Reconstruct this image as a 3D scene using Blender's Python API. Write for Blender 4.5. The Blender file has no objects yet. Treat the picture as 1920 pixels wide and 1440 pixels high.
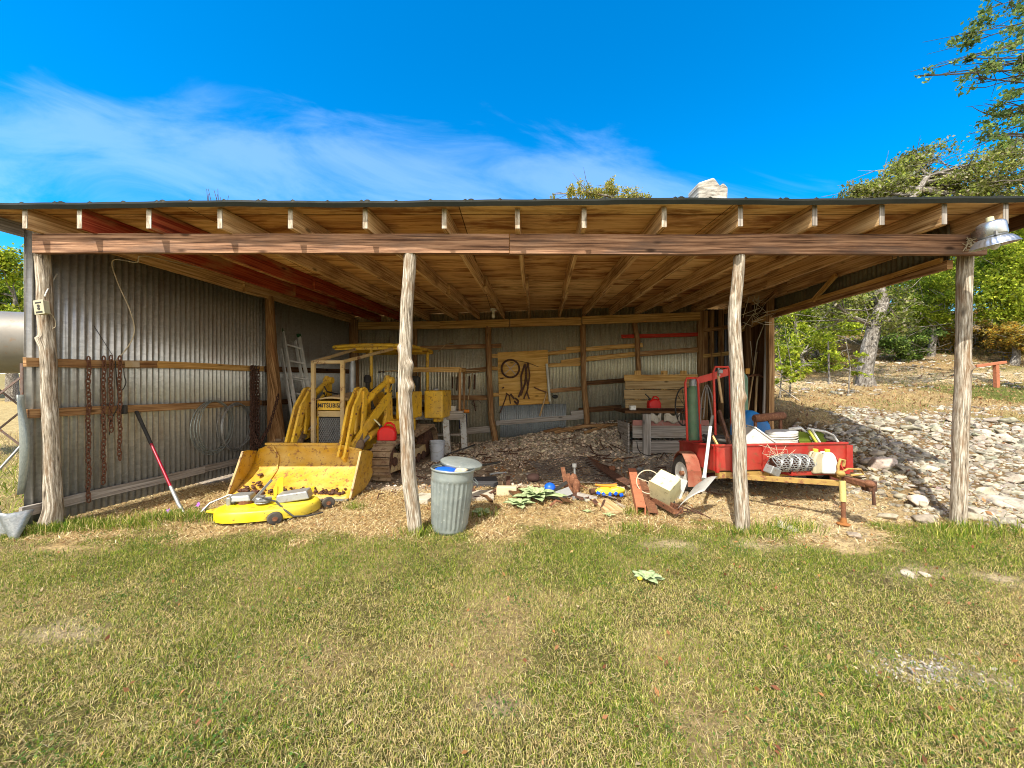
import bpy, math, random
import numpy as np
from mathutils import Matrix, Vector, Quaternion
C = bpy.context.scene.collection
scene = bpy.context.scene
rng = np.random.default_rng(7)
random.seed(7)
R = math.radians

# ------------------------------------------------------------------ camera, sky, sun, exposure
CAM_H = 1.4
cam = bpy.data.cameras.new("camera")
cam_o = bpy.data.objects.new("camera", cam)
C.objects.link(cam_o)
cam_o.location = (0, 0, CAM_H)
cam_o.rotation_euler = (R(90), 0, 0)
cam.sensor_width = 36
cam.lens = 13.5
cam.clip_start = 0.05
cam.clip_end = 2000
scene.camera = cam_o
scene.render.resolution_x = 1024
scene.render.resolution_y = 768
scene.view_settings.view_transform = 'Standard'
scene.view_settings.look = 'None'
scene.view_settings.exposure = 1.46
scene.view_settings.gamma = 1
scene.cycles.filter_width = 1.0
scene.cycles.use_denoising = True
scene.cycles.max_bounces = 8
scene.cycles.diffuse_bounces = 5
scene.cycles.transparent_max_bounces = 8

SUN_DIR = Vector((-0.46 * 0.602, -0.887 * 0.602, 0.799)).normalized()   # towards the sun
sun = bpy.data.lights.new("sun", 'SUN')
sun.energy = 2.9
sun.angle = R(0.5)
sun.color = (1.0, 0.93, 0.80)
sun_o = bpy.data.objects.new("sun", sun)
C.objects.link(sun_o)
sun_o.rotation_euler = (-SUN_DIR).to_track_quat('-Z', 'Y').to_euler()
sun_o.location = SUN_DIR * 30

world = bpy.data.worlds.new("World")
scene.world = world
world.use_nodes = True
wn, wl = world.node_tree.nodes, world.node_tree.links
wn.clear()
w_out = wn.new('ShaderNodeOutputWorld')
w_bg = wn.new('ShaderNodeBackground')
w_bg.inputs['Strength'].default_value = 0.15
sky = wn.new('ShaderNodeTexSky')
sky.sky_type = 'NISHITA'
sky.sun_disc = False
sky.sun_elevation = math.asin(SUN_DIR.z)
sky.sun_rotation = math.atan2(SUN_DIR.x, SUN_DIR.y)
sky.altitude = 300
sky.air_density = 1.0
sky.dust_density = 0.3
sky.ozone_density = 2.5


def wm(op, a, b=None, c=None):
    n = wn.new('ShaderNodeMath')
    n.operation = op
    for i, v in enumerate((a, b, c)):
        if v is None:
            continue
        if isinstance(v, (int, float)):
            n.inputs[i].default_value = v
        else:
            wl.new(v, n.inputs[i])
    return n.outputs[0]


hs = wn.new('ShaderNodeHueSaturation')
hs.inputs['Hue'].default_value = 0.497
hs.inputs['Saturation'].default_value = 1.6
hs.inputs['Value'].default_value = 0.76
wl.new(sky.outputs[0], hs.inputs['Color'])
tc = wn.new('ShaderNodeTexCoord')
sx = wn.new('ShaderNodeSeparateXYZ')
wl.new(tc.outputs['Generated'], sx.inputs[0])
yy = wm('MAXIMUM', wm('ABSOLUTE', sx.outputs['Y']), 0.15)
cu = wm('DIVIDE', sx.outputs['X'], yy)
cv = wm('DIVIDE', sx.outputs['Z'], yy)
cc = wn.new('ShaderNodeCombineXYZ')
wl.new(wm('ADD', wm('MULTIPLY', cu, 0.9), wm('MULTIPLY', cv, 0.55)), cc.inputs[0])
wl.new(wm('MULTIPLY', wm('ADD', cv, wm('MULTIPLY', cu, 0.12)), 2.2), cc.inputs[1])
nz = wn.new('ShaderNodeTexNoise')
nz.inputs['Scale'].default_value = 2.7
nz.inputs['Detail'].default_value = 9
nz.inputs['Roughness'].default_value = 0.60
nz.inputs['Distortion'].default_value = 0.6
wl.new(cc.outputs[0], nz.inputs['Vector'])
# a thin cloud bank lying low over the left horizon
line = wm('SUBTRACT', 0.545, wm('MULTIPLY', cu, 0.085))
dist = wm('SUBTRACT', cv, line)
up = wm('MAXIMUM', wm('MULTIPLY', dist, 5.5), wm('MULTIPLY', dist, -2.2))
up = wm('ADD', up, wm('MULTIPLY', wm('MAXIMUM', wm('SUBTRACT', cu, 0.1), 0.0), 0.38))
band = wm('SUBTRACT', 1.0, up)
mask = wm('MULTIPLY', wm('SUBTRACT', wm('ADD', wm('MULTIPLY', band, 0.50), wm('MULTIPLY', nz.outputs['Fac'], 1.25)), 0.72), 1.45)
mr = wn.new('ShaderNodeMapRange')
mr.interpolation_type = 'SMOOTHSTEP'
mr.inputs[1].default_value = 0.0
mr.inputs[2].default_value = 0.75
mr.inputs[3].default_value = 0.0
mr.inputs[4].default_value = 0.28
wl.new(mask, mr.inputs[0])
mx = wn.new('ShaderNodeMixRGB')
mx.inputs[2].default_value = (2.2, 2.9, 4.6, 1)
wl.new(mr.outputs[0], mx.inputs[0])
wl.new(hs.outputs[0], mx.inputs[1])
# broken bright cloud added to the unseen southern sky, filling the shed with light
nz2 = wn.new('ShaderNodeTexNoise')
nz2.inputs['Scale'].default_value = 2.6
nz2.inputs['Detail'].default_value = 7
wl.new(tc.outputs['Generated'], nz2.inputs['Vector'])
south = wn.new('ShaderNodeMapRange')
south.interpolation_type = 'SMOOTHSTEP'
south.inputs[1].default_value = 0.0
south.inputs[2].default_value = 0.55
wl.new(wm('MULTIPLY', sx.outputs['Y'], -1.0), south.inputs[0])
fill_cloud = wn.new('ShaderNodeMapRange')
fill_cloud.interpolation_type = 'SMOOTHSTEP'
fill_cloud.inputs[1].default_value = 0.34
fill_cloud.inputs[2].default_value = 0.56
wl.new(nz2.outputs['Fac'], fill_cloud.inputs[0])
mx2 = wn.new('ShaderNodeMixRGB')
mx2.inputs[2].default_value = (7.2, 6.3, 5.2, 1)
wl.new(wm('MULTIPLY', south.outputs[0], fill_cloud.outputs[0]), mx2.inputs[0])
wl.new(mx.outputs[0], mx2.inputs[1])
wl.new(mx2.outputs[0], w_bg.inputs['Color'])
wl.new(w_bg.outputs[0], w_out.inputs['Surface'])


# ------------------------------------------------------------------ helpers
def P(px, py, d):
    """world point seen at photo pixel (px, py) when it stands d metres in front of the camera"""
    return Vector(((px - 960) / 720 * d, d, CAM_H + (720 - py) / 720 * d))


def lin(h):
    h = h.lstrip('#')
    o = []
    for i in (0, 2, 4):
        c = int(h[i:i + 2], 16) / 255
        o.append(c / 12.92 if c <= 0.04045 else ((c + 0.055) / 1.055) ** 2.4)
    return tuple(o) + (1,)


WM = {}


def wmat(o):
    while o is not None:
        if o.name in WM:
            return WM[o.name]
        o = o.parent
    return Matrix()


def tag(o, label=None, cat=None, group=None, kind=None):
    if label:
        o['label'] = label
    if cat:
        o['category'] = cat
    if group:
        o['group'] = group
    if kind:
        o['kind'] = kind
    return o


def thing(name, label, cat, loc=(0, 0, 0), rotz=0, group=None):
    o = bpy.data.objects.new(name, None)
    C.objects.link(o)
    o.empty_display_size = 0.1
    o.location = loc
    o.rotation_euler = (0, 0, rotz)
    WM[o.name] = Matrix.Translation(Vector(loc)) @ Matrix.Rotation(rotz, 4, 'Z')
    return tag(o, label, cat, group)


def copy_thing(t, loc, rotz=0, label=None, scale=None):
    def cp(o, parent):
        c = o.copy()
        C.objects.link(c)
        c.parent = parent
        for k in [x for x in bpy.data.objects if x.parent == o]:
            cp(k, c)
        return c
    r = cp(t, None)
    r.location = loc
    r.rotation_euler = (0, 0, rotz)
    if scale:
        r.scale = (scale,) * 3
    WM[r.name] = Matrix.Translation(Vector(loc)) @ Matrix.Rotation(rotz, 4, 'Z')
    if label:
        r['label'] = label
    return r


class MB:
    def __init__(s, M=None):
        s.v, s.f, s.uv = [], [], []
        s.M = M or Matrix()

    def add(s, vs, fs, uvs=None):
        b = len(s.v)
        s.v += [s.M @ Vector(v) for v in vs]
        for i, f in enumerate(fs):
            s.f.append([b + k for k in f])
            s.uv.append(uvs[i] if uvs else [(0, 0)] * len(f))
        return s

    def box(s, c, size, rot=None, taper=1.0):
        c = Vector(c)
        hx, hy, hz = [a / 2 for a in size]
        vs = []
        for z in (-1, 1):
            k = taper if z > 0 else 1
            for x, y in ((-1, -1), (1, -1), (1, 1), (-1, 1)):
                v = Vector((x * hx * k, y * hy * k, z * hz))
                if rot is not None:
                    v = rot @ v
                vs.append(c + v)
        fs = [(3, 2, 1, 0), (4, 5, 6, 7), (0, 1, 5, 4), (1, 2, 6, 5), (2, 3, 7, 6), (3, 0, 4, 7)]
        dims = [(size[0], size[1]), (size[0], size[1]), (size[0], size[2]), (size[1], size[2]), (size[0], size[2]), (size[1], size[2])]
        uvs = []
        o1, o2 = random.random() * 9, random.random() * 9
        for k, (a, b) in enumerate(dims):
            q = [(0, 0), (a, 0), (a, b), (0, b)]
            if b > a:
                q = [(y, x) for x, y in q]
            uvs.append([(x + o1, y + o2 + k * .37) for x, y in q])
        return s.add(vs, fs, uvs)

    def beam(s, p0, p1, w, h, up=(0, 0, 1), jit=0.0):
        """plank from p0 to p1: w across, h along 'up'"""
        p0, p1 = Vector(p0), Vector(p1)
        d = (p1 - p0)
        L = d.length
        d.normalize()
        up = Vector(up)
        side = d.cross(up).normalized()
        up = side.cross(d).normalized()
        n = max(1, int(L / 0.5)) if jit else 1
        vs, fs, uvs = [], [], []
        o1, o2 = random.random() * 20, random.random() * 20
        per = [0, w, w + h, 2 * w + h, 2 * w + 2 * h]
        for i in range(n + 1):
            t = i / n
            c = p0 + d * (L * t) + up * (random.uniform(-jit, jit)) + side * random.uniform(-jit, jit) * .5
            for a, b in ((-1, -1), (1, -1), (1, 1), (-1, 1)):
                vs.append(c + side * (a * w / 2) + up * (b * h / 2))
        for i in range(n):
            for k in range(4):
                k2 = (k + 1) % 4
                fs.append((i * 4 + k, i * 4 + k2, i * 4 + 4 + k2, i * 4 + 4 + k))
                u0, u1 = L * i / n + o1, L * (i + 1) / n + o1
                uvs.append([(u0, per[k] + o2), (u0, per[k + 1] + o2), (u1, per[k + 1] + o2), (u1, per[k] + o2)])
        e = n * 4
        fs.append((3, 2, 1, 0))
        fs.append((e, e + 1, e + 2, e + 3))
        for _ in range(2):
            uvs.append([(o2, o1), (o2 + w * .3, o1), (o2 + w * .3, o1 + h), (o2, o1 + h)])
        return s.add(vs, fs, uvs)

    def tube(s, pts, r, n=8, caps=True, wob=0.0, closed=False, seed=0):
        pts = [Vector(p) for p in pts]
        N = len(pts)
        rr = r if isinstance(r, (list, tuple)) else [r] * N
        vs, fs, uvs = [], [], []
        rs = random.Random(seed)
        ph = [rs.random() * 6.28 for _ in range(8)]
        prev = None
        L = [0.0]
        for i in range(1, N):
            L.append(L[-1] + (pts[i] - pts[i - 1]).length)
        o1, o2 = rs.random() * 20, rs.random() * 20
        for i in range(N):
            if closed:
                t = pts[(i + 1) % N] - pts[i - 1]
            else:
                t = pts[min(i + 1, N - 1)] - pts[max(i - 1, 0)]
            if t.length < 1e-9:
                t = Vector((0, 0, 1))
            t.normalize()
            if prev is None:
                a = Vector((1, 0, 0)) if abs(t.x) < .9 else Vector((0, 1, 0))
                x = t.cross(a).normalized()
            else:
                x = (prev - t * prev.dot(t))
                if x.length < 1e-6:
                    x = t.orthogonal()
                x.normalize()
            prev = x
            y = t.cross(x)
            for k in range(n):
                th = 2 * math.pi * k / n
                q = rr[i]
                if wob:
                    l = L[i]
                    q *= 1 + wob * (.6 * math.sin(2 * th + ph[0] + .8 * math.sin(l * 1.3 + ph[1])) + .5 * math.sin(5 * th + ph[2] + .6 * math.sin(l * 2.3 + ph[3]))
                                    + .4 * math.sin(9 * th + ph[6] + .7 * math.sin(l * 3.1 + ph[7])) + .3 * math.sin(l * 4 + ph[4]) + .15 * math.sin(3 * th + l * 13 + ph[5]))
                vs.append(pts[i] + x * (math.cos(th) * q) + y * (math.sin(th) * q))
        segs = N if closed else N - 1
        for i in range(segs):
            j = (i + 1) % N
            u0, u1 = L[i] + o1, (L[j] if j else L[i] + (pts[0] - pts[i]).length) + o1
            for k in range(n):
                k2 = (k + 1) % n
                fs.append((i * n + k, i * n + k2, j * n + k2, j * n + k))
                c = 2 * math.pi * max(rr[i], .004) / n
                v0, v1 = o2 + k * c, o2 + (k + 1) * c
                uvs.append([(u0, v0), (u0, v1), (u1, v1), (u1, v0)])
        if caps and not closed:
            fs.append(tuple(range(n - 1, -1, -1)))
            uvs.append([(o2 + math.cos(6.28 * k / n) * rr[0], o1 + math.sin(6.28 * k / n) * rr[0]) for k in range(n)])
            b = (N - 1) * n
            fs.append(tuple(range(b, b + n)))
            uvs.append([(o2 + math.cos(6.28 * k / n) * rr[-1], o1 + math.sin(6.28 * k / n) * rr[-1]) for k in range(n)])
        return s.add(vs, fs, uvs)

    def lathe(s, prof, n=24, M=None, close=True):
        M = M or Matrix()
        vs, fs, uvs = [], [], []
        for r, z in prof:
            for k in range(n):
                th = 2 * math.pi * k / n
                vs.append(M @ Vector((r * math.cos(th), r * math.sin(th), z)))
        for i in range(len(prof) - 1):
            for k in range(n):
                k2 = (k + 1) % n
                fs.append((i * n + k, i * n + k2, (i + 1) * n + k2, (i + 1) * n + k))
                z0, z1 = prof[i][1], prof[i + 1][1]
                c = 2 * math.pi * max(prof[i][0], prof[i + 1][0]) / n
                uvs.append([(k * c, z0), ((k + 1) * c, z0), ((k + 1) * c, z1), (k * c, z1)])
        if close:
            b = (len(prof) - 1) * n
            fs += [tuple(range(n - 1, -1, -1)), tuple(range(b, b + n))]
            uvs += [[(0, 0)] * n, [(0, 0)] * n]
        return s.add(vs, fs, uvs)

    def prism(s, poly, t, M=None):
        """polygon in local XY, thickness t along local Z"""
        M = M or Matrix()
        n = len(poly)
        vs = [M @ Vector((x, y, 0)) for x, y in poly] + [M @ Vector((x, y, t)) for x, y in poly]
        fs = [tuple(range(n - 1, -1, -1)), tuple(range(n, 2 * n))] + [(i, (i + 1) % n, n + (i + 1) % n, n + i) for i in range(n)]
        u = [(p[0], p[1]) for p in poly]
        uvs = [u[::-1], u]
        for i in range(n):
            a, b = poly[i], poly[(i + 1) % n]
            L = math.dist(a, b)
            uvs.append([(a[0], a[1]), (a[0] + L, a[1]), (a[0] + L, a[1] + t), (a[0], a[1] + t)])
        return s.add(vs, fs, uvs)

    def plate(s, pts, t):
        """flat-ish polygon given by world points, thickened by t along its normal"""
        pts = [Vector(p) for p in pts]
        n = Vector((0, 0, 0))
        for i in range(len(pts)):
            n += (pts[i] - pts[0]).cross(pts[(i + 1) % len(pts)] - pts[0])
        n.normalize()
        N = len(pts)
        vs = [p - n * t / 2 for p in pts] + [p + n * t / 2 for p in pts]
        fs = [tuple(range(N - 1, -1, -1)), tuple(range(N, 2 * N))] + [(i, (i + 1) % N, N + (i + 1) % N, N + i) for i in range(N)]
        x = (pts[1] - pts[0]).normalized()
        y = n.cross(x)
        u = [((p - pts[0]).dot(x), (p - pts[0]).dot(y)) for p in pts]
        uvs = [u[::-1], u] + [[u[i], u[(i + 1) % N], u[(i + 1) % N], u[i]] for i in range(N)]
        return s.add(vs, fs, uvs)

    def loft(s, rows, t=0.0):
        """grid surface through rows of points"""
        m, n = len(rows), len(rows[0])
        vs = [Vector(p) for r in rows for p in r]
        fs, uvs = [], []
        for i in range(m - 1):
            for j in range(n - 1):
                fs.append((i * n + j, i * n + j + 1, (i + 1) * n + j + 1, (i + 1) * n + j))
                uvs.append([(j * .1, i * .1), (j * .1 + .1, i * .1), (j * .1 + .1, i * .1 + .1), (j * .1, i * .1 + .1)])
        return s.add(vs, fs, uvs)

    def ellipsoid(s, c, r, n=14, m=9, rot=None, wob=0.0, seed=0):
        rs = random.Random(seed)
        ph = [rs.random() * 6.28 for _ in range(6)]
        vs, fs = [], []
        c = Vector(c)
        for i in range(m + 1):
            a = math.pi * i / m - math.pi / 2
            for k in range(n):
                th = 2 * math.pi * k / n
                q = 1 + wob * (math.sin(2 * th + ph[0] + 2 * a) + .7 * math.sin(3 * a + th * 3 + ph[1]) + .5 * math.sin(5 * th + 4 * a + ph[2])) * math.cos(a)
                v = Vector((math.cos(a) * math.cos(th) * r[0] * q, math.cos(a) * math.sin(th) * r[1] * q, math.sin(a) * r[2] * q))
                vs.append(c + (rot @ v if rot is not None else v))
        for i in range(m):
            for k in range(n):
                k2 = (k + 1) % n
                fs.append((i * n + k, i * n + k2, (i + 1) * n + k2, (i + 1) * n + k))
        uvs = [[(vs[q].x, vs[q].z) for q in f] for f in fs]
        return s.add(vs, fs, uvs)

    def build(s, name, mat, parent=None, smooth=False, bevel=0.0, solid=0.0, sub=0):
        me = bpy.data.meshes.new(name)
        inv = wmat(parent).inverted() if parent else Matrix()
        me.from_pydata([tuple(inv @ v) for v in s.v], [], s.f)
        uvl = me.uv_layers.new(name="UVMap")
        flat = [c for f in s.uv for u in f for c in u]
        uvl.data.foreach_set("uv", flat)
        me.materials.append(mat)
        if smooth:
            me.polygons.foreach_set("use_smooth", [True] * len(me.polygons))
        me.update()
        o = bpy.data.objects.new(name, me)
        C.objects.link(o)
        if parent:
            o.parent = parent
        if solid:
            m = o.modifiers.new("solid", 'SOLIDIFY')
            m.thickness = solid
            m.offset = 0
        if bevel:
            m = o.modifiers.new("bevel", 'BEVEL')
            m.width = bevel
            m.segments = 2
            m.limit_method = 'ANGLE'
            m.angle_limit = R(40)
        if sub:
            m = o.modifiers.new("sub", 'SUBSURF')
            m.levels = m.render_levels = sub
        if smooth and not sub:
            try:
                me.set_sharp_from_angle(angle=R(45))
            except Exception:
                pass
        return o


def np_mesh(name, V, F, mat, col=None, parent=None):
    """fast mesh from arrays; F is (n,4) quads or (n,3)"""
    k = F.shape[1]
    me = bpy.data.meshes.new(name)
    me.vertices.add(len(V))
    me.vertices.foreach_set("co", V.astype(np.float32).ravel())
    me.loops.add(F.size)
    me.loops.foreach_set("vertex_index", F.astype(np.int32).ravel())
    me.polygons.add(len(F))
    me.polygons.foreach_set("loop_start", np.arange(0, F.size, k, dtype=np.int32))
    me.update(calc_edges=True)
    if col is not None:
        at = me.color_attributes.new("col", 'FLOAT_COLOR', 'POINT')
        c4 = np.ones((len(V), 4), np.float32)
        c4[:, :3] = col
        at.data.foreach_set("color", c4.ravel())
    me.materials.append(mat)
    o = bpy.data.objects.new(name, me)
    C.objects.link(o)
    if parent:
        o.parent = parent
        o.matrix_parent_inverse = wmat(parent).inverted()
    return o


def vnoise(x, y, s, seed=0):
    """smooth value noise, 0..1"""
    x = np.asarray(x, float) / s + seed * 17.3 + 1000
    y = np.asarray(y, float) / s + seed * 9.1 + 1000
    xi, yi = np.floor(x).astype(int), np.floor(y).astype(int)
    fx, fy = x - xi, y - yi
    fx, fy = fx * fx * (3 - 2 * fx), fy * fy * (3 - 2 * fy)

    def h(a, b):
        n = (a * 374761393 + b * 668265263 + seed * 974634777) & 0x7fffffff
        n = ((n ^ (n >> 13)) * 1274126177) & 0x7fffffff
        return ((n ^ (n >> 16)) & 0xffff) / 65535.0
    return (h(xi, yi) * (1 - fx) + h(xi + 1, yi) * fx) * (1 - fy) + (h(xi, yi + 1) * (1 - fx) + h(xi + 1, yi + 1) * fx) * fy


def sst(a, b, x):
    t = np.clip((np.asarray(x, float) - a) / (b - a), 0, 1)
    return t * t * (3 - 2 * t)


# ------------------------------------------------------------------ materials
def mat_base(name, rough=0.8, metal=0.0, spec=0.3):
    m = bpy.data.materials.new(name)
    m.use_nodes = True
    nt = m.node_tree
    b = nt.nodes['Principled BSDF']
    b.inputs['Roughness'].default_value = rough
    b.inputs['Metallic'].default_value = metal
    b.inputs['Specular IOR Level'].default_value = spec
    return m, nt.nodes, nt.links, b


def N(nodes, links, kind, **kw):
    n = nodes.new('ShaderNode' + kind)
    for k, v in kw.items():
        if k.startswith('_'):
            setattr(n, k[1:], v)
        else:
            key = int(k[1:]) if k[0] == 'i' and k[1:].isdigit() else k
            if hasattr(v, 'is_output') or isinstance(v, bpy.types.NodeSocket):
                links.new(v, n.inputs[key])
            else:
                n.inputs[key].default_value = v
    return n


def ramp(nodes, links, fac, stops):
    r = nodes.new('ShaderNodeValToRGB')
    e = r.color_ramp.elements
    while len(e) < len(stops):
        e.new(0.5)
    for i, (p, c) in enumerate(stops):
        e[i].position = p
        e[i].color = c if len(c) == 4 else tuple(c) + (1,)
    links.new(fac, r.inputs[0])
    return r.outputs[0]


def mixc(nodes, links, fac, a, b, mode='MIX'):
    n = nodes.new('ShaderNodeMixRGB')
    n.blend_type = mode
    for i, v in enumerate((fac, a, b)):
        if isinstance(v, (int, float)):
            n.inputs[i].default_value = v
        elif isinstance(v, tuple):
            n.inputs[i].default_value = v
        else:
            links.new(v, n.inputs[i])
    return n.outputs[0]


def wood(name, dark, mid, light, gu=1.2, gv=45.0, blotch=1.5, blotch_c=None, blotch_a=0.6, rough=0.85, bump=0.35, stain=None, lo=.36, hi=.64):
    m, n, l, b = mat_base(name, rough, spec=0.15)
    uv = N(n, l, 'TexCoord').outputs['UV']
    mp = N(n, l, 'Mapping', Vector=uv)
    mp.inputs['Scale'].default_value = (gu, gv, 1)
    g = N(n, l, 'TexNoise', Vector=mp.outputs[0], Scale=1.0, Detail=8.0, Roughness=0.68, Distortion=0.25)
    c = ramp(n, l, g.outputs['Fac'], [(lo, dark), (0.50, mid), (hi, light)])
    mp2 = N(n, l, 'Mapping', Vector=uv)
    mp2.inputs['Scale'].default_value = (blotch, blotch * 4, 1)
    g2 = N(n, l, 'TexNoise', Vector=mp2.outputs[0], Scale=1.0, Detail=5.0, Roughness=0.6)
    f2 = N(n, l, 'MapRange', i0=g2.outputs['Fac'], i1=0.50, i2=0.68, i3=0.0, i4=blotch_a).outputs[0]
    c = mixc(n, l, f2, c, blotch_c or dark)
    if stain:
        mp3 = N(n, l, 'Mapping', Vector=uv)
        mp3.inputs['Scale'].default_value = (0.45, 1.5, 1)
        g3 = N(n, l, 'TexNoise', Vector=mp3.outputs[0], Scale=1.0, Detail=4.0)
        f3 = N(n, l, 'MapRange', i0=g3.outputs['Fac'], i1=0.52, i2=0.6, i3=0.0, i4=0.85).outputs[0]
        c = mixc(n, l, f3, c, stain)
    # knots
    mpk = N(n, l, 'Mapping', Vector=uv)
    mpk.inputs['Scale'].default_value = (2.2, 6.0, 1)
    vk = N(n, l, 'TexVoronoi', Vector=mpk.outputs[0], Scale=1.0)
    fk = N(n, l, 'MapRange', i0=vk.outputs['Distance'], i1=0.06, i2=0.14, i3=0.8, i4=0.0).outputs[0]
    c = mixc(n, l, fk, c, tuple(x * .35 for x in dark[:3]) + (1,))
    l.new(c, b.inputs['Base Color'])
    bp = N(n, l, 'Bump', Strength=bump, Distance=0.006, Height=g.outputs['Fac'])
    l.new(bp.outputs[0], b.inputs['Normal'])
    return m


def paint(name, col, rust=None, rough=0.55, amount=0.5, scale=9.0, dust=None, dust_a=0.35, spec=0.4, metal=0.0, chips=0.0, bump=0.12):
    m, n, l, b = mat_base(name, rough, metal, spec)
    oc = N(n, l, 'TexCoord').outputs['Object']
    g = N(n, l, 'TexNoise', Vector=oc, Scale=scale, Detail=7.0, Roughness=0.65)
    c = mixc(n, l, N(n, l, 'MapRange', i0=g.outputs['Fac'], i1=0.35, i2=0.65, i3=0.0, i4=0.45).outputs[0], col, tuple(x * .62 for x in col[:3]) + (1,))
    if dust:
        g2 = N(n, l, 'TexNoise', Vector=oc, Scale=scale * .45, Detail=5.0, Roughness=0.6)
        f = N(n, l, 'MapRange', i0=g2.outputs['Fac'], i1=0.42, i2=0.66, i3=0.0, i4=dust_a).outputs[0]
        c = mixc(n, l, f, c, dust)
    if rust:
        g3 = N(n, l, 'TexNoise', Vector=oc, Scale=scale * 1.9, Detail=8.0, Roughness=0.7)
        f = N(n, l, 'MapRange', i0=g3.outputs['Fac'], i1=0.62 - amount * .2, i2=0.70 - amount * .2, i3=0.0, i4=0.9).outputs[0]
        c = mixc(n, l, f, c, rust)
    if chips:
        vk = N(n, l, 'TexVoronoi', Vector=oc, Scale=scale * 3.2)
        g4 = N(n, l, 'TexNoise', Vector=oc, Scale=scale * 1.1, Detail=3.0)
        thr = N(n, l, 'Math', _operation='MULTIPLY', i0=g4.outputs['Fac'], i1=chips).outputs[0]
        f = N(n, l, 'Math', _operation='LESS_THAN', i0=vk.outputs['Distance'], i1=thr).outputs[0]
        c = mixc(n, l, f, c, rust or (0.05, 0.03, 0.02, 1))
    l.new(c, b.inputs['Base Color'])
    bp = N(n, l, 'Bump', Strength=bump, Distance=0.01, Height=g.outputs['Fac'])
    l.new(bp.outputs[0], b.inputs['Normal'])
    rr = N(n, l, 'MapRange', i0=g.outputs['Fac'], i1=0.3, i2=0.7, i3=rough * .8, i4=min(1, rough * 1.3)).outputs[0]
    l.new(rr, b.inputs['Roughness'])
    return m


def galv(name, base=(.36, .36, .33, 1), dark=(.20, .19, .16, 1), rust=(.16, .085, .04, 1), rust_a=0.55, metal=0.25, rough=0.5):
    m, n, l, b = mat_base(name, rough, metal, 0.4)
    uv = N(n, l, 'TexCoord').outputs['UV']
    sp = N(n, l, 'TexVoronoi', Vector=uv, Scale=38.0)
    c = ramp(n, l, sp.outputs['Color'], [(0.0, dark), (1.0, base)])
    g = N(n, l, 'TexNoise', Vector=uv, Scale=26.0, Detail=4.0, Roughness=.7)
    c = mixc(n, l, N(n, l, 'MapRange', i0=g.outputs['Fac'], i1=.3, i2=.7, i3=0.0, i4=.45).outputs[0], c, tuple(x * .55 for x in base[:3]) + (1,))
    sep = N(n, l, 'SeparateXYZ', Vector=uv)
    fl = N(n, l, 'Math', _operation='FLOOR', i0=N(n, l, 'Math', _operation='DIVIDE', i0=sep.outputs[0], i1=0.66).outputs[0]).outputs[0]
    wn_ = N(n, l, 'TexWhiteNoise', _noise_dimensions='1D', W=fl)
    c = mixc(n, l, N(n, l, 'MapRange', i0=wn_.outputs['Value'], i3=0.0, i4=.42).outputs[0], c, dark)
    mp = N(n, l, 'Mapping', Vector=uv)
    mp.inputs['Scale'].default_value = (14, 1.2, 1)
    st = N(n, l, 'TexNoise', Vector=mp.outputs[0], Scale=1.0, Detail=5.0, Roughness=.65)
    big = N(n, l, 'TexNoise', Vector=uv, Scale=0.9, Detail=3.0)
    s2 = N(n, l, 'Math', _operation='ADD', i0=st.outputs['Fac'], i1=N(n, l, 'Math', _operation='MULTIPLY', i0=big.outputs['Fac'], i1=.55).outputs[0]).outputs[0]
    c = mixc(n, l, N(n, l, 'MapRange', i0=s2, i1=.80, i2=.98, i3=0.0, i4=rust_a).outputs[0], c, rust)
    l.new(c, b.inputs['Base Color'])
    bp = N(n, l, 'Bump', Strength=.15, Distance=0.004, Height=g.outputs['Fac'])
    l.new(bp.outputs[0], b.inputs['Normal'])
    return m


def vcol(name, rough=0.85, trans=0.0, var=0.0, spec=0.15):
    """material whose own colour comes from the mesh's per-leaf / per-stone colour"""
    m, n, l, b = mat_base(name, rough, spec=spec)
    a = N(n, l, 'Attribute', _attribute_name="col")
    c = a.outputs['Color']
    if var:
        oc = N(n, l, 'TexCoord').outputs['Object']
        g = N(n, l, 'TexNoise', Vector=oc, Scale=var, Detail=6.0, Roughness=.7)
        k = ramp(n, l, g.outputs['Fac'], [(.28, (.35, .35, .35)), (.55, (1, 1, 1)), (.75, (1.25, 1.22, 1.15))])
        c = mixc(n, l, 1.0, c, k, 'MULTIPLY')
        bp = N(n, l, 'Bump', Strength=.5, Distance=0.02, Height=g.outputs['Fac'])
        l.new(bp.outputs[0], b.inputs['Normal'])
    l.new(c, b.inputs['Base Color'])
    if trans:
        t = N(n, l, 'BsdfTranslucent', Color=c)
        ms = N(n, l, 'MixShader', i0=trans)
        l.new(b.outputs[0], ms.inputs[1])
        l.new(t.outputs[0], ms.inputs[2])
        l.new(ms.outputs[0], n['Material Output'].inputs['Surface'])
    return m


RUST = (.13, .05, .022, 1)
DUST = (.42, .34, .23, 1)
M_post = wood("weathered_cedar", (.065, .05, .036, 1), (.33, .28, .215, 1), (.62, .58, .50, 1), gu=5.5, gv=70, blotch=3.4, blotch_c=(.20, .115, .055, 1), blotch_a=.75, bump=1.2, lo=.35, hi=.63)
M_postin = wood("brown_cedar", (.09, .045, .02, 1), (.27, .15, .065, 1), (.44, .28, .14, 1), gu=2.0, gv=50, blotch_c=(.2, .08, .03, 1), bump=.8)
M_beam = wood("weathered_fir_beam", (.07, .035, .022, 1), (.25, .135, .08, 1), (.42, .25, .155, 1), gu=1.3, gv=44, blotch_c=(.12, .085, .07, 1), blotch_a=.7, bump=.9, lo=.38, hi=.62)
M_raft = wood("fir_rafter", (.22, .115, .045, 1), (.56, .36, .175, 1), (.72, .53, .31, 1), gu=.9, gv=42, blotch_c=(.17, .07, .025, 1), blotch_a=.7)
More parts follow.
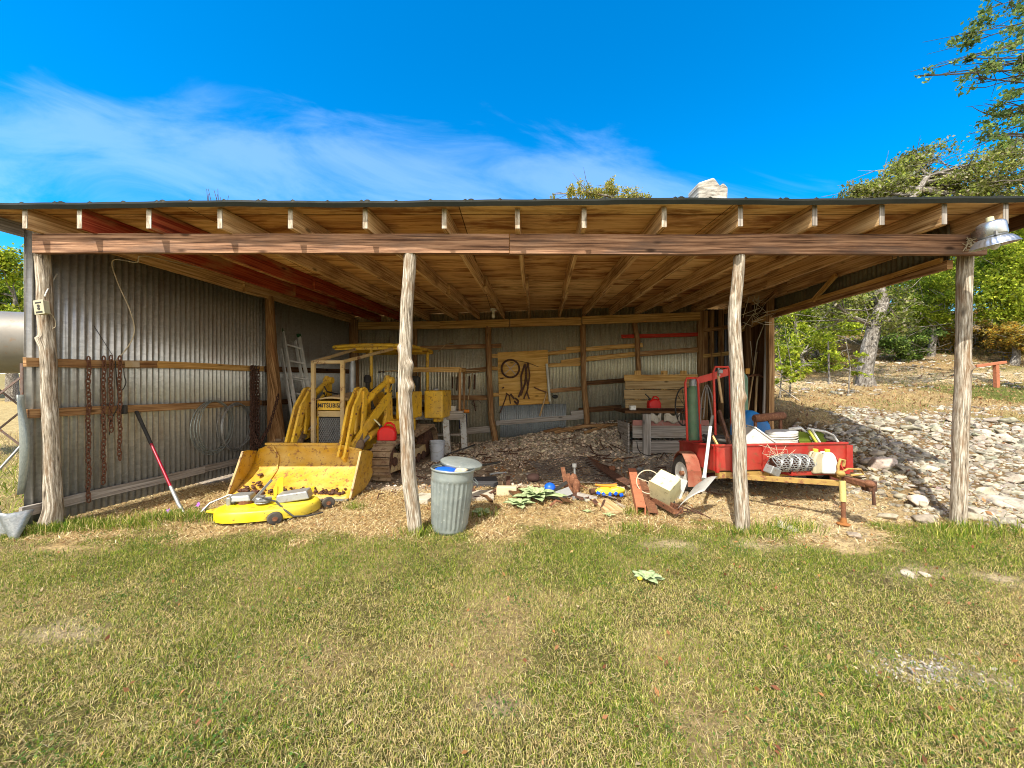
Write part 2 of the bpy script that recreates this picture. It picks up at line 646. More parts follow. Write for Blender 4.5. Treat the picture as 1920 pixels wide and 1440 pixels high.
M_raftred = wood("red_stained_rafter", (.10, .014, .007, 1), (.30, .045, .02, 1), (.42, .12, .05, 1), gu=.9, gv=42, blotch_c=(.34, .19, .08, 1), blotch_a=.95)
M_girt = wood("brown_board", (.11, .052, .022, 1), (.32, .18, .08, 1), (.50, .32, .16, 1), gu=1.0, gv=42, blotch_c=(.12, .05, .02, 1), blotch_a=.75)
M_girtl = wood("yellow_pine_board", (.22, .11, .03, 1), (.52, .31, .10, 1), (.68, .46, .20, 1), gu=1.0, gv=38, blotch_c=(.25, .11, .03, 1), blotch_a=.5)
M_grey = wood("grey_plank", (.13, .115, .10, 1), (.30, .27, .24, 1), (.47, .44, .40, 1), gu=1.0, gv=42, blotch_c=(.2, .16, .12, 1))
M_dark = wood("dark_plank", (.035, .017, .008, 1), (.10, .048, .02, 1), (.17, .09, .042, 1), gu=1.0, gv=32)
M_end = wood("pale_end_grain", (.20, .155, .11, 1), (.40, .35, .28, 1), (.58, .53, .45, 1), gu=8, gv=40, blotch_c=(.30, .18, .08, 1))
M_redboard = wood("red_painted_board", (.22, .02, .012, 1), (.40, .035, .02, 1), (.46, .07, .035, 1), gu=1.0, gv=36)
M_tool_ply = wood("plywood_panel", (.32, .16, .035, 1), (.58, .34, .09, 1), (.70, .45, .16, 1), gu=.9, gv=16, blotch_c=(.24, .10, .025, 1), blotch_a=.5)


def m_deck():
    m, n, l, b = mat_base("roof_plywood", .85, spec=.12)
    oc = N(n, l, 'TexCoord').outputs['Object']
    mp = N(n, l, 'Mapping', Vector=oc)
    mp.inputs['Scale'].default_value = (1.6, 26, 1)
    g = N(n, l, 'TexNoise', Vector=mp.outputs[0], Scale=1.0, Detail=7.0, Roughness=.66, Distortion=.9)
    c = ramp(n, l, g.outputs['Fac'], [(.28, (.20, .085, .03)), (.41, (.60, .37, .16)), (.58, (.80, .57, .30))])
    mp2 = N(n, l, 'Mapping', Vector=oc)
    mp2.inputs['Scale'].default_value = (1.3, 5.0, 1)
    g2 = N(n, l, 'TexNoise', Vector=mp2.outputs[0], Scale=1.0, Detail=6.0, Roughness=.65, Distortion=.6)
    c = mixc(n, l, N(n, l, 'MapRange', i0=g2.outputs['Fac'], i1=.48, i2=.62, i3=0.0, i4=.9).outputs[0], c, (.25, .105, .035, 1))
    sep = N(n, l, 'SeparateXYZ', Vector=oc)
    yy_ = N(n, l, 'Math', _operation='FRACT', i0=N(n, l, 'Math', _operation='DIVIDE', i0=sep.outputs[1], i1=1.22).outputs[0]).outputs[0]
    xx_ = N(n, l, 'Math', _operation='FRACT', i0=N(n, l, 'Math', _operation='DIVIDE', i0=N(n, l, 'Math', _operation='ADD', i0=sep.outputs[0], i1=20.0).outputs[0], i1=2.44).outputs[0]).outputs[0]
    e1 = N(n, l, 'Math', _operation='LESS_THAN', i0=yy_, i1=.010).outputs[0]
    e2 = N(n, l, 'Math', _operation='LESS_THAN', i0=xx_, i1=.004).outputs[0]
    e = N(n, l, 'Math', _operation='MAXIMUM', i0=e1, i1=e2).outputs[0]
    c = mixc(n, l, N(n, l, 'Math', _operation='MULTIPLY', i0=e, i1=.85).outputs[0], c, (.03, .014, .006, 1))
    fx = N(n, l, 'Math', _operation='FLOOR', i0=N(n, l, 'Math', _operation='DIVIDE', i0=N(n, l, 'Math', _operation='ADD', i0=sep.outputs[0], i1=20.0).outputs[0], i1=2.44).outputs[0]).outputs[0]
    fy = N(n, l, 'Math', _operation='FLOOR', i0=N(n, l, 'Math', _operation='DIVIDE', i0=sep.outputs[1], i1=1.22).outputs[0]).outputs[0]
    cell = N(n, l, 'TexWhiteNoise', _noise_dimensions='2D', Vector=N(n, l, 'CombineXYZ', X=fx, Y=fy).outputs[0])
    k_ = ramp(n, l, cell.outputs['Value'], [(0.0, (.72, .58, .44)), (.5, (1, .95, .88)), (1.0, (1.14, 1.16, 1.12))])
    c = mixc(n, l, 1.0, c, k_, 'MULTIPLY')
    l.new(c, b.inputs['Base Color'])
    bp = N(n, l, 'Bump', Strength=.25, Distance=.005, Height=g.outputs['Fac'])
    l.new(bp.outputs[0], b.inputs['Normal'])
    return m


M_deck = m_deck()
M_galv = galv("galvanised_corrugated_iron", base=(.55, .56, .54, 1), dark=(.34, .345, .33, 1), rust_a=.38, metal=.5, rough=.36)
M_galvback = galv("weathered_corrugated_iron", base=(.74, .71, .58, 1), dark=(.50, .47, .36, 1), rust_a=.35, metal=.6, rough=.36)
M_galvnew = galv("newer_ribbed_steel", base=(.30, .33, .335, 1), dark=(.20, .225, .235, 1), rust_a=.25)
M_roof = paint("dark_green_roof_steel", (.010, .012, .007, 1), rough=.6, spec=.15, dust=(.028, .027, .02, 1), scale=4)
M_yellow = paint("loader_yellow_paint", (.80, .49, .03, 1), rust=(.24, .10, .035, 1), amount=.36, scale=7, dust=(.40, .27, .10, 1), dust_a=.45, chips=.0)
M_yellowdust = paint("dusty_yellow_paint", (.50, .36, .16, 1), rust=RUST, amount=.35, scale=6, dust=DUST, dust_a=.6, rough=.8)
M_bucket = paint("worn_bucket_yellow", (.52, .285, .012, 1), rust=(.20, .085, .03, 1), amount=.38, scale=7.5, dust=(.60, .43, .14, 1), dust_a=.5, rough=.5, chips=.26)
M_mower = paint("mower_yellow_paint", (.74, .57, .012, 1), rust=(.13, .07, .03, 1), amount=.24, scale=7, rough=.42, chips=.22, dust=(.48, .38, .10, 1), dust_a=.5)
M_red = paint("trailer_red_paint", (.34, .017, .012, 1), rust=(.22, .06, .03, 1), amount=.34, scale=6, rough=.5, dust=(.42, .09, .06, 1), dust_a=.45, chips=.12)
M_redbright = paint("bright_red_paint", (.62, .045, .025, 1), rust=(.30, .06, .03, 1), amount=.1, scale=8, rough=.4)
M_redplastic = paint("red_plastic", (.62, .012, .012, 1), rough=.38, scale=5)
M_fender = paint("faded_red_fender", (.30, .085, .05, 1), rust=RUST, amount=.3, scale=9, rough=.65, dust=(.34, .21, .14, 1), dust_a=.6)
M_rust = paint("rusty_steel", (.16, .065, .032, 1), rust=(.26, .12, .06, 1), amount=.5, scale=18, rough=.9)
M_rustdk = paint("dark_rusty_steel", (.07, .032, .02, 1), rust=(.14, .06, .03, 1), amount=.5, scale=18, rough=.9)
M_primer = paint("red_primer_steel", (.42, .15, .075, 1), rust=(.20, .07, .035, 1), amount=.25, scale=8, rough=.75)
M_track = paint("muddy_track_steel", (.20, .135, .08, 1), rust=(.10, .05, .03, 1), amount=.45, scale=9, rough=.9, dust=(.34, .26, .17, 1), dust_a=.6)
M_black = paint("black_rubber", (.022, .021, .02, 1), rough=.7, scale=12, dust=(.10, .09, .075, 1), dust_a=.4)
M_tyre = paint("dusty_tyre_rubber", (.035, .033, .03, 1), rough=.85, scale=12, dust=(.16, .14, .11, 1), dust_a=.4)
M_grille = paint("dark_grille_steel", (.016, .022, .04, 1), rough=.5, scale=10)
M_steel = paint("grey_steel", (.34, .35, .35, 1), rust=(.2, .13, .08, 1), amount=.12, rough=.42, metal=.5, scale=12)
M_alu = paint("ladder_aluminium", (.70, .71, .70, 1), rough=.40, metal=.15, scale=14)
M_galvcan = paint("galvanised_can_steel", (.25, .285, .28, 1), rust=(.46, .49, .47, 1), amount=.1, rough=.42, metal=.35, scale=13, dust=(.36, .40, .38, 1), dust_a=.6)
M_white = paint("white_plastic", (.66, .66, .62, 1), rough=.45, scale=9, rust=(.40, .34, .25, 1), amount=.14, dust=(.48, .43, .34, 1), dust_a=.45)
M_whitepaint = paint("chipped_white_paint", (.58, .59, .57, 1), rust=(.22, .15, .09, 1), amount=.42, scale=9, rough=.7)
M_cream = paint("cream_enamel", (.62, .60, .36, 1), rust=(.18, .14, .07, 1), amount=.14, scale=9, rough=.5)
M_green = paint("green_cylinder_paint", (.10, .20, .105, 1), rust=(.16, .15, .09, 1), amount=.22, scale=9, rough=.55, dust=(.22, .28, .18, 1))
M_webbing = paint("olive_green_webbing", (.12, .17, .012, 1), rough=.8, scale=20)
M_blue = paint("blue_plastic_sheet", (.015, .17, .48, 1), rough=.45, scale=6)
M_brightblue = paint("bright_blue_plastic", (.008, .10, .62, 1), rough=.4, scale=6)
M_toyyellow = paint("toy_yellow_plastic", (.72, .60, .04, 1), rough=.4, scale=12)
M_orange = paint("orange_plastic", (.62, .20, .012, 1), rough=.5, scale=12)
M_limestone = paint("limestone", (.46, .42, .34, 1), rust=(.22, .19, .14, 1), amount=.35, scale=6, rough=.95, spec=.1, bump=.8)
M_cable = paint("beige_cable", (.50, .44, .32, 1), rough=.6)
M_lampglass = paint("clear_bulb_glass", (.75, .75, .72, 1), rough=.2)
M_greenpl = paint("green_plastic_cap", (.008, .09, .03, 1), rough=.5)
M_handle = wood("ash_tool_handle", (.26, .16, .07, 1), (.44, .30, .15, 1), (.56, .42, .25, 1), gu=2, gv=60)
M_leaf = vcol("foliage", .6, trans=.42, spec=.25)
M_grass = vcol("grass_blades", .7, trans=.25, spec=.1)
M_stone = vcol("stones", .95, var=9.0)
M_bark = wood("grey_oak_bark", (.06, .05, .042, 1), (.20, .18, .155, 1), (.38, .36, .33, 1), gu=11, gv=26, blotch_c=(.07, .06, .05, 1), bump=1.6)

# ------------------------------------------------------------------ ground
def H(x, y):
    x, y = np.asarray(x, float), np.asarray(y, float)
    e = x - (4.15 + .11 * (y - 3.6))
    m = sst(-.25, .75, e)
    hill = np.interp(y, [3.0, 3.6, 4.2, 5, 6, 7, 8, 10, 18, 40, 120, 400], [.0, .06, .15, .36, .66, .90, 1.02, 1.22, 3.0, 7, 14, 20])
    hill = hill * (1 + .03 * np.clip(x - 6, 0, 10) * sst(4, 8, y))
    back = sst(9.2, 11, y) * sst(-7, 1, x)
    inside = sst(6.9, 8.5, y) * sst(-1.4, 2.6, x) * .58 * (1 - m)
    z = np.maximum(m, back) * hill + inside * (1 - back)
    left = (1 - np.maximum(m, back)) * np.interp(y, [9, 20, 60, 400], [0, .35, 2.6, 12])
    z = z + left * sst(9, 14, y)
    z = z + (vnoise(x, y, .9, 3) - .5) * .035 + (vnoise(x, y, .33, 4) - .5) * .022
    z = z + (vnoise(x, y, .22, 5) - .5) * .05 * m * sst(4, 5, y)
    return z


def Hs(x, y):
    return float(H(np.array([x]), np.array([y]))[0])


def zones(x, y):
    """weights of what the ground is made of"""
    e = x - (4.15 + .11 * (y - 3.6))
    m = sst(-.3, .5, e)
    n1 = vnoise(x, y, .55, 11) - .5
    n2 = vnoise(x, y, .18, 12) - .5
    yy = y + n1 * .8 + n2 * .45
    lawn = 1 - sst(3.35, 3.75, yy + .10 * np.abs(x + .3) * 0)
    leftfield = sst(-4.5, -4.9, x)
    inside = (1 - m) * (1 - leftfield)
    gravel = inside * sst(5.05, 5.5, yy)
    pale = inside * (1 - gravel) * sst(1.0, 2.4, x + n1) * sst(3.5, 3.9, yy)
    rubble = m * sst(3.5, 4.0, yy) * (1 - sst(6.4, 7.1, yy + n1))
    litter = m * sst(6.4, 7.1, yy + n1)
    return lawn, leftfield, gravel, pale, rubble, litter, m


BARE = ((2.0, 1.87, .22), (2.25, 1.80, .14), (-2.5, 2.15, .22), (3.0, 2.86, .26), (3.5, 2.75, .16), (-.08, 1.66, .14), (1.35, 3.3, .25), (2.2, 3.35, .3))


def bare_at(x, y):
    b = np.zeros_like(x)
    w = 1 + .9 * (vnoise(x, y, .12, 81) - .5)
    for bx, by, br in BARE:
        b = np.maximum(b, np.exp(-(((x - bx) / br) ** 2 + ((y - by) / (br * .5)) ** 2) * w ** 2))
    return b


def ground():
    def axis(lo, a, b, hi, step):
        mid = np.arange(a, b, step)
        up = [b]
        s = step
        while up[-1] < hi:
            s *= 1.22
            up.append(up[-1] + s)
        dn = [a]
        s = step
        while dn[-1] > lo:
            s *= 1.22
            dn.append(dn[-1] - s)
        return np.array(dn[:0:-1] + list(mid) + up)
    xs = axis(-420, -7, 10, 420, .06)
    ys = axis(-60, .4, 11, 620, .06)
    X, Y = np.meshgrid(xs, ys)
    Z = H(X, Y)
    V = np.stack([X.ravel(), Y.ravel(), Z.ravel()], 1)
    nx, ny = len(xs), len(ys)
    i = np.arange(nx * ny).reshape(ny, nx)
    F = np.stack([i[:-1, :-1].ravel(), i[:-1, 1:].ravel(), i[1:, 1:].ravel(), i[1:, :-1].ravel()], 1)
    x, y = V[:, 0], V[:, 1]
    lawn, lf, gravel, pale, rubble, litter, m = zones(x, y)
    c = np.tile(np.array([.44, .33, .165]), (len(V), 1))

    def mixin(w, col):
        nonlocal c
        c = c * (1 - w[:, None]) + np.array(col) * w[:, None]
    mixin(pale, (.52, .42, .25))
    mixin(gravel, (.40, .33, .25))
    mixin(gravel * sst(.9, 2.0, x) * (1 - sst(7.2, 8.2, y)), (.42, .39, .34))
    mixin(litter, (.36, .265, .135))
    mixin(litter * sst(.55, .75, vnoise(x, y, 2.2, 21)), (.14, .15, .04))
    mixin(litter * sst(9.8, 10.3, y) * (1 - sst(10.7, 11.3, y)) * sst(5, 8, x) * (.35 + .65 * vnoise(x, y, 1.2, 33)), (.55, .46, .30))
    mixin(litter * sst(10.5, 12, y) * sst(.45, .6, vnoise(x, y, 1.1, 34)) * .6, (.45, .40, .31))
    mixin(litter * sst(9.5, 14, y) * .75, (.20, .135, .065))
    mixin(rubble, (.20, .14, .075))
    mixin(lawn, (.125, .115, .038))
    p = lawn * sst(.55, .8, vnoise(x, y, .5, 31)) * .8
    mixin(p, (.34, .25, .13))
    mixin(lawn * bare_at(x, y), (.46, .38, .25))
    mixin(lf * sst(3.4, 5, y), (.42, .33, .16))
    mixin(lf * sst(3.4, 5, y) * (1 - sst(5.5, 9, y)) * .6, (.22, .22, .06))
    far = sst(18, 40, y)
    mixin(far * .6, (.2, .18, .07))
    m_, n, l, b = mat_base("ground", .95, spec=.08)
    at = N(n, l, 'Attribute', _attribute_name="col")
    oc = N(n, l, 'TexCoord').outputs['Object']
    g = N(n, l, 'TexNoise', Vector=oc, Scale=34.0, Detail=9.0, Roughness=.75)
    k = ramp(n, l, g.outputs['Fac'], [(.30, (.22, .20, .18)), (.50, (.9, .9, .9)), (.70, (1.55, 1.5, 1.42))])
    col = mixc(n, l, 1.0, at.outputs['Color'], k, 'MULTIPLY')
    g2 = N(n, l, 'TexNoise', Vector=oc, Scale=5.0, Detail=5.0, Roughness=.6)
    k2 = ramp(n, l, g2.outputs['Fac'], [(.30, (.7, .66, .6)), (.7, (1.2, 1.2, 1.2))])
    col = mixc(n, l, 1.0, col, k2, 'MULTIPLY')
    l.new(col, b.inputs['Base Color'])
    bp = N(n, l, 'Bump', Strength=.9, Distance=.03, Height=g.outputs['Fac'])
    l.new(bp.outputs[0], b.inputs['Normal'])
    o = np_mesh("ground", V, F, m_, c)
    o.data.polygons.foreach_set("use_smooth", [True] * len(F))
    tag(o, kind='structure')


ground()


# ------------------------------------------------------------------ the shed
def zr(x, y):                      # underside of the rafters
    return 2.80 + (y - 3.6) * (.0185 + .0018 * x)


def dback(px):                     # distance of the back wall where the photo shows it
    return 1 / (.10638 + (px - 660) * 2.136e-5)


def PB(px, py, off=0.0):
    return P(px, py, dback(px) - off)


def dleft(px):
    return 4.9836 / (.1135 + (960 - px) / 720)


def xl(y):
    return -4.575 + .1135 * (y - 3.6)


def xr(y):
    return 4.23 + .112 * (y - 3.6)


shed = thing("open_shed", "open-fronted pole shed of rusty corrugated iron with a flat green-edged roof on rough cedar posts", "shed", (0, 3.6, 0))


def corrugated(name, p0, p1, z0, z1, mat, period=.0685, amp=.010, seg=6, lap=.66, rows=3):
    """upright corrugated sheets from p0 to p1 (2D), z0/z1 functions of the fraction along"""
    p0, p1 = Vector(p0), Vector(p1)
    L = (p1 - p0).length
    d = (p1 - p0) / L
    nrm = Vector((-d.y, d.x))
    n = int(L / period * seg)
    vs, fs, uvs = [], [], []
    for i in range(n + 1):
        s = L * i / n
        a = amp * math.sin(2 * math.pi * s / period) + .004 * math.sin(s * 2.1) + (.003 if int(s / lap) % 2 else 0)
        q = p0 + d * s + nrm * a
        for r in range(rows):
            t = r / (rows - 1)
            z = z0(s / L) * (1 - t) + z1(s / L) * t
            vs.append((q.x, q.y, z))
    for i in range(n):
        for r in range(rows - 1):
            a = i * rows + r
            fs.append((a, a + rows, a + rows + 1, a + 1))
            u0, u1 = L * i / n, L * (i + 1) / n
            uvs.append([(u0, vs[a][2]), (u1, vs[a][2]), (u1, vs[a + 1][2]), (u0, vs[a + 1][2])])
    m = MB().add(vs, fs, uvs)
    return m.build(name, mat, shed, smooth=True, solid=.0015)


# roof: plywood deck, ribbed steel, edge
def roof():
    FL, FR, BR, BL = (-4.93, 3.435), (4.80, 3.30), (5.35, 9.0), (-4.30, 9.95)
    # deck
    m = MB()
    rows = []
    for j in range(9):
        t = j / 8
        row = []
        for i in range(25):
            s = i / 24
            xa, ya = FL[0] + (FR[0] - FL[0]) * s, FL[1] + (FR[1] - FL[1]) * s + .035
            xb, yb = BL[0] + (BR[0] - BL[0]) * s, BL[1] + (BR[1] - BL[1]) * s
            x, y = xa + (xb - xa) * t, ya + (yb - ya) * t
            row.append((x, y, zr(x, y) + .192 + (.004 * math.sin(i * 2.3) if j == 0 else 0)))
        rows.append(row)
    m.loft(rows)
    # thin plywood thickness
    o = m.build("roof_deck", M_deck, shed, solid=.014)
    o.modifiers["solid"].offset = 1
    # ribbed steel sheet on top: ribs run front to back
    n = 480
    vs, fs = [], []
    for i in range(n + 1):
        s = i / n
        xa = FL[0] - .02 + (FR[0] + .04 - FL[0]) * s
        ya = FL[1] + (FR[1] - FL[1]) * s + .006 * math.sin(xa * 3.1) + .004 * math.sin(xa * 11)
        xb, yb = BL[0] + (BR[0] - BL[0]) * s, BL[1] + (BR[1] - BL[1]) * s
        ph = (xa + 5) % .305
        k = int((xa + 5) / .305)
        rib = .012 if (ph < .03 or (k % 3 == 0 and .05 < ph < .08)) else 0
        for (x, y, dz) in ((xa, ya, -.04), (xa, ya - .012, -.006), (xa, ya, .016 + rib), (xb, yb, .016 + rib)):
            vs.append((x, y, zr(x, y) + .206 + dz + .006 * math.sin(xa * 1.7)))
    for i in range(n):
        for r in range(3):
            a = i * 4 + r
            fs.append((a, a + 1, a + 5, a + 4))
    MB().add(vs, fs).build("roof_sheet", M_roof, shed, solid=.002)
    # verge boards on both sides; right one coloured dark for the shade on it
    for (x0, x1, y0, y1, mt) in ((-4.90, -4.28, 3.55, 9.8, M_grey), (4.76, 5.3, 3.30, 8.9, M_dark)):
        MB().beam((x0, y0, zr(x0, y0) + .125), (x1, y1, zr(x1, y1) + .125), .03, .125, jit=.004).build("verge_board", mt, shed)


roof()

front_px = [43, 145, 275, 408, 540, 680, 828, 965, 1090, 1240, 1383, 1522, 1648, 1765, 1880]
rear_px = [664, 712, 757, 805, 857, 897, 943, 990, 1045, 1088, 1137, 1185, 1237, 1290, 1345]
for i, (fp, rp) in enumerate(zip(front_px, rear_px)):
    yt = 3.46 - max(0, fp - 960) / 960 * .12
    a = ((fp + 5 - 960) / 720 * yt, yt)
    yb = dback(rp) + .1 if rp < 1300 else 8.6
    b = ((rp - 960) / 720 * yb, yb)
    mt = M_raftred if i in (1, 2) else M_raft
    m = MB()
    mid = .45 + .2 * random.random()
    c = (a[0] + (b[0] - a[0]) * mid, a[1] + (b[1] - a[1]) * mid)
    c2 = (a[0] + (b[0] - a[0]) * (mid - .07), a[1] + (b[1] - a[1]) * (mid - .07))
    h = .188
    m.beam((a[0], a[1], zr(*a) + h / 2), (c[0], c[1], zr(*c) + h / 2), .04, h, jit=.003)
    dx = .041
    m.beam((c2[0] + dx, c2[1], zr(*c2) + h / 2 - .003), (b[0] + dx, b[1], zr(*b) + h / 2), .04, h - .005, jit=.003)
    o = m.build("rafter", mt, shed)
    e = MB()      # grey, sun-bleached saw-cut end
    e.box((a[0], a[1] - .003, zr(*a) + h / 2 - .004), (.042, .006, h - .012))
    e.build("rafter_end", M_end if i < 10 else M_grey, o)

# front beam: two planks butted together
jx = (955 - 960) / 720 * 3.58
MB().beam((-4.47, 3.60, 2.713), (jx - .003, 3.60, 2.710), .05, .178, jit=.004).build("front_beam", M_beam, shed)
MB().beam((jx + .003, 3.602, 2.706), (4.42, 3.598, 2.700), .05, .184, jit=.004).build("front_beam", M_beam, shed)


def post(name, pts, radii, mat, n=28, wob=.055, seed=0, knobs=()):
    P_, R_ = [], []
    pts = [Vector(p) for p in pts]
    for i in range(len(pts) - 1):
        k = 26
        for j in range(k + (1 if i == len(pts) - 2 else 0)):
            t = j / k
            q = t * t * (3 - 2 * t)
            P_.append(Vector((pts[i].x + (pts[i + 1].x - pts[i].x) * q, pts[i].y + (pts[i + 1].y - pts[i].y) * q, pts[i].z + (pts[i + 1].z - pts[i].z) * t)))
            R_.append(radii[i] + (radii[i + 1] - radii[i]) * t)
    m = MB().tube(P_, R_, n, wob=wob, seed=seed)
    for j, (kp, kr, kd) in enumerate(knobs):
        kp, kd = Vector(kp), Vector(kd)
        for v in m.v:
            w = math.exp(-((v - kp).length / (kr * 1.25)) ** 2)
            v += kd * (w * .6)
    return m.build(name, mat, shed, smooth=True)


def fpost(pxs, rr, d, seed, knobs=(), **k):
    pts = [P(px, py, d) for px, py in pxs]
    pts[-1].z = Hs(pts[-1].x, pts[-1].y) - .06
    return post("post", pts, rr, M_post, seed=seed, knobs=knobs, **k)


d1 = 3.70
fpost([(76, 418), (84, 560), (92, 700), (97, 850), (102, 985)], [.052, .054, .055, .058, .066], d1, 1,
      knobs=[(P(72, 640, 3.64), .03, (-.05, -.02, .06)), (P(88, 975, 3.66), .06, (-.05, -.06, -.1))])
fpost([(769, 477), (762, 600), (759, 720), (765, 860), (779, 1003)], [.056, .056, .064, .066, .064], 3.63, 2,
      knobs=[(P(768, 690, 3.60), .05, (.055, -.03, .05)), (P(772, 722, 3.60), .045, (.075, -.02, -.02)), (P(752, 655, 3.60), .028, (-.035, -.03, .05))])
fpost([(1386, 480), (1377, 600), (1383, 730), (1387, 860), (1393, 998)], [.050, .055, .060, .060, .062], 3.63, 3,
      knobs=[(P(1399, 575, 3.6), .016, (.03, -.02, .03)), (P(1372, 560, 3.6), .03, (-.03, -.02, .03)), (P(1394, 745, 3.6), .03, (.03, -.03, 0))])
fpost([(1813, 418), (1808, 540), (1806, 700), (1800, 850), (1797, 985)], [.054, .054, .055, .057, .060], 3.72, 4,
      knobs=[(P(1789, 558, 3.66), .03, (-.03, -.04, .02)), (P(1822, 688, 3.66), .02, (.05, -.03, -.02))])

# post along the left wall, split and forked near the ground
pl = [P(505, 556, 6.5), P(508, 640, 6.5), P(514, 740, 6.5), P(521, 835, 6.5)]
pl[-1].z = Hs(pl[-1].x, pl[-1].y) - .05
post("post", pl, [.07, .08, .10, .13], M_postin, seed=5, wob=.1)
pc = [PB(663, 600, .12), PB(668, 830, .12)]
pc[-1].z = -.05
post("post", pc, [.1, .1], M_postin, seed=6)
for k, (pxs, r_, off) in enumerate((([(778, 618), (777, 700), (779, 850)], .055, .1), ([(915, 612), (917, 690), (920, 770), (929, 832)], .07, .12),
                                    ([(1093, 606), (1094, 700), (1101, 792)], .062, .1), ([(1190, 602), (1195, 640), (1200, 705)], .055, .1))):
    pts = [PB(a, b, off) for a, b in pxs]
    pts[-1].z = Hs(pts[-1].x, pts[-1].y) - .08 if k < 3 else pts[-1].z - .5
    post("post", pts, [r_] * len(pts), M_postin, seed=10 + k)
# squared corner posts at the right end of the back wall
for px, w in ((1317, .2), (1334, .07), (1352, .07), (1378, .13)):
    q = PB(px, 600, .05)
    MB().beam((q.x, q.y, Hs(q.x, q.y) - .1), (q.x, q.y, zr(q.x, q.y) + .05), w, .09, up=(0, 1, 0), jit=.006).build("post", M_girt, shed)

# walls of corrugated iron
corrugated("left_wall_sheet", (xl(3.60), 3.60), (xl(9.45), 9.45), lambda t: .04 - .05 * t, lambda t: zr(-4.2, 3.6 + 5.85 * t) + .17, M_galv, amp=.014)
A2 = ((660 - 960) / 720 * 9.42, 9.42)
B2 = ((1322 - 960) / 720 * dback(1322), dback(1322))
corrugated("back_wall_sheet", A2, B2, lambda t: Hs(A2[0] + (B2[0] - A2[0]) * t, A2[1] + (B2[1] - A2[1]) * t - .1) - .03, lambda t: zr(A2[0] + (B2[0] - A2[0]) * t, 9) + .185, M_galvback, period=.0715, amp=.017)
# right-hand corner: dark boards behind the studs, then the short side wall
C2 = ((1376 - 960) / 720 * 8.25, 8.25)
D2 = ((1449 - 960) / 720 * 6.75, 6.75)
corrugated("back_wall_sheet", (B2[0], B2[1] + .03), (C2[0] + .05, C2[1] + .1), lambda t: .3, lambda t: zr(4, 8.3) + .1, galv("dark_corrugated_iron", base=(.13, .125, .11, 1), dark=(.06, .055, .05, 1)))
nb = 12
for i in range(nb):
    t0, t1 = i / nb, (i + .93) / nb
    a = Vector((C2[0] + (D2[0] - C2[0]) * t0, C2[1] + (D2[1] - C2[1]) * t0))
    b = Vector((C2[0] + (D2[0] - C2[0]) * t1, C2[1] + (D2[1] - C2[1]) * t1))
    mid = (a + b) / 2
    d = (b - a)
    z0, z1 = Hs(mid.x, mid.y) - .3, zr(mid.x, mid.y) + .1
    MB().beam((mid.x, mid.y, min(.4, z0)), (mid.x, mid.y, z1), d.length, .025, up=(-d.y, d.x, 0), jit=.003).build("wall_board", M_dark, shed)
q0 = Vector((D2[0] - .06, D2[1] - .02))
MB().beam((q0.x, q0.y, .4), (q0.x, q0.y, zr(q0.x, q0.y)), .09, .09, up=(0, 1, 0), jit=.006).build("post", M_girt, shed)
q0 = Vector((D2[0] - .22, D2[1] + .35))
MB().beam((q0.x, q0.y, .4), (q0.x, q0.y, zr(q0.x, q0.y)), .09, .05, up=(0, 1, 0), jit=.006).build("post", M_dark, shed)
# corrugated strip under the roof on the right side and its bottom rail
corrugated("side_gable_sheet", (xr(3.75) + .03, 3.75), (xr(8.2) + .05, 8.2), lambda t: 2.60 + .03 * t, lambda t: zr(4.5, 3.7 + 4.4 * t) + .16, galv("olive_stained_iron", base=(.20, .19, .13, 1), dark=(.11, .105, .07, 1), rust_a=.4))
MB().beam((xr(3.7) - .02, 3.7, 2.555), (xr(6.8) - .02, 6.8, 2.60), .05, .085, jit=.004).build("rail", M_girt, shed)
MB().beam((xr(3.75) - .05, 3.75, 2.605), (xr(6.7) - .05, 6.7, 2.645), .03, .05, jit=.004).build("rail", M_girtl, shed)
MB().beam((xr(6.75) - .06, 6.75, 2.60), (xr(8.1) - .06, 8.1, 2.47), .03, .11, jit=.004).build("rail", M_girtl, shed)
MB().beam(P(1428, 640 - 70, 6.9), P(1455, 640 - 92, 6.3), .04, .07).build("brace", M_girt, shed)
MB().beam((xr(5.6) - .06, 5.6, 2.62), (xr(5.15) - .06, 5.15, 2.86), .03, .06).build("brace", M_girtl, shed)

# back beam that carries the rafters
m = MB()
for (a, ya), (b, yb) in (((672, 611), (825, 609.5)), ((825, 609.5), (955, 606)), ((957, 606), (1090, 602)), ((1092, 601), (1312, 593))):
    m.beam(PB(a, ya, .16), PB(b, yb, .16), .05, .175, jit=.004)
m.build("back_beam", M_girtl, shed)

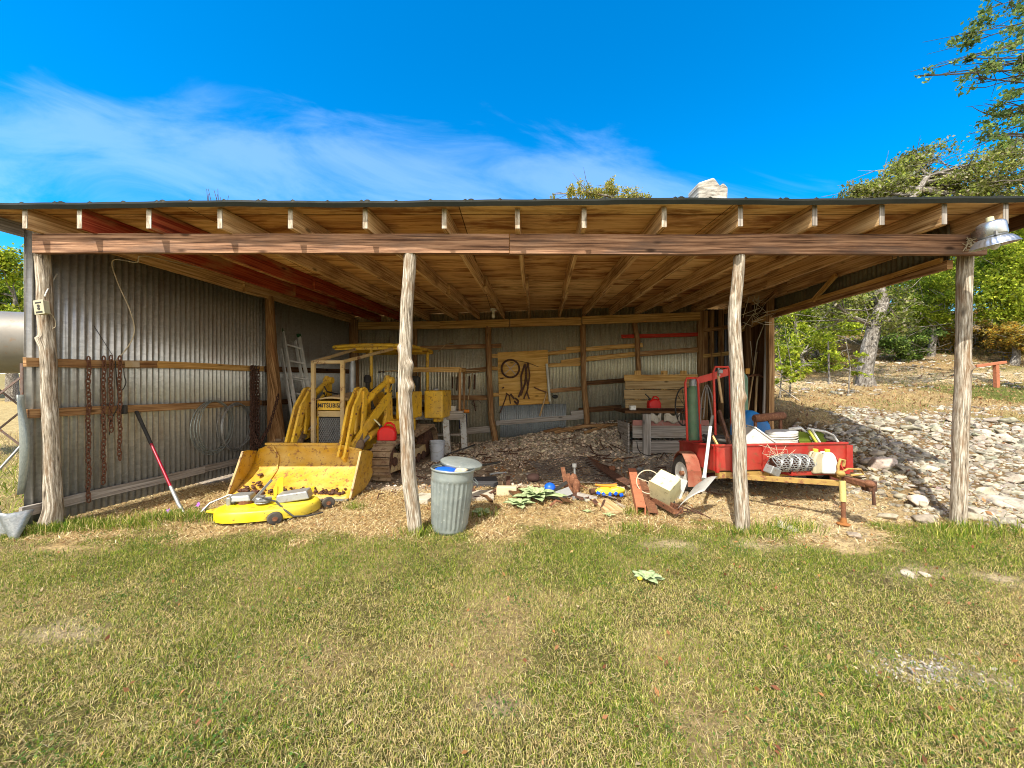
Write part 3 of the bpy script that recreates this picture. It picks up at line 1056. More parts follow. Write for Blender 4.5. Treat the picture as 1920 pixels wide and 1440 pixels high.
# horizontal boards nailed across the walls
for (y0, y1, z0, z1, mt, h) in ((3.58, 4.75, 1.60, 1.64, M_girt, .085), (4.76, 6.5, 1.645, 1.66, M_girtl, .085), (6.55, 9.3, 1.66, 1.70, M_dark, .10),
                                (3.6, 6.45, 1.125, 1.085, M_girt, .085), (6.5, 9.3, 1.08, 1.05, M_dark, .085),
                                (3.55, 5.4, .215, .20, M_grey, .095), (5.38, 9.0, .20, .16, M_grey, .09)):
    MB().beam((xl(y0) + .035, y0, z0), (xl(y1) + .035, y1, z1), .038, h, jit=.006).build("girt", mt, shed)
for (a, ya, b, yb, h, mt, off) in (
        (786, 653, 940, 648, .10, M_girt, .05), (870, 697, 915, 692, .11, M_girt, .05), (782, 745, 915, 746, .11, M_girt, .05),
        (921, 668, 936, 667, .09, M_girtl, .05), (914, 690, 936, 691, .09, M_girtl, .05), (922, 740, 936, 740, .09, M_girtl, .05),
        (1026, 663, 1092, 656, .09, M_girtl, .05), (1062, 655, 1093, 653, .10, M_girtl, .07), (1052, 679, 1093, 673, .09, M_girtl, .06),
        (1028, 685, 1092, 682, .09, M_girtl, .05), (1030, 733, 1094, 728, .09, M_girt, .05), (1096, 655, 1205, 647, .10, M_girtl, .05),
        (1096, 674, 1192, 664, .11, M_girtl, .05), (1198, 664, 1314, 655, .11, M_girt, .06), (1165, 631, 1314, 627, .08, M_redboard, .06),
        (1100, 719, 1172, 713, .10, M_dark, .05), (930, 793, 1097, 781, .11, M_grey, .06), (1070, 775, 1100, 772, .10, M_grey, .08), (866, 809, 922, 804, .15, M_grey, .05),
        (1318, 620, 1372, 612, .08, M_girt, .08), (1318, 668, 1372, 662, .08, M_girtl, .08), (1085, 770, 1165, 764, .12, M_dark, .05)):
    MB().beam(PB(a, ya, off), PB(b, yb, off), .03, h, jit=.004).build("girt", mt, shed)
# newer fine-ribbed sheet patched low on the back wall
a, b = PB(938, 812, .03), PB(1062, 802, .03)
corrugated("wall_patch", (a.x, a.y), (b.x, b.y), lambda t: Hs(0, 8.7) + .02 + .1 * t, lambda t: 1.4 + (720 - 757) / 720 * 8.8, M_galvnew, period=.05, amp=.007)

# torn flashing around the left corner
a = P(22, 950, 3.62)
rows = []
for j in range(9):
    t = j / 8
    rows.append([Vector((a.x + .30 * s, 3.50 + .08 * math.sin(s * 5 + t * 2) - .05 * (1 - s), -.02 + .34 * t - .09 * s * t + .015 * math.sin(9 * s + 5 * t))) for s in [k / 10 for k in range(11)]])
MB().loft(rows).build("flashing", galv("bent_flashing_steel", base=(.40, .43, .44, 1), dark=(.22, .24, .25, 1), rust_a=.2, metal=.5, rough=.35), shed, smooth=True, solid=.002)
rows = []
for j in range(13):
    t = j / 12
    z = .38 + .92 * t
    w = .055 * math.sin(math.pi * min(1, t * 1.1)) + .02
    rows.append([Vector((-4.555 + w * s, 3.575 - .05 * math.sin(s * 3.1), z)) for s in [k / 6 for k in range(7)]])
MB().loft(rows).build("flashing", galv("green_grey_flashing", base=(.42, .47, .44, 1), dark=(.25, .28, .27, 1), rust_a=.1, metal=.4, rough=.4), shed, smooth=True, solid=.002)

# ------------------------------------------------------------------ yellow track loader
def loader():
    Mx = Matrix.Translation((-2.63, 5.6, 0.0)) @ Matrix.Rotation(-math.atan(.12), 4, 'Z')
    t = thing("track_loader", "old yellow crawler loader with its worn bucket resting on the ground by the left wall", "loader", (-2.63, 5.6, 0), -math.atan(.12))

    def B():
        return MB(Mx)
    # hood and chassis
    b = B()
    b.plate([(-.23, .02, .50), (-.23, .02, 1.17), (-.26, 1.15, 1.27), (-.26, 1.15, .35), (-.23, .2, .35)], .02)
    b.plate([(.23, .02, .50), (.23, .02, 1.17), (.26, 1.15, 1.27), (.26, 1.15, .35), (.23, .2, .35)], .02)
    b.box((0, .6, .5), (.44, 1.1, .3))
    b.box((0, 1.5, .55), (.60, .9, .5))
    body = b.build("body", M_yellow, t, bevel=.008)
    b = B()
    b.loft([[(x, y, 1.17 + .088 * y + .03 * (1 - (x / .24) ** 2)) for x in (-.245, -.2, -.1, 0, .1, .2, .245)] for y in (-.02, .1, .4, .8, 1.15)])
    b.build("hood", M_yellowdust, t, smooth=True, solid=.02)
    # name band and pale strip above the radiator
    b = B().box((0, .0, 1.085), (.43, .03, .135))
    band = b.build("name_band", M_yellow, t, bevel=.006)
    b = B().box((0, -.004, .965), (.43, .03, .085))
    b.build("trim_strip", M_yellowdust, t, bevel=.006)
    cu_ = bpy.data.curves.new("lettering", 'FONT')
    cu_.body = "MITSUBISHI"
    cu_.size = .088
    cu_.align_x = 'CENTER'
    cu_.align_y = 'CENTER'
    cu_.extrude = .002
    cu_.offset = .0018
    cu_.space_character = 1.06
    to = bpy.data.objects.new("lettering_source", cu_)
    C.objects.link(to)
    bpy.context.view_layer.update()
    me = bpy.data.meshes.new_from_object(to.evaluated_get(bpy.context.evaluated_depsgraph_get()))
    bpy.data.objects.remove(to)
    xs = [v.co.x for v in me.vertices]
    k = .40 / (max(xs) - min(xs))
    for v in me.vertices:
        p = Vector((v.co.x * k, -.0175 - v.co.z, 1.085 + v.co.y))
        v.co = p
    me.materials.clear()
    me.materials.append(M_black)
    lo = bpy.data.objects.new("lettering", me)
    C.objects.link(lo)
    lo.parent = band
    # radiator grille: dark plate behind a perforated screen
    B().box((0, .03, .72), (.42, .02, .40)).build("radiator", M_black, t)
    b = B()
    for r in range(13):
        for q in range(15):
            x = -.2 + q * .0285 + (.014 if r % 2 else 0)
            z = .54 + r * .029
            if x > .2:
                continue
            b.tube([(x + .0135 * math.cos(a), -.002, z + .0135 * math.sin(a)) for a in [math.pi / 6 + k * math.pi / 3 for k in range(6)]], .0035, 4, closed=True)
    b.build("grille", M_steel, t)
    b = B()
    for x in (-.213, .213):
        b.beam((x, -.005, .5), (x, -.005, .93), .02, .03, up=(0, 1, 0))
    b.beam((-.22, -.005, .52), (.22, -.005, .52), .03, .03)
    b.build("grille_frame", M_yellow, t)
    # tubular front guard
    b = B()
    for x in (-.225, .225):
        b.beam((x, -.09, .42), (x, -.09, 1.73), .055, .045, up=(0, 1, 0))
    b.beam((-.245, -.09, 1.715), (.25, -.09, 1.715), .045, .045)
    b.beam((-.225, -.08, 1.72), (-.30, 1.25, 2.03), .04, .045)
    b.beam((.225, -.08, 1.72), (.40, 1.25, 2.03), .04, .045)
    b.build("front_guard", M_yellowdust, t, bevel=.004)
    # canopy
    cpos = []
    b = B()
    rows = []
    for y in (1.15, 1.2, 1.5, 1.9, 2.3, 2.4):
        rows.append([(x, y, 2.05 + .05 * math.cos(x / .95 * 1.5) - (.03 if y in (1.15, 2.4) else 0)) for x in (-.70, -.66, -.4, -.1, .2, .5, .68, .73)])
    b.loft(rows)
    can = b.build("canopy", M_yellow, t, smooth=True, solid=.05)
    b = B()
    for y in (1.2, 1.8, 2.35):
        b.beam((-.68, y, 2.03), (.71, y, 2.03), .04, .05)
    b.build("canopy_rib", M_yellow, can)
    for (x0, y0, z0, x1, y1, z1) in ((-.05, 1.3, 1.25, -.03, 1.25, 2.04), (.30, 1.7, 1.2, .28, 1.75, 2.04), (.62, 1.25, 1.45, .52, 1.22, 2.04), (.68, 2.2, 1.0, .66, 2.25, 2.04)):
        B().tube([(x0, y0, z0), (x1, y1, z1)], .028, 10).build("canopy_post", M_yellow, t, smooth=True)
    # exhaust and pre-cleaner
    B().lathe([(.0, 1.2), (.05, 1.2), (.05, 1.3), (.052, 1.32), (.052, 1.72), (.04, 1.76), (.04, 1.8)], 16, Matrix.Translation((-.10, .75, 0))).build("exhaust_pipe", M_steel, t, smooth=True)
    B().lathe([(.0, 1.2), (.035, 1.2), (.035, 1.42), (.06, 1.43), (.06, 1.52), (.03, 1.56)], 14, Matrix.Translation((.02, 1.02, 0))).build("air_cleaner", M_black, t, smooth=True)
    # seat and controls
    b = B()
    b.box((.25, 2.0, 1.05), (.50, .45, .14))
    b.box((.25, 2.22, 1.32), (.50, .12, .48), rot=Matrix.Rotation(R(-8), 3, 'X'))
    b.build("seat", M_black, t, bevel=.04)
    b = B()
    b.tube([(-.02, 1.5, 1.62), (.35, 1.42, 1.64), (.52, 1.4, 1.62), (.62, 1.4, 1.52), (.64, 1.4, 1.2)], .014, 8)
    b.tube([(.74, 1.3, 1.12), (.76, 1.3, 1.36), (.72, 1.3, 1.46), (.60, 1.32, 1.47)], .013, 8)
    b.build("handrail", M_yellowdust, t, smooth=True)
    for x, y in ((.02, 1.35), (.09, 1.36), (.33, 1.45)):
        o = B().tube([(x, y, 1.15), (x + .01, y + .02, 1.45), (x + .03, y + .06, 1.6)], .009, 6).build("control_lever", M_steel, t)
        B().ellipsoid((x + .03, y + .06, 1.62), (.022, .022, .026), 8, 6).build("knob", M_black, o, smooth=True)
    B().lathe([(.05, 0), (.05, .22), (.06, .24), (.06, .33), (.045, .36)], 14, Mx.inverted() @ Mx @ Matrix.Translation((.30, 1.2, 1.2))).build("console", M_yellowdust, t, smooth=True)
    # fuel tank and side boxes
    b = B().box((.70, 1.20, 1.04), (.26, .55, .46))
    b.box((.66, .95, .70), (.30, .55, .22))
    tk = b.build("side_tank", M_yellow, t, bevel=.02)
    b = B().box((.98, 1.95, 1.02), (.36, .6, .52))
    b.box((.98, 1.95, .72), (.16, .2, .1))
    tk2 = b.build("fuel_tank", M_yellow, t, bevel=.03)
    B().lathe([(.05, 1.28), (.05, 1.31), (.03, 1.33)], 12, Matrix.Translation((.98, 1.8, 0))).build("filler_cap", M_steel, tk2)
    # loader towers, arms, rams, on both sides
    for s in (-1, 1):
        o = s * .53
        b = B()
        pr = [(.55, .55), (1.0, .55), (1.0, .72), (.86, .85), (.82, 1.50), (.70, 1.54), (.66, 1.45), (.62, .9)]
        Mp = Matrix(((0, 0, 1, o - .03), (1, 0, 0, 0), (0, 1, 0, 0), (0, 0, 0, 1)))
        b.prism(pr, .05, Mp)
        for z in (1.36, 1.2, 1.04, .9):
            pass
        tw = b.build("tower", M_yellow, t, bevel=.006)
        b = B()
        for z in (.92, 1.07, 1.24):
            b.box((o, .63, z), (.03, .014, .05))
        b.build("slot", M_black, tw)
        B().tube([(o - .06, .75, 1.46), (o + .08, .75, 1.46)], .055, 14).build("pivot_pin", M_yellow, tw, smooth=True)
        # main lift arm: from tower top forward and down to the bucket
        b = B()
        q = s * .43
        b.beam((o + s * .02, .74, 1.22), (q + s * .06, .12, .78), .045, .15)
        b.beam((q + s * .06, .14, .80), (q, -.40, .36), .045, .14)
        b.build("lift_arm", M_yellow, t, bevel=.01)
        # dog-leg lever plates standing in front of the radiator side
        for dx in (-.045, .045):
            b = B()
            x = s * .40 + dx
            Mp = Matrix(((0, 0, 1, x - .017), (1, 0, 0, 0), (0, 1, 0, 0), (0, 0, 0, 1)))
            b.prism([(-.44, .42), (-.36, .42), (-.12, .98), (.12, 1.22), (.16, 1.33), (.10, 1.36), (.02, 1.34), (-.20, 1.08)], .034, Mp)
            b.prism([(.02, 1.30), (.10, 1.34), (.15, 1.28), (.08, .95), (-.02, .66), (-.06, .68), (-.01, 1.0)], .030, Mp @ Matrix.Translation((0, 0, s * .035)))
            b.build("lever_plate", M_yellow, t, bevel=.004)
        B().tube([(s * .40 - .07, .09, 1.30), (s * .40 + .07, .09, 1.30)], .03, 12).build("pivot_pin", M_steel, t, smooth=True)
        # rams
        b = B()
        b.tube([(s * .46, .18, 1.18), (s * .52, .78, 1.48)], .045, 12)
        b.tube([(s * .455, .13, 1.155), (s * .47, .26, 1.22)], .062, 12)
        rm = b.build("tilt_ram", M_yellow, t, smooth=True)
        B().tube([(s * .43, -.02, 1.06), (s * .46, .16, 1.17)], .02, 8).build("ram_rod", M_steel, rm, smooth=True)
        b = B()
        b.tube([(s * .55, .72, .74), (s * .50, .12, .62)], .058, 12)
        rm = b.build("lift_ram", M_yellow, t, smooth=True)
        B().tube([(s * .50, .12, .62), (s * .46, -.28, .46)], .03, 8).build("ram_rod", M_steel, rm, smooth=True)
        b = B()
        b.beam((s * .47, .05, .72), (s * .44, -.36, .30), .06, .08)
        b.ellipsoid((s * .47, -.1, .52), (.07, .09, .10), 12, 8, wob=.1)
        b.build("bucket_link", M_track, t, smooth=True)
        # hydraulic hoses and bolts
        b = B()
        for k in range(3):
            b.tube([(s * .56, .78 + .03 * k, 1.40 - .1 * k), (s * (.50 - .02 * k), .62, 1.16 - .06 * k), (s * .47, .38 - .05 * k, 1.02), (s * .46, .30, 1.16 - .03 * k)], .011, 6)
        b.tube([(s * .30, .75, 1.22), (s * .36, .45, 1.28), (s * .44, .50, 1.36)], .012, 6)
        b.build("hydraulic_hose", M_black, t, smooth=True)
        b = B()
        for (y, z) in ((.06, 1.29), (.0, 1.12), (-.16, .98), (-.30, .70), (-.38, .50)):
            b.tube([(s * .40 + s * .056, y, z), (s * .40 + s * .072, y, z)], .016, 6)
            b.tube([(s * .40 - s * .056, y - .012, z), (s * .40 - s * .072, y - .012, z)], .016, 6)
        b.build("bolt_head", M_rust, t)
        # crawler track
        x0 = s * .80
        loop = []
        r1, r2, ya, yb, zc = .26, .30, .10, 1.72, .29
        for k in range(9):
            a = math.pi / 2 + math.pi * k / 8
            loop.append((ya + r1 * math.cos(a), zc - .02 + r1 * math.sin(a)))
        for k in range(1, 10):
            loop.append((ya + (yb - ya) * k / 10, .015))
        for k in range(9):
            a = -math.pi / 2 + math.pi * k / 8
            loop.append((yb + r2 * math.cos(a), zc + .02 + r2 * math.sin(a)))
        for k in range(1, 10):
            u = k / 10
            loop.append((yb + (ya - yb) * u, zc + .02 + r2 + (r1 - r2 - .04) * u - .03 * math.sin(u * math.pi)))
        b = B()
        n = len(loop)
        for i in range(n):
            p, q2 = loop[i], loop[(i + 1) % n]
            L = math.dist(p, q2)
            k = max(1, round(L / .13))
            for j in range(k):
                u = (j + .5) / k
                c = Vector((x0, p[0] + (q2[0] - p[0]) * u, p[1] + (q2[1] - p[1]) * u))
                ang = math.atan2(q2[1] - p[1], q2[0] - p[0])
                rt = Matrix.Rotation(ang, 3, 'X')
                b.box(c, (.30, L / k * .93, .03), rt)
                b.box(c + rt @ Vector((0, -L / k * .38, -.028)), (.30, .016, .04), rt)
        tr = b.build("track", M_track, t, bevel=.003)
        b = B()
        Ry = Matrix.Rotation(R(90), 4, 'Y')
        for (y, z, r) in ((ya, zc - .02, .21), (yb, zc + .02, .25)):
            b.lathe([(.05, -.09), (r * .8, -.09), (r, -.06), (r, .06), (r * .8, .09), (.07, .10), (.06, .14), (.0, .14)], 22, Matrix.Translation((x0, y, z)) @ Ry)
        for k in range(5):
            b.lathe([(.0, -.1), (.08, -.1), (.08, .1), (.0, .1)], 12, Matrix.Translation((x0, .42 + k * .24, .13)) @ Ry)
        b.build("track_roller", M_rustdk, tr, smooth=True)
        b = B().beam((x0, .05, .22), (x0, 1.75, .24), .16, .14)
        b.plate([(x0 + .1, .0, .13), (x0 + .1, .45, .10), (x0 + .1, .40, .34), (x0 + .1, .10, .40)], .02)
        b.build("track_frame", M_yellowdust, tr)
    # ---- bucket (in scene coordinates)
    m = MB()
    prof = [(4.60, .025), (4.72, .05), (4.86, .105), (5.0, .175), (5.12, .26), (5.20, .35), (5.235, .44), (5.235, .52), (5.21, .59)]
    rows = []
    for (y, z) in prof:
        f = max(0, (z - .50) / .085)
        xl_ = -3.42 - .11 * (y - 4.6) + .20 * f
        xr_ = -1.955 - .02 * (y - 4.6) - .36 * f
        rows.append([(xl_ + (xr_ - xl_) * k / 24, y - .02 * k / 24, z + .004 * math.sin(k * 1.1 + z * 9)) for k in range(25)])
    m.loft(rows)
    bk = m.build("bucket", M_bucket, t, smooth=True, solid=.022)
    for x, s_, dx in ((-3.42, -1, -.11), (-1.955, 1, -.02)):
        pts = [(x + dx * (y - 4.6) + s_ * .012, y, z) for (y, z) in [(4.60, .015), (5.02, .012), (5.2, .05), (5.36, .13), (5.42, .27), (5.40, .40), (5.34, .47), (5.05, .53), (4.95, .53), (4.80, .30)]]
        MB().plate(pts, .022).build("side_plate", M_bucket, bk, bevel=.004)
        e = MB().tube([(x + dx * .0 + s_ * .012, 4.605, .02), (x + dx * .2 + s_ * .012, 4.80, .30), (x + dx * .36 + s_ * .012, 4.95, .53)], .014, 6)
        e.build("edge_bar", M_yellowdust, bk, smooth=True)
    MB().beam((-3.42, 4.585, .022), (-1.955, 4.585, .022), .07, .022).build("cutting_edge", M_steel, bk)
    MB().beam((-3.34, 5.215, .588), (-2.32, 5.20, .586), .05, .03).build("top_lip", M_bucket, bk)
    # weld seam and a curved brace inside
    MB().tube([(-3.24, 5.20, .56), (-3.16, 5.20, .42), (-3.11, 5.08, .255), (-3.11, 4.86, .125)], .012, 6).build("brace", M_bucket, bk, smooth=True)
    dirt = MB()
    rs = random.Random(4)
    for k in range(150):
        x = rs.uniform(-3.36, -2.05)
        y = 4.66 + abs(rs.gauss(0, .05)) if x > -3.15 else 4.70 + abs(rs.gauss(0, .1))
        r_ = rs.uniform(.008, .022) * (1.5 if x < -3.1 else 1)
        dirt.ellipsoid((x, y, .03 + (y - 4.6) * .45 + r_ * .4), (r_, r_ * 1.2, r_ * .6), 7, 5, wob=.2, seed=k)
    tag(dirt.build("dirt", M_rustdk, bk, smooth=True), kind='stuff')
    return t


loader()


def gas_can(label, p, ang, spout, s=1.0):
    t = thing("fuel_can", label, "fuel can", p, ang, "red fuel cans")
    M_ = WM[t.name] @ Matrix.Scale(s, 4)
    m = MB(M_)
    poly = [(-.12, .0), (.12, .0), (.135, .03), (.135, .14), (.10, .20), (.02, .235), (-.07, .22), (-.12, .18), (-.135, .13), (-.135, .03)]
    m.prism(poly, .16, Matrix(((1, 0, 0, 0), (0, 0, -1, .08), (0, 1, 0, 0), (0, 0, 0, 1))))
    m.build("body", M_redplastic, t, bevel=.03, smooth=True)
    m = MB(M_).tube([(-.04, 0, .22), (-.01, 0, .27), (.05, 0, .275), (.10, 0, .24), (.115, 0, .17)], .016, 8)
    m.build("handle", M_redplastic, t, smooth=True)
    m = MB(M_).tube([(-.085, 0, .20), (-.10, 0, .235)], .028, 10)
    cp = m.build("cap", M_black, t, smooth=True)
    MB(M_).tube([(-.10, 0, .235), (-.125, 0, .27), (-.19, 0, .33)], .012, 8).build("spout", spout, cp, smooth=True)
    return t


gas_can("red fuel can with a cream spout standing on the loader's crawler track", (-1.86, 5.72, .545), R(8), M_cream)


# ------------------------------------------------------------------ mower deck
def mower():
    c = P(512, 955, 4.12)
    c.z = .0
    ang = R(14)
    t = thing("mower_deck", "bright yellow riding mower deck lying in the straw before the loader bucket", "mower deck", (c.x, c.y, 0), ang)
    M_ = WM[t.name] @ Matrix.Diagonal((.88, .9, .8, 1))
    out = []
    for (x, y) in ((-.60, -.10), (-.50, -.27), (-.34, -.33), (.0, -.33), (.30, -.28), (.46, -.18), (.54, .0), (.50, .16), (.34, .26), (.05, .28), (-.25, .27), (-.48, .18), (-.58, .05)):
        out.append((x, y))

    def ring(k, z, dx=0):
        return [(x * k + dx, y * k, z) for x, y in out]

    m = MB(M_)
    rings = [ring(1.0, .035), ring(1.005, .10), ring(.985, .145), ring(.94, .168), ring(.80, .172), ring(.74, .155)]
    vs = [p for r_ in rings for p in r_]
    n = len(out)
    fs = []
    for i in range(len(rings) - 1):
        for k in range(n):
            k2 = (k + 1) % n
            fs.append((i * n + k, i * n + k2, (i + 1) * n + k2, (i + 1) * n + k))
    fs.append(tuple(range((len(rings) - 1) * n, len(rings) * n)))
    m.add(vs, fs)
    m.build("deck_shell", M_mower, t, smooth=True, sub=1)
    MB(M_).prism([(-.70, -.02), (-.56, -.10), (-.52, .06), (-.66, .07)], .03, Matrix.Translation((0, 0, .09))).build("hitch_tab", M_mower, t, bevel=.01)
    m = MB(M_).box((-.36, .10, .235), (.24, .22, .08), taper=.8)
    m.box((-.47, .06, .21), (.05, .16, .12))
    m.build("pulley_cover", M_steel, t, bevel=.015)
    MB(M_).lathe([(.0, 0), (.09, 0), (.09, .045), (.0, .045)], 18, Matrix.Translation((-.32, .08, .16))).build("pulley", M_rust, t)
    m = MB(M_).box((.22, .06, .225), (.38, .22, .11), rot=Matrix.Rotation(R(-6), 3, 'Y'), taper=.88)
    m.build("belt_guard", M_steel, t, bevel=.012)
    m = MB(M_)
    for (x, y, r_, z) in ((-.10, -.02, .09, .185), (-.06, .0, .05, .205), (-.16, .06, .06, .215)):
        m.lathe([(.0, 0), (r_, 0), (r_ * .85, .012), (r_, .024), (0, .024)], 18, Matrix.Translation((x, y, z)))
    m.build("pulley", M_steel, t)
    belt = [(-.30 + .14 * math.cos(a), .05 + .12 * math.sin(a), .205 + .012 * math.sin(3 * a)) for a in [k * .3 for k in range(14)]]
    m = MB(M_).tube([(-.1, -.03, .24), (.08, -.15, .22), (.2, -.27, .15), (.32, -.33, .07), (.46, -.31, .055), (.6, -.2, .05)], .011, 6)
    m.tube(belt, .009, 6)
    m.build("drive_belt", M_black, t, smooth=True)
    MB(M_).beam((-.22, .0, .20), (-.06, .14, .43), .012, .03).build("lift_link", M_steel, t)
    MB(M_).plate([(-.06, .20, .18), (.05, .20, .18), (.05, .20, .45), (.0, .20, .44), (-.06, .20, .30)], .006).build("bracket", M_mower, t)
    MB(M_).plate([(.28, .27, .17), (.38, .27, .17), (.40, .27, .28), (.34, .27, .25), (.30, .27, .29)], .006).build("bracket", M_mower, t)
    MB(M_).tube([(-.35, .2, .2), (-.55, .2, .24), (-.72, .12, .17), (-.78, .06, .08)], .014, 7).build("lift_rod", M_steel, t, smooth=True)
    for (x, y) in ((.14, -.37), (.60, .10)):
        w = MB(M_).lathe([(.0, -.028), (.045, -.028), (.07, -.026), (.078, -.015), (.078, .015), (.07, .026), (.045, .028), (.0, .028)], 20,
                         Matrix.Translation((x, y, .078)) @ Matrix.Rotation(R(90), 4, 'X') @ Matrix.Rotation(R(20), 4, 'Y')).build("gauge_wheel", M_tyre, t, smooth=True)
        MB(M_).lathe([(.0, -.034), (.028, -.034), (.028, .034), (.0, .034)], 12,
                     Matrix.Translation((x, y, .078)) @ Matrix.Rotation(R(90), 4, 'X') @ Matrix.Rotation(R(20), 4, 'Y')).build("hub", M_rust, w)
    return t


mower()


# ------------------------------------------------------------------ things along the left wall
def chain(name, label, strands, mat, link=.034, r=.0065):
    t = None
    m = MB()
    for top, length in strands:
        top = Vector(top)
        nlk = int(length / (link * 1.35))
        for k in range(nlk):
            a = k * 1.57 + .25 * math.sin(k)
            c = top + Vector((.006 * math.sin(k * .8), 0, -k * link * 1.35))
            ax = Vector((math.cos(a), math.sin(a), 0))
            pts = []
            for j in range(8):
                th = 2 * math.pi * j / 8
                pts.append(c + ax * (math.cos(th) * link * .52) + Vector((0, 0, math.sin(th) * link * .98)))
            m.tube(pts, r, 5, closed=True)
    o = m.build(name, mat, None, smooth=True)
    return tag(o, label, "chain", "rusty chains on the left wall")


def LW(px, py, off=.09):
    d = dleft(px)
    p = P(px, py, d)
    p.x += off
    return p


M_chain = paint("rusty_chain_iron", (.13, .055, .03, 1), rust=(.07, .03, .02, 1), amount=.4, scale=30, rough=.9)
q = LW(150, 674)
chain("rusty_chain", "single rusty chain, the one nearest the front post on the left wall", [(q, 1.52)], M_chain)
q = LW(179, 673)
chain("rusty_chain", "rusty chain looped in many strands beside the single chain on the left wall", [(q, 1.40), (q + Vector((.02, .055, .01)), .85), (q + Vector((.06, .11, .01)), 1.18)], M_chain)
q = LW(461, 690)
M_chaindk = paint("dark_chain_iron", (.07, .035, .025, 1), rust=(.12, .05, .03, 1), amount=.3, scale=30, rough=.9)
chain("rusty_chain", "dark chain bunch hanging on the left wall just before the inner post",
      [(q, 1.3), (q + Vector((.03, .04, 0)), 1.5), (q + Vector((.05, .02, 0)), 1.35), (q + Vector((.05, -.03, 0)), 1.5), (q + Vector((.05, -.06, 0)), 1.5), (q + Vector((.06, .07, 0)), 1.4)], M_chaindk, link=.04, r=.008)
# chain swag across the foot of the inner post
m = MB()
pts = [P(470, 800, 6.1), P(485, 835, 6.2), P(505, 800, 6.28), P(522, 742, 6.3)]
for i in range(40):
    u = i / 39 * 3
    k = min(2, int(u))
    c = pts[k].lerp(pts[k + 1], u - k)
    a = i * 1.57
    ax = Vector((math.cos(a), math.sin(a) * .7, .3 * math.sin(i)))
    m.tube([c + ax * (math.cos(th) * .02) + Vector((0, 0, math.sin(th) * .034)) for th in [j * math.pi / 4 for j in range(8)]], .008, 5, closed=True)
tag(m.build("rusty_chain", M_chaindk, None, smooth=True), "dark chain slung around the foot of the inner post", "chain", "rusty chains on the left wall")


def coil(label, c, r, n, mat, seed, group="wire coils on the left wall"):
    m = MB()
    rs = random.Random(seed)
    for k in range(n):
        rr = r * (1 + rs.uniform(-.07, .05))
        ox, oz = rs.uniform(-.02, .02), rs.uniform(-.025, .015)
        tl = rs.uniform(-.05, .05)
        m.tube([c + Vector((tl * math.cos(a) + .004 * k, rr * math.cos(a) + ox, rr * math.sin(a) * 1.05 + oz)) for a in [j * 2 * math.pi / 40 for j in range(40)]], .0055, 5, closed=True)
    o = m.build("wire_coil", mat, None, smooth=True)
    return tag(o, label, "wire coil", group)


coil("thin grey wire coil on the left wall, the wider and fainter of the two coils", LW(391, 800, .07), .36, 6, M_galvcan, 1)
coil("grey wire coil on the left wall right beside the dark chain bunch", LW(432, 799, .08), .33, 7, M_steel, 2)


# long-handled grass whip with a red shaft
def grass_cutter():
    top = P(256, 772, 4.50)
    bot = P(342, 965, 4.10)
    bot.z = .03
    t = thing("grass_whip", "red-handled grass whip with a black grip leaning on the left wall boards", "garden tool", bot)
    a, b_ = top.lerp(bot, .34), top.lerp(bot, .76)
    MB().tube([top, top.lerp(a, .5), a], [.019, .017, .017], 12, wob=.02).build("grip", M_black, t, smooth=True)
    MB().tube([a, b_], .0135, 12).build("shaft", paint("dark_red_shaft", (.30, .008, .028, 1), rough=.3, scale=4), t, smooth=True)
    k = top.lerp(bot, .93)
    m = MB().tube([b_, top.lerp(bot, .80), k, k + Vector((.06, -.02, -.06)), k + Vector((.13, -.05, -.10))], [.016, .019, .018, .014, .012], 10)
    m.build("head_shank", M_steel, t, smooth=True)
    e = k + Vector((.13, -.05, -.10))
    m = MB().plate([e + Vector((-.06, -.06, -.02)), e + Vector((.10, .02, .02)), e + Vector((.12, .05, .02)), e + Vector((-.05, -.02, -.02))], .004)
    m.build("blade", M_steel, t)
    return t


grass_cutter()


def cable(name, label, pts, r, mat, group=None, cat="cable"):
    P2 = []
    pts = [Vector(p) for p in pts]
    for i in range(len(pts) - 1):
        p0, p1, p2, p3 = pts[max(0, i - 1)], pts[i], pts[i + 1], pts[min(len(pts) - 1, i + 2)]
        for j in range(8):
            u = j / 8
            P2.append(.5 * ((2 * p1) + (p2 - p0) * u + (2 * p0 - 5 * p1 + 4 * p2 - p3) * u * u + (3 * p1 - p0 - 3 * p2 + p3) * u ** 3))
    P2.append(pts[-1])
    o = MB().tube(P2, r, 6).build(name, mat, None, smooth=True)
    return tag(o, label, cat, group)


cable("power_cable", "beige power cable looping from the rafters down the left wall to a board",
      [P(420, 512, 5.6), P(330, 492, 4.7), P(266, 480, 4.3), P(256, 492, 4.3), P(212, 488, 4.25), P(219, 525, 4.28), P(243, 580, 4.34), P(252, 620, 4.38), P(240, 650, 4.36), P(217, 676, 4.3)], .006, M_cable)
cable("power_cable", "thin black cord running diagonally down the left wall from a nail", [P(112, 512, 3.92), P(150, 570, 4.05), P(185, 625, 4.18), P(212, 668, 4.26)], .003, M_black)
cable("power_cable", "black cord hanging below the upper board of the left wall with a loop", [P(216, 676, 4.26), P(219, 720, 4.26), P(221, 760, 4.27), P(207, 790, 4.24), P(205, 815, 4.24)], .005, M_black)
cable("power_cable", "short black plug lead drooping under the pale cardboard tag", [P(232, 690, 4.28), P(233, 705, 4.3), P(236, 718, 4.32), P(228, 732, 4.3), P(219, 722, 4.28)], .005, M_black)
o = MB().box(LW(213, 768, .12), (.05, .04, .10)).build("cord_plug", M_black, None, bevel=.01)
tag(o, "black cord plug hanging against the middle board of the left wall", "plug")
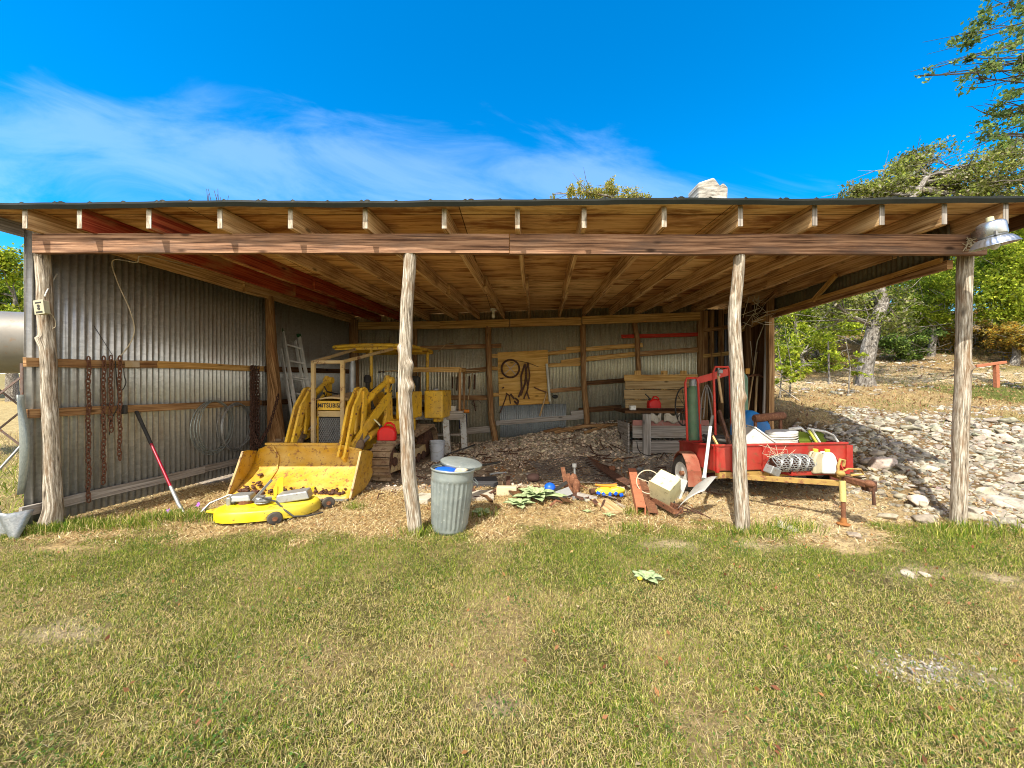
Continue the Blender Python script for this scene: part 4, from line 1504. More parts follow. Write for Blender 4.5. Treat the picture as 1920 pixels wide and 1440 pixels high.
o = MB().box(LW(236, 683, .075), (.004, .17, .07), rot=Matrix.Rotation(R(2), 3, 'X')).build("paper_label", paint("cardboard_label", (.50, .38, .22, 1), dust=(.6, .6, .62, 1), dust_a=.6, scale=5, rough=.8), None)
tag(o, "pale cardboard tag pinned to the upper board of the left wall", "tag")


def outlet():
    p = P(80, 577, 3.61)
    t = thing("outlet_box", "cream electrical outlet box screwed to the front left post", "outlet box", p)
    Rm = Matrix.Rotation(R(-8), 3, 'Y')
    M_o = paint("aged_cream_plastic", (.46, .44, .30, 1), rough=.5, scale=14)
    MB().box(p, (.085, .05, .125), Rm).build("box", M_o, t, bevel=.006)
    MB().box(p + Vector((.0, -.028, 0)), (.095, .006, .135), Rm).build("cover_plate", M_o, t, bevel=.003)
    m = MB()
    m.box(p + Rm @ Vector((0, -.031, .042)), (.055, .004, .012), Rm)
    m.box(p + Rm @ Vector((0, -.031, -.047)), (.06, .004, .016), Rm)
    for z in (.012, -.014):
        m.lathe([(.0, 0), (.012, 0), (.012, .004), (0, .004)], 12, Matrix.Translation(p + Rm @ Vector((0, -.031, z))) @ Matrix.Rotation(R(90), 4, 'X'))
    m.build("socket", M_black, t)
    return t


outlet()
cable("power_cable", "white lead with a connector tied from the outlet box to a wall nail", [P(84, 556, 3.64), P(87, 548, 3.66), P(98, 528, 3.76), P(111, 507, 3.88)], .006, M_white)
cable("power_cable", "thin grey wire curling from the outlet box beside the front left post", [P(96, 588, 3.66), P(103, 600, 3.7), P(104, 612, 3.72), P(98, 616, 3.70)], .003, M_cable)


# ------------------------------------------------------------------ aluminium ladder
def ladder():
    tl, bl = P(530, 622, 7.05), P(572, 858, 6.55)
    tr, br = P(561, 632, 7.32), P(604, 860, 6.78)
    bl.z = br.z = .06
    t = thing("extension_ladder", "aluminium extension ladder with green end caps leaning in the left back corner", "ladder", bl)
    for a, b_ in ((tl, bl), (tr, br)):
        d = (b_ - a).normalized()
        side = (tr - tl).normalized()
        nrm = side.cross(d).normalized()
        m = MB()
        m.beam(a, b_, .026, .075, up=nrm)
        rl = m.build("rail", M_alu, t, bevel=.004)
        m = MB()
        a2 = a + nrm * .09 - side * .03
        m.beam(a2 + d * .05, a2 + d * (b_ - a).length * .98, .022, .065, up=nrm)
        m.build("rail", M_alu, t, bevel=.004)
        MB().box(a - d * .03, (.055, .085, .07), Matrix.Rotation(R(-12), 3, 'Y')).build("end_cap", M_greenpl, rl, bevel=.012)
    for k in range(7):
        u = .10 + k * .13
        p, q_ = tl.lerp(bl, u), tr.lerp(br, u)
        MB().tube([p, q_], .017, 10).build("rung", M_alu, t, smooth=True)
        if k > 1:
            d = (bl - tl).normalized()
            nrm = (tr - tl).normalized().cross(d).normalized()
            MB().tube([p + nrm * .09, q_ + nrm * .09], .015, 10).build("rung", M_alu, t, smooth=True)
    return t


ladder()

# red feed sack hanging at the back behind the loader
rows = []
for j in range(10):
    u = j / 9
    rows.append([PB(604 + 18 * (k / 10) + 1.2 * math.sin(u * 4), 685 + 60 * u, .75 + .03 * math.sin(k * 1.9 + u) - .002 * k) for k in range(11)])
tag(MB().loft(rows).build("red_cloth", paint("red_cloth", (.20, .008, .008, 1), rough=.95, scale=6), None, smooth=True, solid=.006), "dark red cloth hanging in the gloom behind the loader's hood", "cloth")


# ------------------------------------------------------------------ back left bench and shelf
def bench_left():
    f0, f1 = PB(700, 775, 1.55), P(868, 775, 7.62)
    y0 = 7.60
    x0, x1 = (765 - 960) / 720 * y0 - .55, (867 - 960) / 720 * y0
    t = thing("workbench", "old workbench with peeling white legs behind the loader", "workbench", (x0, y0, 0))
    ztop = .84
    m = MB()
    for k in range(4):
        m.beam((x0, y0 + .07 + k * .155, ztop), (x1, y0 + .07 + k * .155, ztop), .145, .04, jit=.003)
    m.build("top", M_grey, t)
    MB().beam((x0, y0 - .02, ztop - .07), (x1 - .32, y0 - .02, ztop - .07), .035, .15, jit=.003).build("apron", M_whitepaint, t)
    MB().beam((x1 - .31, y0 - .02, ztop - .06), (x1 + .02, y0 - .02, ztop - .06), .035, .17, jit=.003).build("apron", M_grey, t)
    for (xa, ya, xb, yb) in ((x1 - .34, y0 + .02, x1 - .28, y0 - .02), (x1 - .06, y0 + .5, x1 - .02, y0 + .55), (x0 + .1, y0 + .02, x0 + .05, y0)):
        MB().beam((xa, ya, ztop - .02), (xb, yb, Hs(xb, yb) - .02), .12, .06, up=(0, 1, 0), jit=.003).build("leg", M_whitepaint, t)
    MB().beam((x0, y0 + .5, .32), (x1 - .1, y0 + .5, .34), .12, .04).build("lower_rail", M_grey, t)
    # raised shelf standing on the bench
    s = thing("shelf_frame", "rough timber shelf on tall legs standing over the back left workbench", "shelf", (x0, y0 + .1, ztop + .02))
    zs = 1.4 + (720 - 690) / 720 * (y0 + .25)
    xa, xb = (772 - 960) / 720 * (y0 + .2), (866 - 960) / 720 * (y0 + .3)
    m = MB()
    m.beam((xa, y0 + .4, zs), (xb, y0 + .4, zs), .62, .02)
    m.build("shelf_board", M_tool_ply, s)
    MB().beam((xa, y0 + .08, zs - .045), (xb - .03, y0 + .08, zs - .05), .04, .09, jit=.003).build("front_rail", M_girtl, s)
    MB().beam((xb, y0 + .08, zs - .045), (xb + .02, y0 + .72, zs - .03), .04, .09, jit=.003).build("side_rail", M_girtl, s)
    for (x, y) in ((xb - .02, y0 + .14), (xb, y0 + .64), (xa + .05, y0 + .64), (xa - .1, y0 + .14)):
        MB().beam((x, y, zs - .02), (x, y, ztop + .02), .05, .05, up=(0, 1, 0), jit=.003).build("leg", M_girt, s)
    # small things on the bench
    def boxy(label, px, py, w, h, dd, mat, name, cat, off=.3):
        p = P(px, py, y0 + off)
        p.z = ztop + .02 + h / 2 + .001
        o = MB().box(p, (w, dd, h), Matrix.Rotation(R(random.uniform(-14, 14)), 3, 'Z')).build(name, mat, None, bevel=.006)
        tag(o, label, cat)
    boxy("orange cardboard box on the left workbench under the shelf", 841, 760, .09, .16, .1, M_orange, "small_box", "box")
    boxy("low orange box beside the tall one on the left workbench", 834, 768, .10, .08, .1, M_orange, "small_box", "box", .2)
    boxy("white square carton on the left workbench next to the orange boxes", 849, 768, .11, .10, .1, M_white, "small_box", "box", .12)
    boxy("flat pale board offcut standing on the left workbench", 804, 765, .30, .17, .03, M_grey, "offcut_board", "board", .42)
    p = P(822, 772, y0 + .12)
    p.z = ztop + .035
    m = MB().tube([p + Vector((-.25, 0, .0)), p + Vector((0, .03, .02)), p + Vector((.2, .0, .0))], .018, 8)
    m.box(p + Vector((-.28, .02, .03)), (.1, .1, .07))
    tag(m.build("bench_tool", M_rustdk, None, smooth=True), "dark iron bar tool lying along the left workbench edge", "tool")
    p = P(869, 771, 7.9)
    m = MB().tube([p + Vector((-.1, 0, 0)), p + Vector((.12, 0, .0))], .035, 10)
    tag(m.build("orange_roller", M_orange, None, smooth=True), "orange roll sticking out from the right end of the left workbench", "roll")
    # tools hung on the wall beside it
    m = MB().tube([PB(886, 698, .12), PB(879, 740, .12), PB(875, 765, .12)], .012, 8)
    m.tube([PB(868, 695, .12), PB(898, 695, .12)], .018, 8)
    tag(m.build("hanging_rake", M_handle, None, smooth=True), "pale-handled tool hanging on the back wall left of the plywood panel", "tool")
    for i, (px, py, l, w) in enumerate(((849, 706, .28, .03), (857, 706, .33, .035), (890, 702, .35, .04), (880, 705, .3, .03))):
        p = PB(px, py, .08)
        o = MB().beam(p, p - Vector((.01, 0, l)), w, .012, up=(0, 1, 0)).build("hanging_tool", M_rustdk, None)
        tag(o, ["dark narrow tool hanging under the shelf, left of its pair", "dark narrow tool hanging under the shelf by the right leg", "dark flat tool hanging just right of the pale-handled tool", "dark flat tool hanging just left of the pale-handled tool"][i], "tool", "dark tools hung on the back wall")
    c = PB(893, 756, .12)
    m = MB().tube([c + Vector((.10 * math.cos(a), 0, .07 * math.sin(a))) for a in [k * .4 for k in range(14)]], .007, 6)
    m.tube([c + Vector((-.06, 0, .08)), c + Vector((-.02, 0, -.18))], .014, 6)
    tag(m.build("hanging_tongs", M_rustdk, None, smooth=True), "iron tongs and hoop hung low on the back wall beside the post", "tool")
    tag(MB().box(PB(868, 790, .5), (.16, .05, .34)).build("blue_sheet", paint("navy_sheet", (.015, .03, .13, 1), rough=.8), None, bevel=.01), "navy blue panel standing behind the right leg of the left workbench", "panel")


bench_left()


def bucket_at(name, label, p, r0, r1, h, mat, rot=None, group=None, lid=False, parts=True):
    t = thing(name, label, "bucket", p, 0, group)
    M_ = Matrix.Translation(p) @ (rot or Matrix())
    m = MB(M_).lathe([(.0, .003), (r0, .0), (r1, h), (r1 * 1.04, h), (r1 * 1.04, h - .02), (r1 * 1.01, h - .025)], 26, close=False)
    b_ = m.build("pail", mat, t, smooth=True, solid=.004)
    m = MB(M_)
    for z in (h - .045, h - .075):
        m.tube([(r1 * 1.02 * math.cos(a), r1 * 1.02 * math.sin(a), z) for a in [k * math.pi / 14 for k in range(28)]], .006, 6, closed=True)
    m.build("rim_band", mat, t, smooth=True)
    if parts:
        MB(M_).tube([(r1 * 1.04 * math.cos(a), -r1 * 1.04 * abs(math.sin(a)) * .98 - .01, h - .06 - .13 * math.sin(a)) for a in [k * math.pi / 14 for k in range(15)]], .003, 5).build("bail_handle", M_steel, t, smooth=True)
    return t


p = P(820, 857, 7.05)
p.z = Hs(p.x, p.y)
bucket_at("plastic_bucket", "pale blue-white bucket with wire handle on the floor by the white bench leg", p, .115, .135, .36, paint("spattered_pail_plastic", (.50, .55, .62, 1), rust=(.1, .09, .09, 1), amount=.12, rough=.5, scale=8))

# ------------------------------------------------------------------ tool panel on the back wall
def tool_panel():
    a, b_ = PB(933, 661, .1), PB(1027, 656, .1)
    c, d = PB(1030, 757, .09), PB(936, 761, .09)
    t = MB().plate([d, c, b_, a], .02).build("tool_panel", M_tool_ply, None)
    tag(t, "plywood panel with hanging tools fixed to the middle of the back wall", "panel")
    # give the grain an upright run
    f = Vector((0, -.03, 0))
    # wheel with cross
    cc_ = PB(957, 691, .14)
    w = thing("spoked_ring", "dark iron ring with a cross bar hung on the plywood panel", "wheel", cc_)
    MB().tube([cc_ + Vector((.20 * math.cos(k * math.pi / 18), 0, .20 * math.sin(k * math.pi / 18))) for k in range(36)], .022, 8, closed=True).build("rim", M_rustdk, w, smooth=True)
    for an in (R(42), R(132)):
        v = Vector((math.cos(an), 0, math.sin(an))) * .19
        MB().beam(cc_ - v, cc_ + v, .012, .02, up=(0, 1, 0)).build("spoke", M_steel, w)
    items = (
        ("tongs", "long dark tongs hung in the centre of the plywood panel", [[(984, 682), (977, 705), (978, 730), (972, 745)], [(984, 682), (987, 700), (984, 720), (976, 742)]], .02, M_rustdk),
        ("shears", "second tongs hung right of the long ones on the plywood panel", [[(990, 680), (993, 705), (988, 735), (992, 748)], [(990, 680), (986, 700), (990, 728), (982, 748)]], .016, M_rustdk),
        ("pliers", "dark pliers with long legs at the lower left of the plywood panel", [[(951, 738), (943, 760), (937, 775)], [(949, 737), (955, 742), (959, 738)], [(955, 742), (957, 757)]], .013, M_rustdk),
        ("hook", "iron hook clamp at the lower middle of the plywood panel", [[(966, 746), (972, 752), (970, 758), (964, 752)], [(958, 740), (964, 748)]], .02, M_rustdk),
        ("bent_rod", "thin bent rod hung across the top of the plywood panel", [[(968, 676), (990, 680), (1010, 688)]], .007, M_rustdk),
        ("bracket_iron", "two small iron brackets at the left edge of the plywood panel", [[(938, 710), (944, 709)], [(941, 728), (945, 726)]], .014, M_rustdk),
        ("hammer_head", "pickaxe head and pale handle hanging off the right edge of the plywood panel", [[(1001, 726), (1012, 731), (1026, 736)]], .016, M_rust),
    )
    for nm, lb, strokes, r, mt in items:
        m = MB()
        for st in strokes:
            pts = [PB(x, y, .15) for x, y in st]
            P2 = []
            for i in range(len(pts) - 1):
                for j in range(4):
                    P2.append(pts[i].lerp(pts[i + 1], j / 4))
            P2.append(pts[-1])
            m.tube(P2, r, 7, wob=.08)
        if nm == "hammer_head":
            tt = thing("pickaxe", lb, "tool", PB(1012, 731, .15))
            m.build("head", mt, tt, smooth=True)
            MB().tube([PB(1025, 736, .17), PB(1018, 760, .17), PB(1012, 780, .17)], [.014, .018, .024], 8).build("handle", M_handle, tt, smooth=True)
        else:
            tag(m.build(nm, mt, None, smooth=True), lb, "tool")
    o = MB().tube([PB(1025, 682, .15), PB(1028, 715, .15), PB(1031, 753, .15)], .028, 12).build("pipe", paint("white_pipe_plastic", (.55, .54, .46, 1), rust=(.3, .26, .2, 1), amount=.2, scale=10), None, smooth=True)
    tag(o, "white pipe length fixed upright along the right edge of the plywood panel", "pipe")
    o = MB().ellipsoid(PB(1041, 744, .06), (.075, .03, .04), 12, 8, wob=.15).build("dark_patch_cap", M_black, None, smooth=True)
    tag(o, "black oval cap on the back wall just right of the plywood panel", "cap")
    o = MB().tube([PB(822, 659, .1), PB(836, 646, .1), PB(851, 643, .1)], .012, 6).build("loose_stick", M_handle, None)
    tag(o, "pale loose stick propped on the upper board of the back wall", "stick")
    p = PB(925, 588, 1.1)
    t = thing("light_bulb", "bare white bulb in a socket under the roof near the back", "light bulb", p)
    MB().lathe([(.0, .10), (.07, .10), (.07, .06), (.03, .05), (.028, .0), (0, 0)], 16, Matrix.Translation(p)).build("socket", M_white, t, smooth=True)
    MB().ellipsoid(p + Vector((0, 0, -.045)), (.036, .036, .05), 14, 10).build("globe", M_lampglass, t, smooth=True)


tool_panel()


# ------------------------------------------------------------------ right-hand bench
def bench_right():
    y0 = 7.25
    xa, xb = (1186 - 960) / 720 * y0, (1308 - 960) / 720 * y0
    za = .12
    t = thing("workbench", "grey plank workbench with a pink rail against the right end of the back wall", "workbench", (xa, y0, za))
    ztop = .87
    MB().beam((xa - .15, y0 + .35, ztop), (xb, y0 + .35, ztop), .75, .05, jit=.003).build("top", M_dark, t)
    for z, mt in ((.67, paint("faded_pink_board", (.36, .16, .13, 1), rust=(.25, .2, .17, 1), amount=.3, scale=7, rough=.85)), (.50, M_grey), (.22, M_grey)):
        MB().beam((xa, y0, z), (xb + .2, y0 - .02, z), .03, .10 if z > .6 else .23, jit=.004).build("front_plank", mt, t)
    MB().beam((xa - .06, y0 + .04, .36), (xa - .06, y0 + .75, .36), .03, .6).build("side_plank", M_grey, t)
    for x in (xa + .25, xb - .1):
        MB().beam((x, y0 - .05, Hs(x, y0) - .05), (x, y0 - .05, ztop - .03), .14, .06, up=(0, 1, 0), jit=.004).build("leg", M_grey, t)
    # backboard of old planks
    bb = thing("backboard", "old yellowish plank backboard standing at the back of the right workbench", "backboard", (xa, y0 + .72, ztop + .03))
    xl_, xr_ = (1172 - 960) / 720 * (y0 + .75), (1302 - 960) / 720 * (y0 + .75)
    for k, (z0, h) in enumerate(((.98, .19), (1.18, .19), (1.37, .17), (1.53, .13))):
        MB().beam((xl_ - .02 * (k % 2), y0 + .75, z0), (xr_ + .05, y0 + .72, z0 + .01), .03, h, jit=.006).build("plank", M_girtl if k == 3 else wood("aged_plank_%d" % k, (.16, .10, .04, 1), (.36, .25, .12, 1), (.48, .36, .20, 1), gu=.8, gv=30, blotch_c=(.2, .12, .05, 1)), bb)
    for px in (1196, 1246, 1282):
        x = (px - 960) / 720 * (y0 + .75)
        MB().beam((x, y0 + .77, 1.0), (x, y0 + .77, 1.68), .13, .03, up=(0, 1, 0)).build("cleat", M_girtl, bb)
    gas_can("red fuel can with a black spout on the right workbench before the backboard", (P(1226, 755, y0 + .3).x, y0 + .3, ztop + .028), R(6), M_black, .92)
    p = Vector((P(1186, 756, y0 + .1).x, y0 + .1, ztop + .03))
    tag(MB().box(p + Vector((0, 0, .045)), (.11, .1, .09)).build("small_carton", M_white, None, bevel=.01), "small white carton at the left end of the right workbench", "box")
    o = MB()
    for k in range(5):
        o.tube([p + Vector((.25 + .2 * k, .05, .02)), p + Vector((.45 + .2 * k, -.1 + .06 * (k % 2), .03)), p + Vector((.6 + .2 * k, .1, .02))], .014, 6)
    tag(o.build("iron_scrap", M_rustdk, None, smooth=True), "dark bent iron scraps along the front of the right workbench", "scrap iron")
    for i, (px, w) in enumerate(((1231, .22), (1262, .3))):
        q = P(px, 768, y0 - .1)
        rows = [[(q.x - w / 2 + w * k / 6, y0 - .045 - .02 * math.sin(k), ztop - .04 - .15 * j / 4 + .03 * math.sin(k * 1.3)) for k in range(7)] for j in range(5)]
        tag(MB().loft(rows).build("paper_sack", M_limestone, None, smooth=True, solid=.02), ["narrow pale sack tucked under the edge of the right workbench", "wide pale sack under the right workbench beside the black wheel"][i], "sack")
    c = P(1284, 762, y0 - .05)
    w = thing("black_wheel", "thin black spoked wheel leaning at the right workbench behind the green cylinder", "wheel", c)
    MB().tube([c + Vector((.17 * math.cos(k * math.pi / 16), .02, .36 * math.sin(k * math.pi / 16))) for k in range(32)], .014, 8, closed=True).build("rim", M_black, w, smooth=True)
    for k in range(5):
        a = k * math.pi / 5
        v = Vector((.16 * math.cos(a), 0, .35 * math.sin(a)))
        MB().tube([c - v, c + v], .006, 5).build("spoke", M_black, w)
    cable("rubber_hose", "black hose loop hanging below the front of the right workbench", [P(1271, 775, y0 - .1), P(1272, 790, y0 - .1), P(1282, 797, y0 - .1), P(1292, 785, y0 - .1)], .008, M_black)
    cable("rubber_hose", "black hose curling on the floor in front of the grey workbench planks", [P(1194, 828, 6.9), P(1198, 845, 6.7), P(1215, 854, 6.5), P(1240, 850, 6.4)], .008, M_black)


bench_right()


# tools leaning on the short right wall
def right_tools():
    for i, (a, b_, r, lb) in enumerate(((P(1419, 660, 7.15), P(1402, 770, 6.85), .015, "tall pale rake handle leaning on the dark right wall"),
                                        (P(1420, 705, 7.0), P(1416, 775, 6.8), .021, "mattock with pale handle leaning on the dark right wall"),
                                        (P(1437, 600, 6.9), P(1432, 775, 6.72), .022, "grey pole standing at the edge of the right wall"))):
        t = thing("leaning_tool" if i < 2 else "leaning_pole", lb, "tool" if i < 2 else "pole", b_)
        b_.z = min(b_.z, 1.4 - 40 / 720 * 6.8)
        MB().tube([a, a.lerp(b_, .5), b_], [r, r * .95, r * 1.05], 8, wob=.04).build("handle" if i < 2 else "shaft", M_handle if i < 2 else M_grey, t, smooth=True)
        if i == 1:
            MB().tube([a + Vector((-.18, 0, -.03)), a + Vector((-.08, 0, .015)), a + Vector((.02, 0, .02)), a + Vector((.16, 0, -.05))], [.01, .02, .025, .012], 8).build("head", M_rust, t, smooth=True)
        if i == 0:
            MB().beam(a + Vector((-.1, 0, .01)), a + Vector((.1, 0, .0)), .02, .03).build("head", M_rustdk, t)
    o = MB().box(P(1401, 696, 6.95), (.075, .05, .10)).build("orange_box", paint("orange_label_box", (.55, .26, .03, 1), rough=.6), None, bevel=.005)
    tag(o, "small orange box hung on the dark right wall beside the leaning tools", "box")
    rs = random.Random(8)
    m = MB()
    for k in range(26):
        a = P(rs.uniform(1408, 1455), rs.uniform(560, 605), 6.7 + rs.uniform(-.3, .3))
        m.tube([a, a + Vector((rs.uniform(-.2, .2), rs.uniform(-.1, .1), rs.uniform(-.12, .12))), a + Vector((rs.uniform(-.35, .35), rs.uniform(-.1, .1), rs.uniform(-.3, .1)))], .005, 4)
    tag(m.build("wire_tangle", M_cable, None), "tangle of wires and twine hanging at the right wall's upper corner", "wire")
    m = MB().tube([P(1407, 640, 7.0), P(1412, 690, 6.95), P(1420, 640, 6.95), P(1432, 610, 6.9)], .008, 5)
    tag(m.build("rope", M_cable, None, smooth=True), "loose rope hanging over the tools on the right wall", "rope")


right_tools()


# ------------------------------------------------------------------ trailer
TB, TC = Vector((2.37, 4.50, 0)), Vector((4.10, 4.70, 0))
TV = Vector((.10, 1.15, 0))


def trz(v, top=True):
    return (.675 - .125 * v) if top else (.385 - .125 * v)


def TP(u, v, z=None, top=True, out=0.0):
    """point on the trailer: u along the front, v backwards, height from its tilted floor"""
    p = TB + (TC - TB) * u + TV * v - (TV.normalized() * out)
    p.z = trz(v, top) if z is None else trz(v, False) + z
    return p


def trailer():
    t = thing("utility_trailer", "small red utility trailer loaded with junk, its yellow tongue on a jack", "trailer", TP(.5, .5, -.35))
    th = .012
    MB().plate([TP(0, 0, .0), TP(1, 0, .0), TP(1, 1, .0), TP(0, 1, .0)], .02).build("floor", M_rust, t)
    MB().plate([TP(0, 0, .0), TP(1, 0, .0), TP(1, 0), TP(0, 0)], .014).build("front_panel", M_red, t)
    MB().plate([TP(0, 1, .0), TP(1, 1, .0), TP(1, 1), TP(0, 1)], .014).build("rear_panel", M_red, t)
    MB().plate([TP(0, 0, .0), TP(0, 1, .0), TP(0, 1), TP(0, 0)], .014).build("side_panel", M_red, t)
    MB().plate([TP(1, 0, .0), TP(1, 1, .0), TP(1, 1), TP(1, 0)], .014).build("side_panel", M_red, t)
    rim = MB()
    for a, b_ in (((0, 0), (1, 0)), ((1, 0), (1, 1)), ((0, 1), (1, 1)), ((0, 0), (0, 1))):
        rim.beam(TP(*a) + Vector((0, 0, .004)), TP(*b_) + Vector((0, 0, .004)), .04, .022)
    rim.build("top_rail", M_red, t, bevel=.003)
    for u in (.015, .13, .355):
        MB().beam(TP(u, 0, -.02, out=.022), TP(u, 0, .275, out=.022), .035, .04, up=(0, 1, 0)).build("stake_post", M_red, t, bevel=.003)
    MB().plate([TP(.98, 0, -.06, out=.012), TP(1.035, 0, -.06, out=.012), TP(1.03, 0, .27, out=.012), TP(.985, 0, .27, out=.012)], .03).build("stake_post", M_red, t)
    # storage shelf on the front
    sh = MB().plate([TP(.375, 0, -.012, out=.01), TP(.90, 0, -.012, out=.01), TP(.885, 0, -.012, out=.27), TP(.46, 0, -.012, out=.27)], .014)
    sh.plate([TP(.46, 0, -.015, out=.27), TP(.885, 0, -.015, out=.27), TP(.885, 0, .03, out=.272), TP(.46, 0, .03, out=.272)], .008)
    shelf = sh.build("front_shelf", M_red, t)
    MB().plate([TP(.36, 0, -.01, out=.012), TP(.46, 0, -.01, out=.27), TP(.37, 0, .27, out=.014)], .01).build("gusset", M_red, shelf)
    MB().plate([TP(.915, 0, -.01, out=.012), TP(.885, 0, -.01, out=.20), TP(.915, 0, .12, out=.014)], .01).build("gusset", M_red, shelf)
    # chassis and A-frame tongue
    M_ton = paint("tongue_yellow_paint", (.40, .26, .075, 1), rust=(.20, .075, .04, 1), amount=.52, scale=9, rough=.65)
    ch = MB()
    zc = -.055
    for u in (.18, .82):
        ch.beam(TP(u, .0, zc), TP(u, 1, zc), .05, .075)
    for v in (0.02, .5, .98):
        ch.beam(TP(.02, v, zc - .001), TP(.98, v, zc - .001), .045, .07)
    ch.build("chassis", M_ton, t)
    tip = Vector((3.36, 3.70, .415))
    tg = MB()
    a, b_ = TP(.12, .02, -.075), TP(.88, .02, -.075)
    tg.beam(a, tip + Vector((-.06, .10, 0)), .04, .055)
    tg.beam(b_, tip + Vector((.06, .10, 0)), .04, .055)
    tongue = tg.build("tongue", M_ton, t, bevel=.004)
    cpl = MB()
    cpl.beam(tip + Vector((0, .18, .03)), tip + Vector((.0, -.08, .035)), .075, .05)
    cpl.ellipsoid(tip + Vector((0, -.09, .045)), (.04, .05, .035), 12, 8)
    cpl.build("coupler", M_rust, tongue, smooth=True, bevel=.006)
    lt = MB()
    q_ = tip + Vector((-.13, .10, .07))
    lt.tube([q_, q_ + Vector((-.005, 0, .10)), q_ + Vector((.02, 0, .17)), q_ + Vector((.06, 0, .16)), q_ + Vector((.05, 0, .10))], .014, 8)
    lt.tube([q_ + Vector((.0, 0, .02)), q_ + Vector((.09, 0, .075)), q_ + Vector((.22, 0, .07)), q_ + Vector((.25, 0, .02)), q_ + Vector((.12, 0, .01))], .011, 8)
    lt.ellipsoid(q_ + Vector((.02, 0, .03)), (.045, .04, .03), 10, 6, wob=.1)
    lt.build("latch", M_ton, tongue, smooth=True)
    j = Vector((3.27, 3.80, 0))
    jk = MB().tube([(j.x, j.y, .44), (j.x + .006, j.y, .24)], .027, 14)
    jack = jk.build("jack", paint("cream_yellow_paint", (.62, .52, .20, 1), rust=RUST, amount=.15, scale=14), t, smooth=True)
    MB().tube([(j.x + .006, j.y, .26), (j.x + .012, j.y, .06)], .02, 12).build("jack_leg", M_rust, jack, smooth=True)
    MB().lathe([(.0, 0), (.055, 0), (.06, .01), (.03, .02), (.022, .07), (.0, .07)], 14, Matrix.Translation((j.x + .012, j.y, Hs(j.x, j.y) + .01))).build("jack_foot", paint("orange_rust", (.30, .12, .03, 1), rust=RUST, amount=.4, scale=20, rough=.8), jack, smooth=True)
    MB().tube([(tip.x + .10, tip.y - .02, .42), (tip.x + .11, tip.y - .02, .24)], .014, 10).build("safety_pin", M_rustdk, tongue, smooth=True)
    m = MB().box(tip + Vector((.10, .02, .0)), (.09, .08, .10))
    m.build("hitch_block", M_rustdk, tongue, bevel=.008)
    # wheels
    for u, s in ((0, -1), (1, 1)):
        c = TP(u, .52, 0) + (TC - TB).normalized() * (s * .125)
        c.z = .22
        ax = (TC - TB).normalized()
        Mw = Matrix.Translation(c) @ Matrix.Rotation(math.atan2(ax.y, ax.x), 4, 'Z') @ Matrix.Rotation(R(-90 if s < 0 else 90), 4, 'Y')
        w = MB(Mw).lathe([(.12, -.065), (.215, -.07), (.238, -.045), (.24, 0), (.238, .045), (.215, .07), (.15, .065)], 28, close=False).build("wheel", M_tyre, t, smooth=True)
        MB(Mw).lathe([(.152, .062), (.145, .05), (.14, .02), (.07, .035), (.05, .03), (0, .03)], 24, close=False).build("rim", M_white, w, smooth=True, solid=.006)
        MB(Mw).lathe([(.035, .03), (.03, .075), (0, .08)], 12, close=False).build("hub_cap", M_rust, w, smooth=True)
        # curved fender with a flat outer face
        f = MB()
        dv = TV.normalized()
        arc = [(-.29, -.10), (-.275, .06), (-.20, .18), (-.075, .255), (.075, .255), (.20, .18), (.275, .06), (.29, -.1)]
        inn, outp = c - ax * (s * .10), c + ax * (s * .08)
        vs = [inn + dv * a_ + Vector((0, 0, z_ + .02)) for a_, z_ in arc] + [outp + dv * a_ + Vector((0, 0, z_ + .02)) for a_, z_ in arc]
        f.add(vs, [(i, i + 1, i + 9, i + 8) for i in range(7)])
        fo = f.build("fender", M_fender, t, solid=.012)
        MB().plate([inn + dv * -.295 + Vector((0, 0, -.10)), outp + dv * -.295 + Vector((0, 0, -.10)), outp + dv * -.28 + Vector((0, 0, .09)), inn + dv * -.28 + Vector((0, 0, .09))], .012).build("fender_skirt", M_fender, fo)
    return t


trailer()


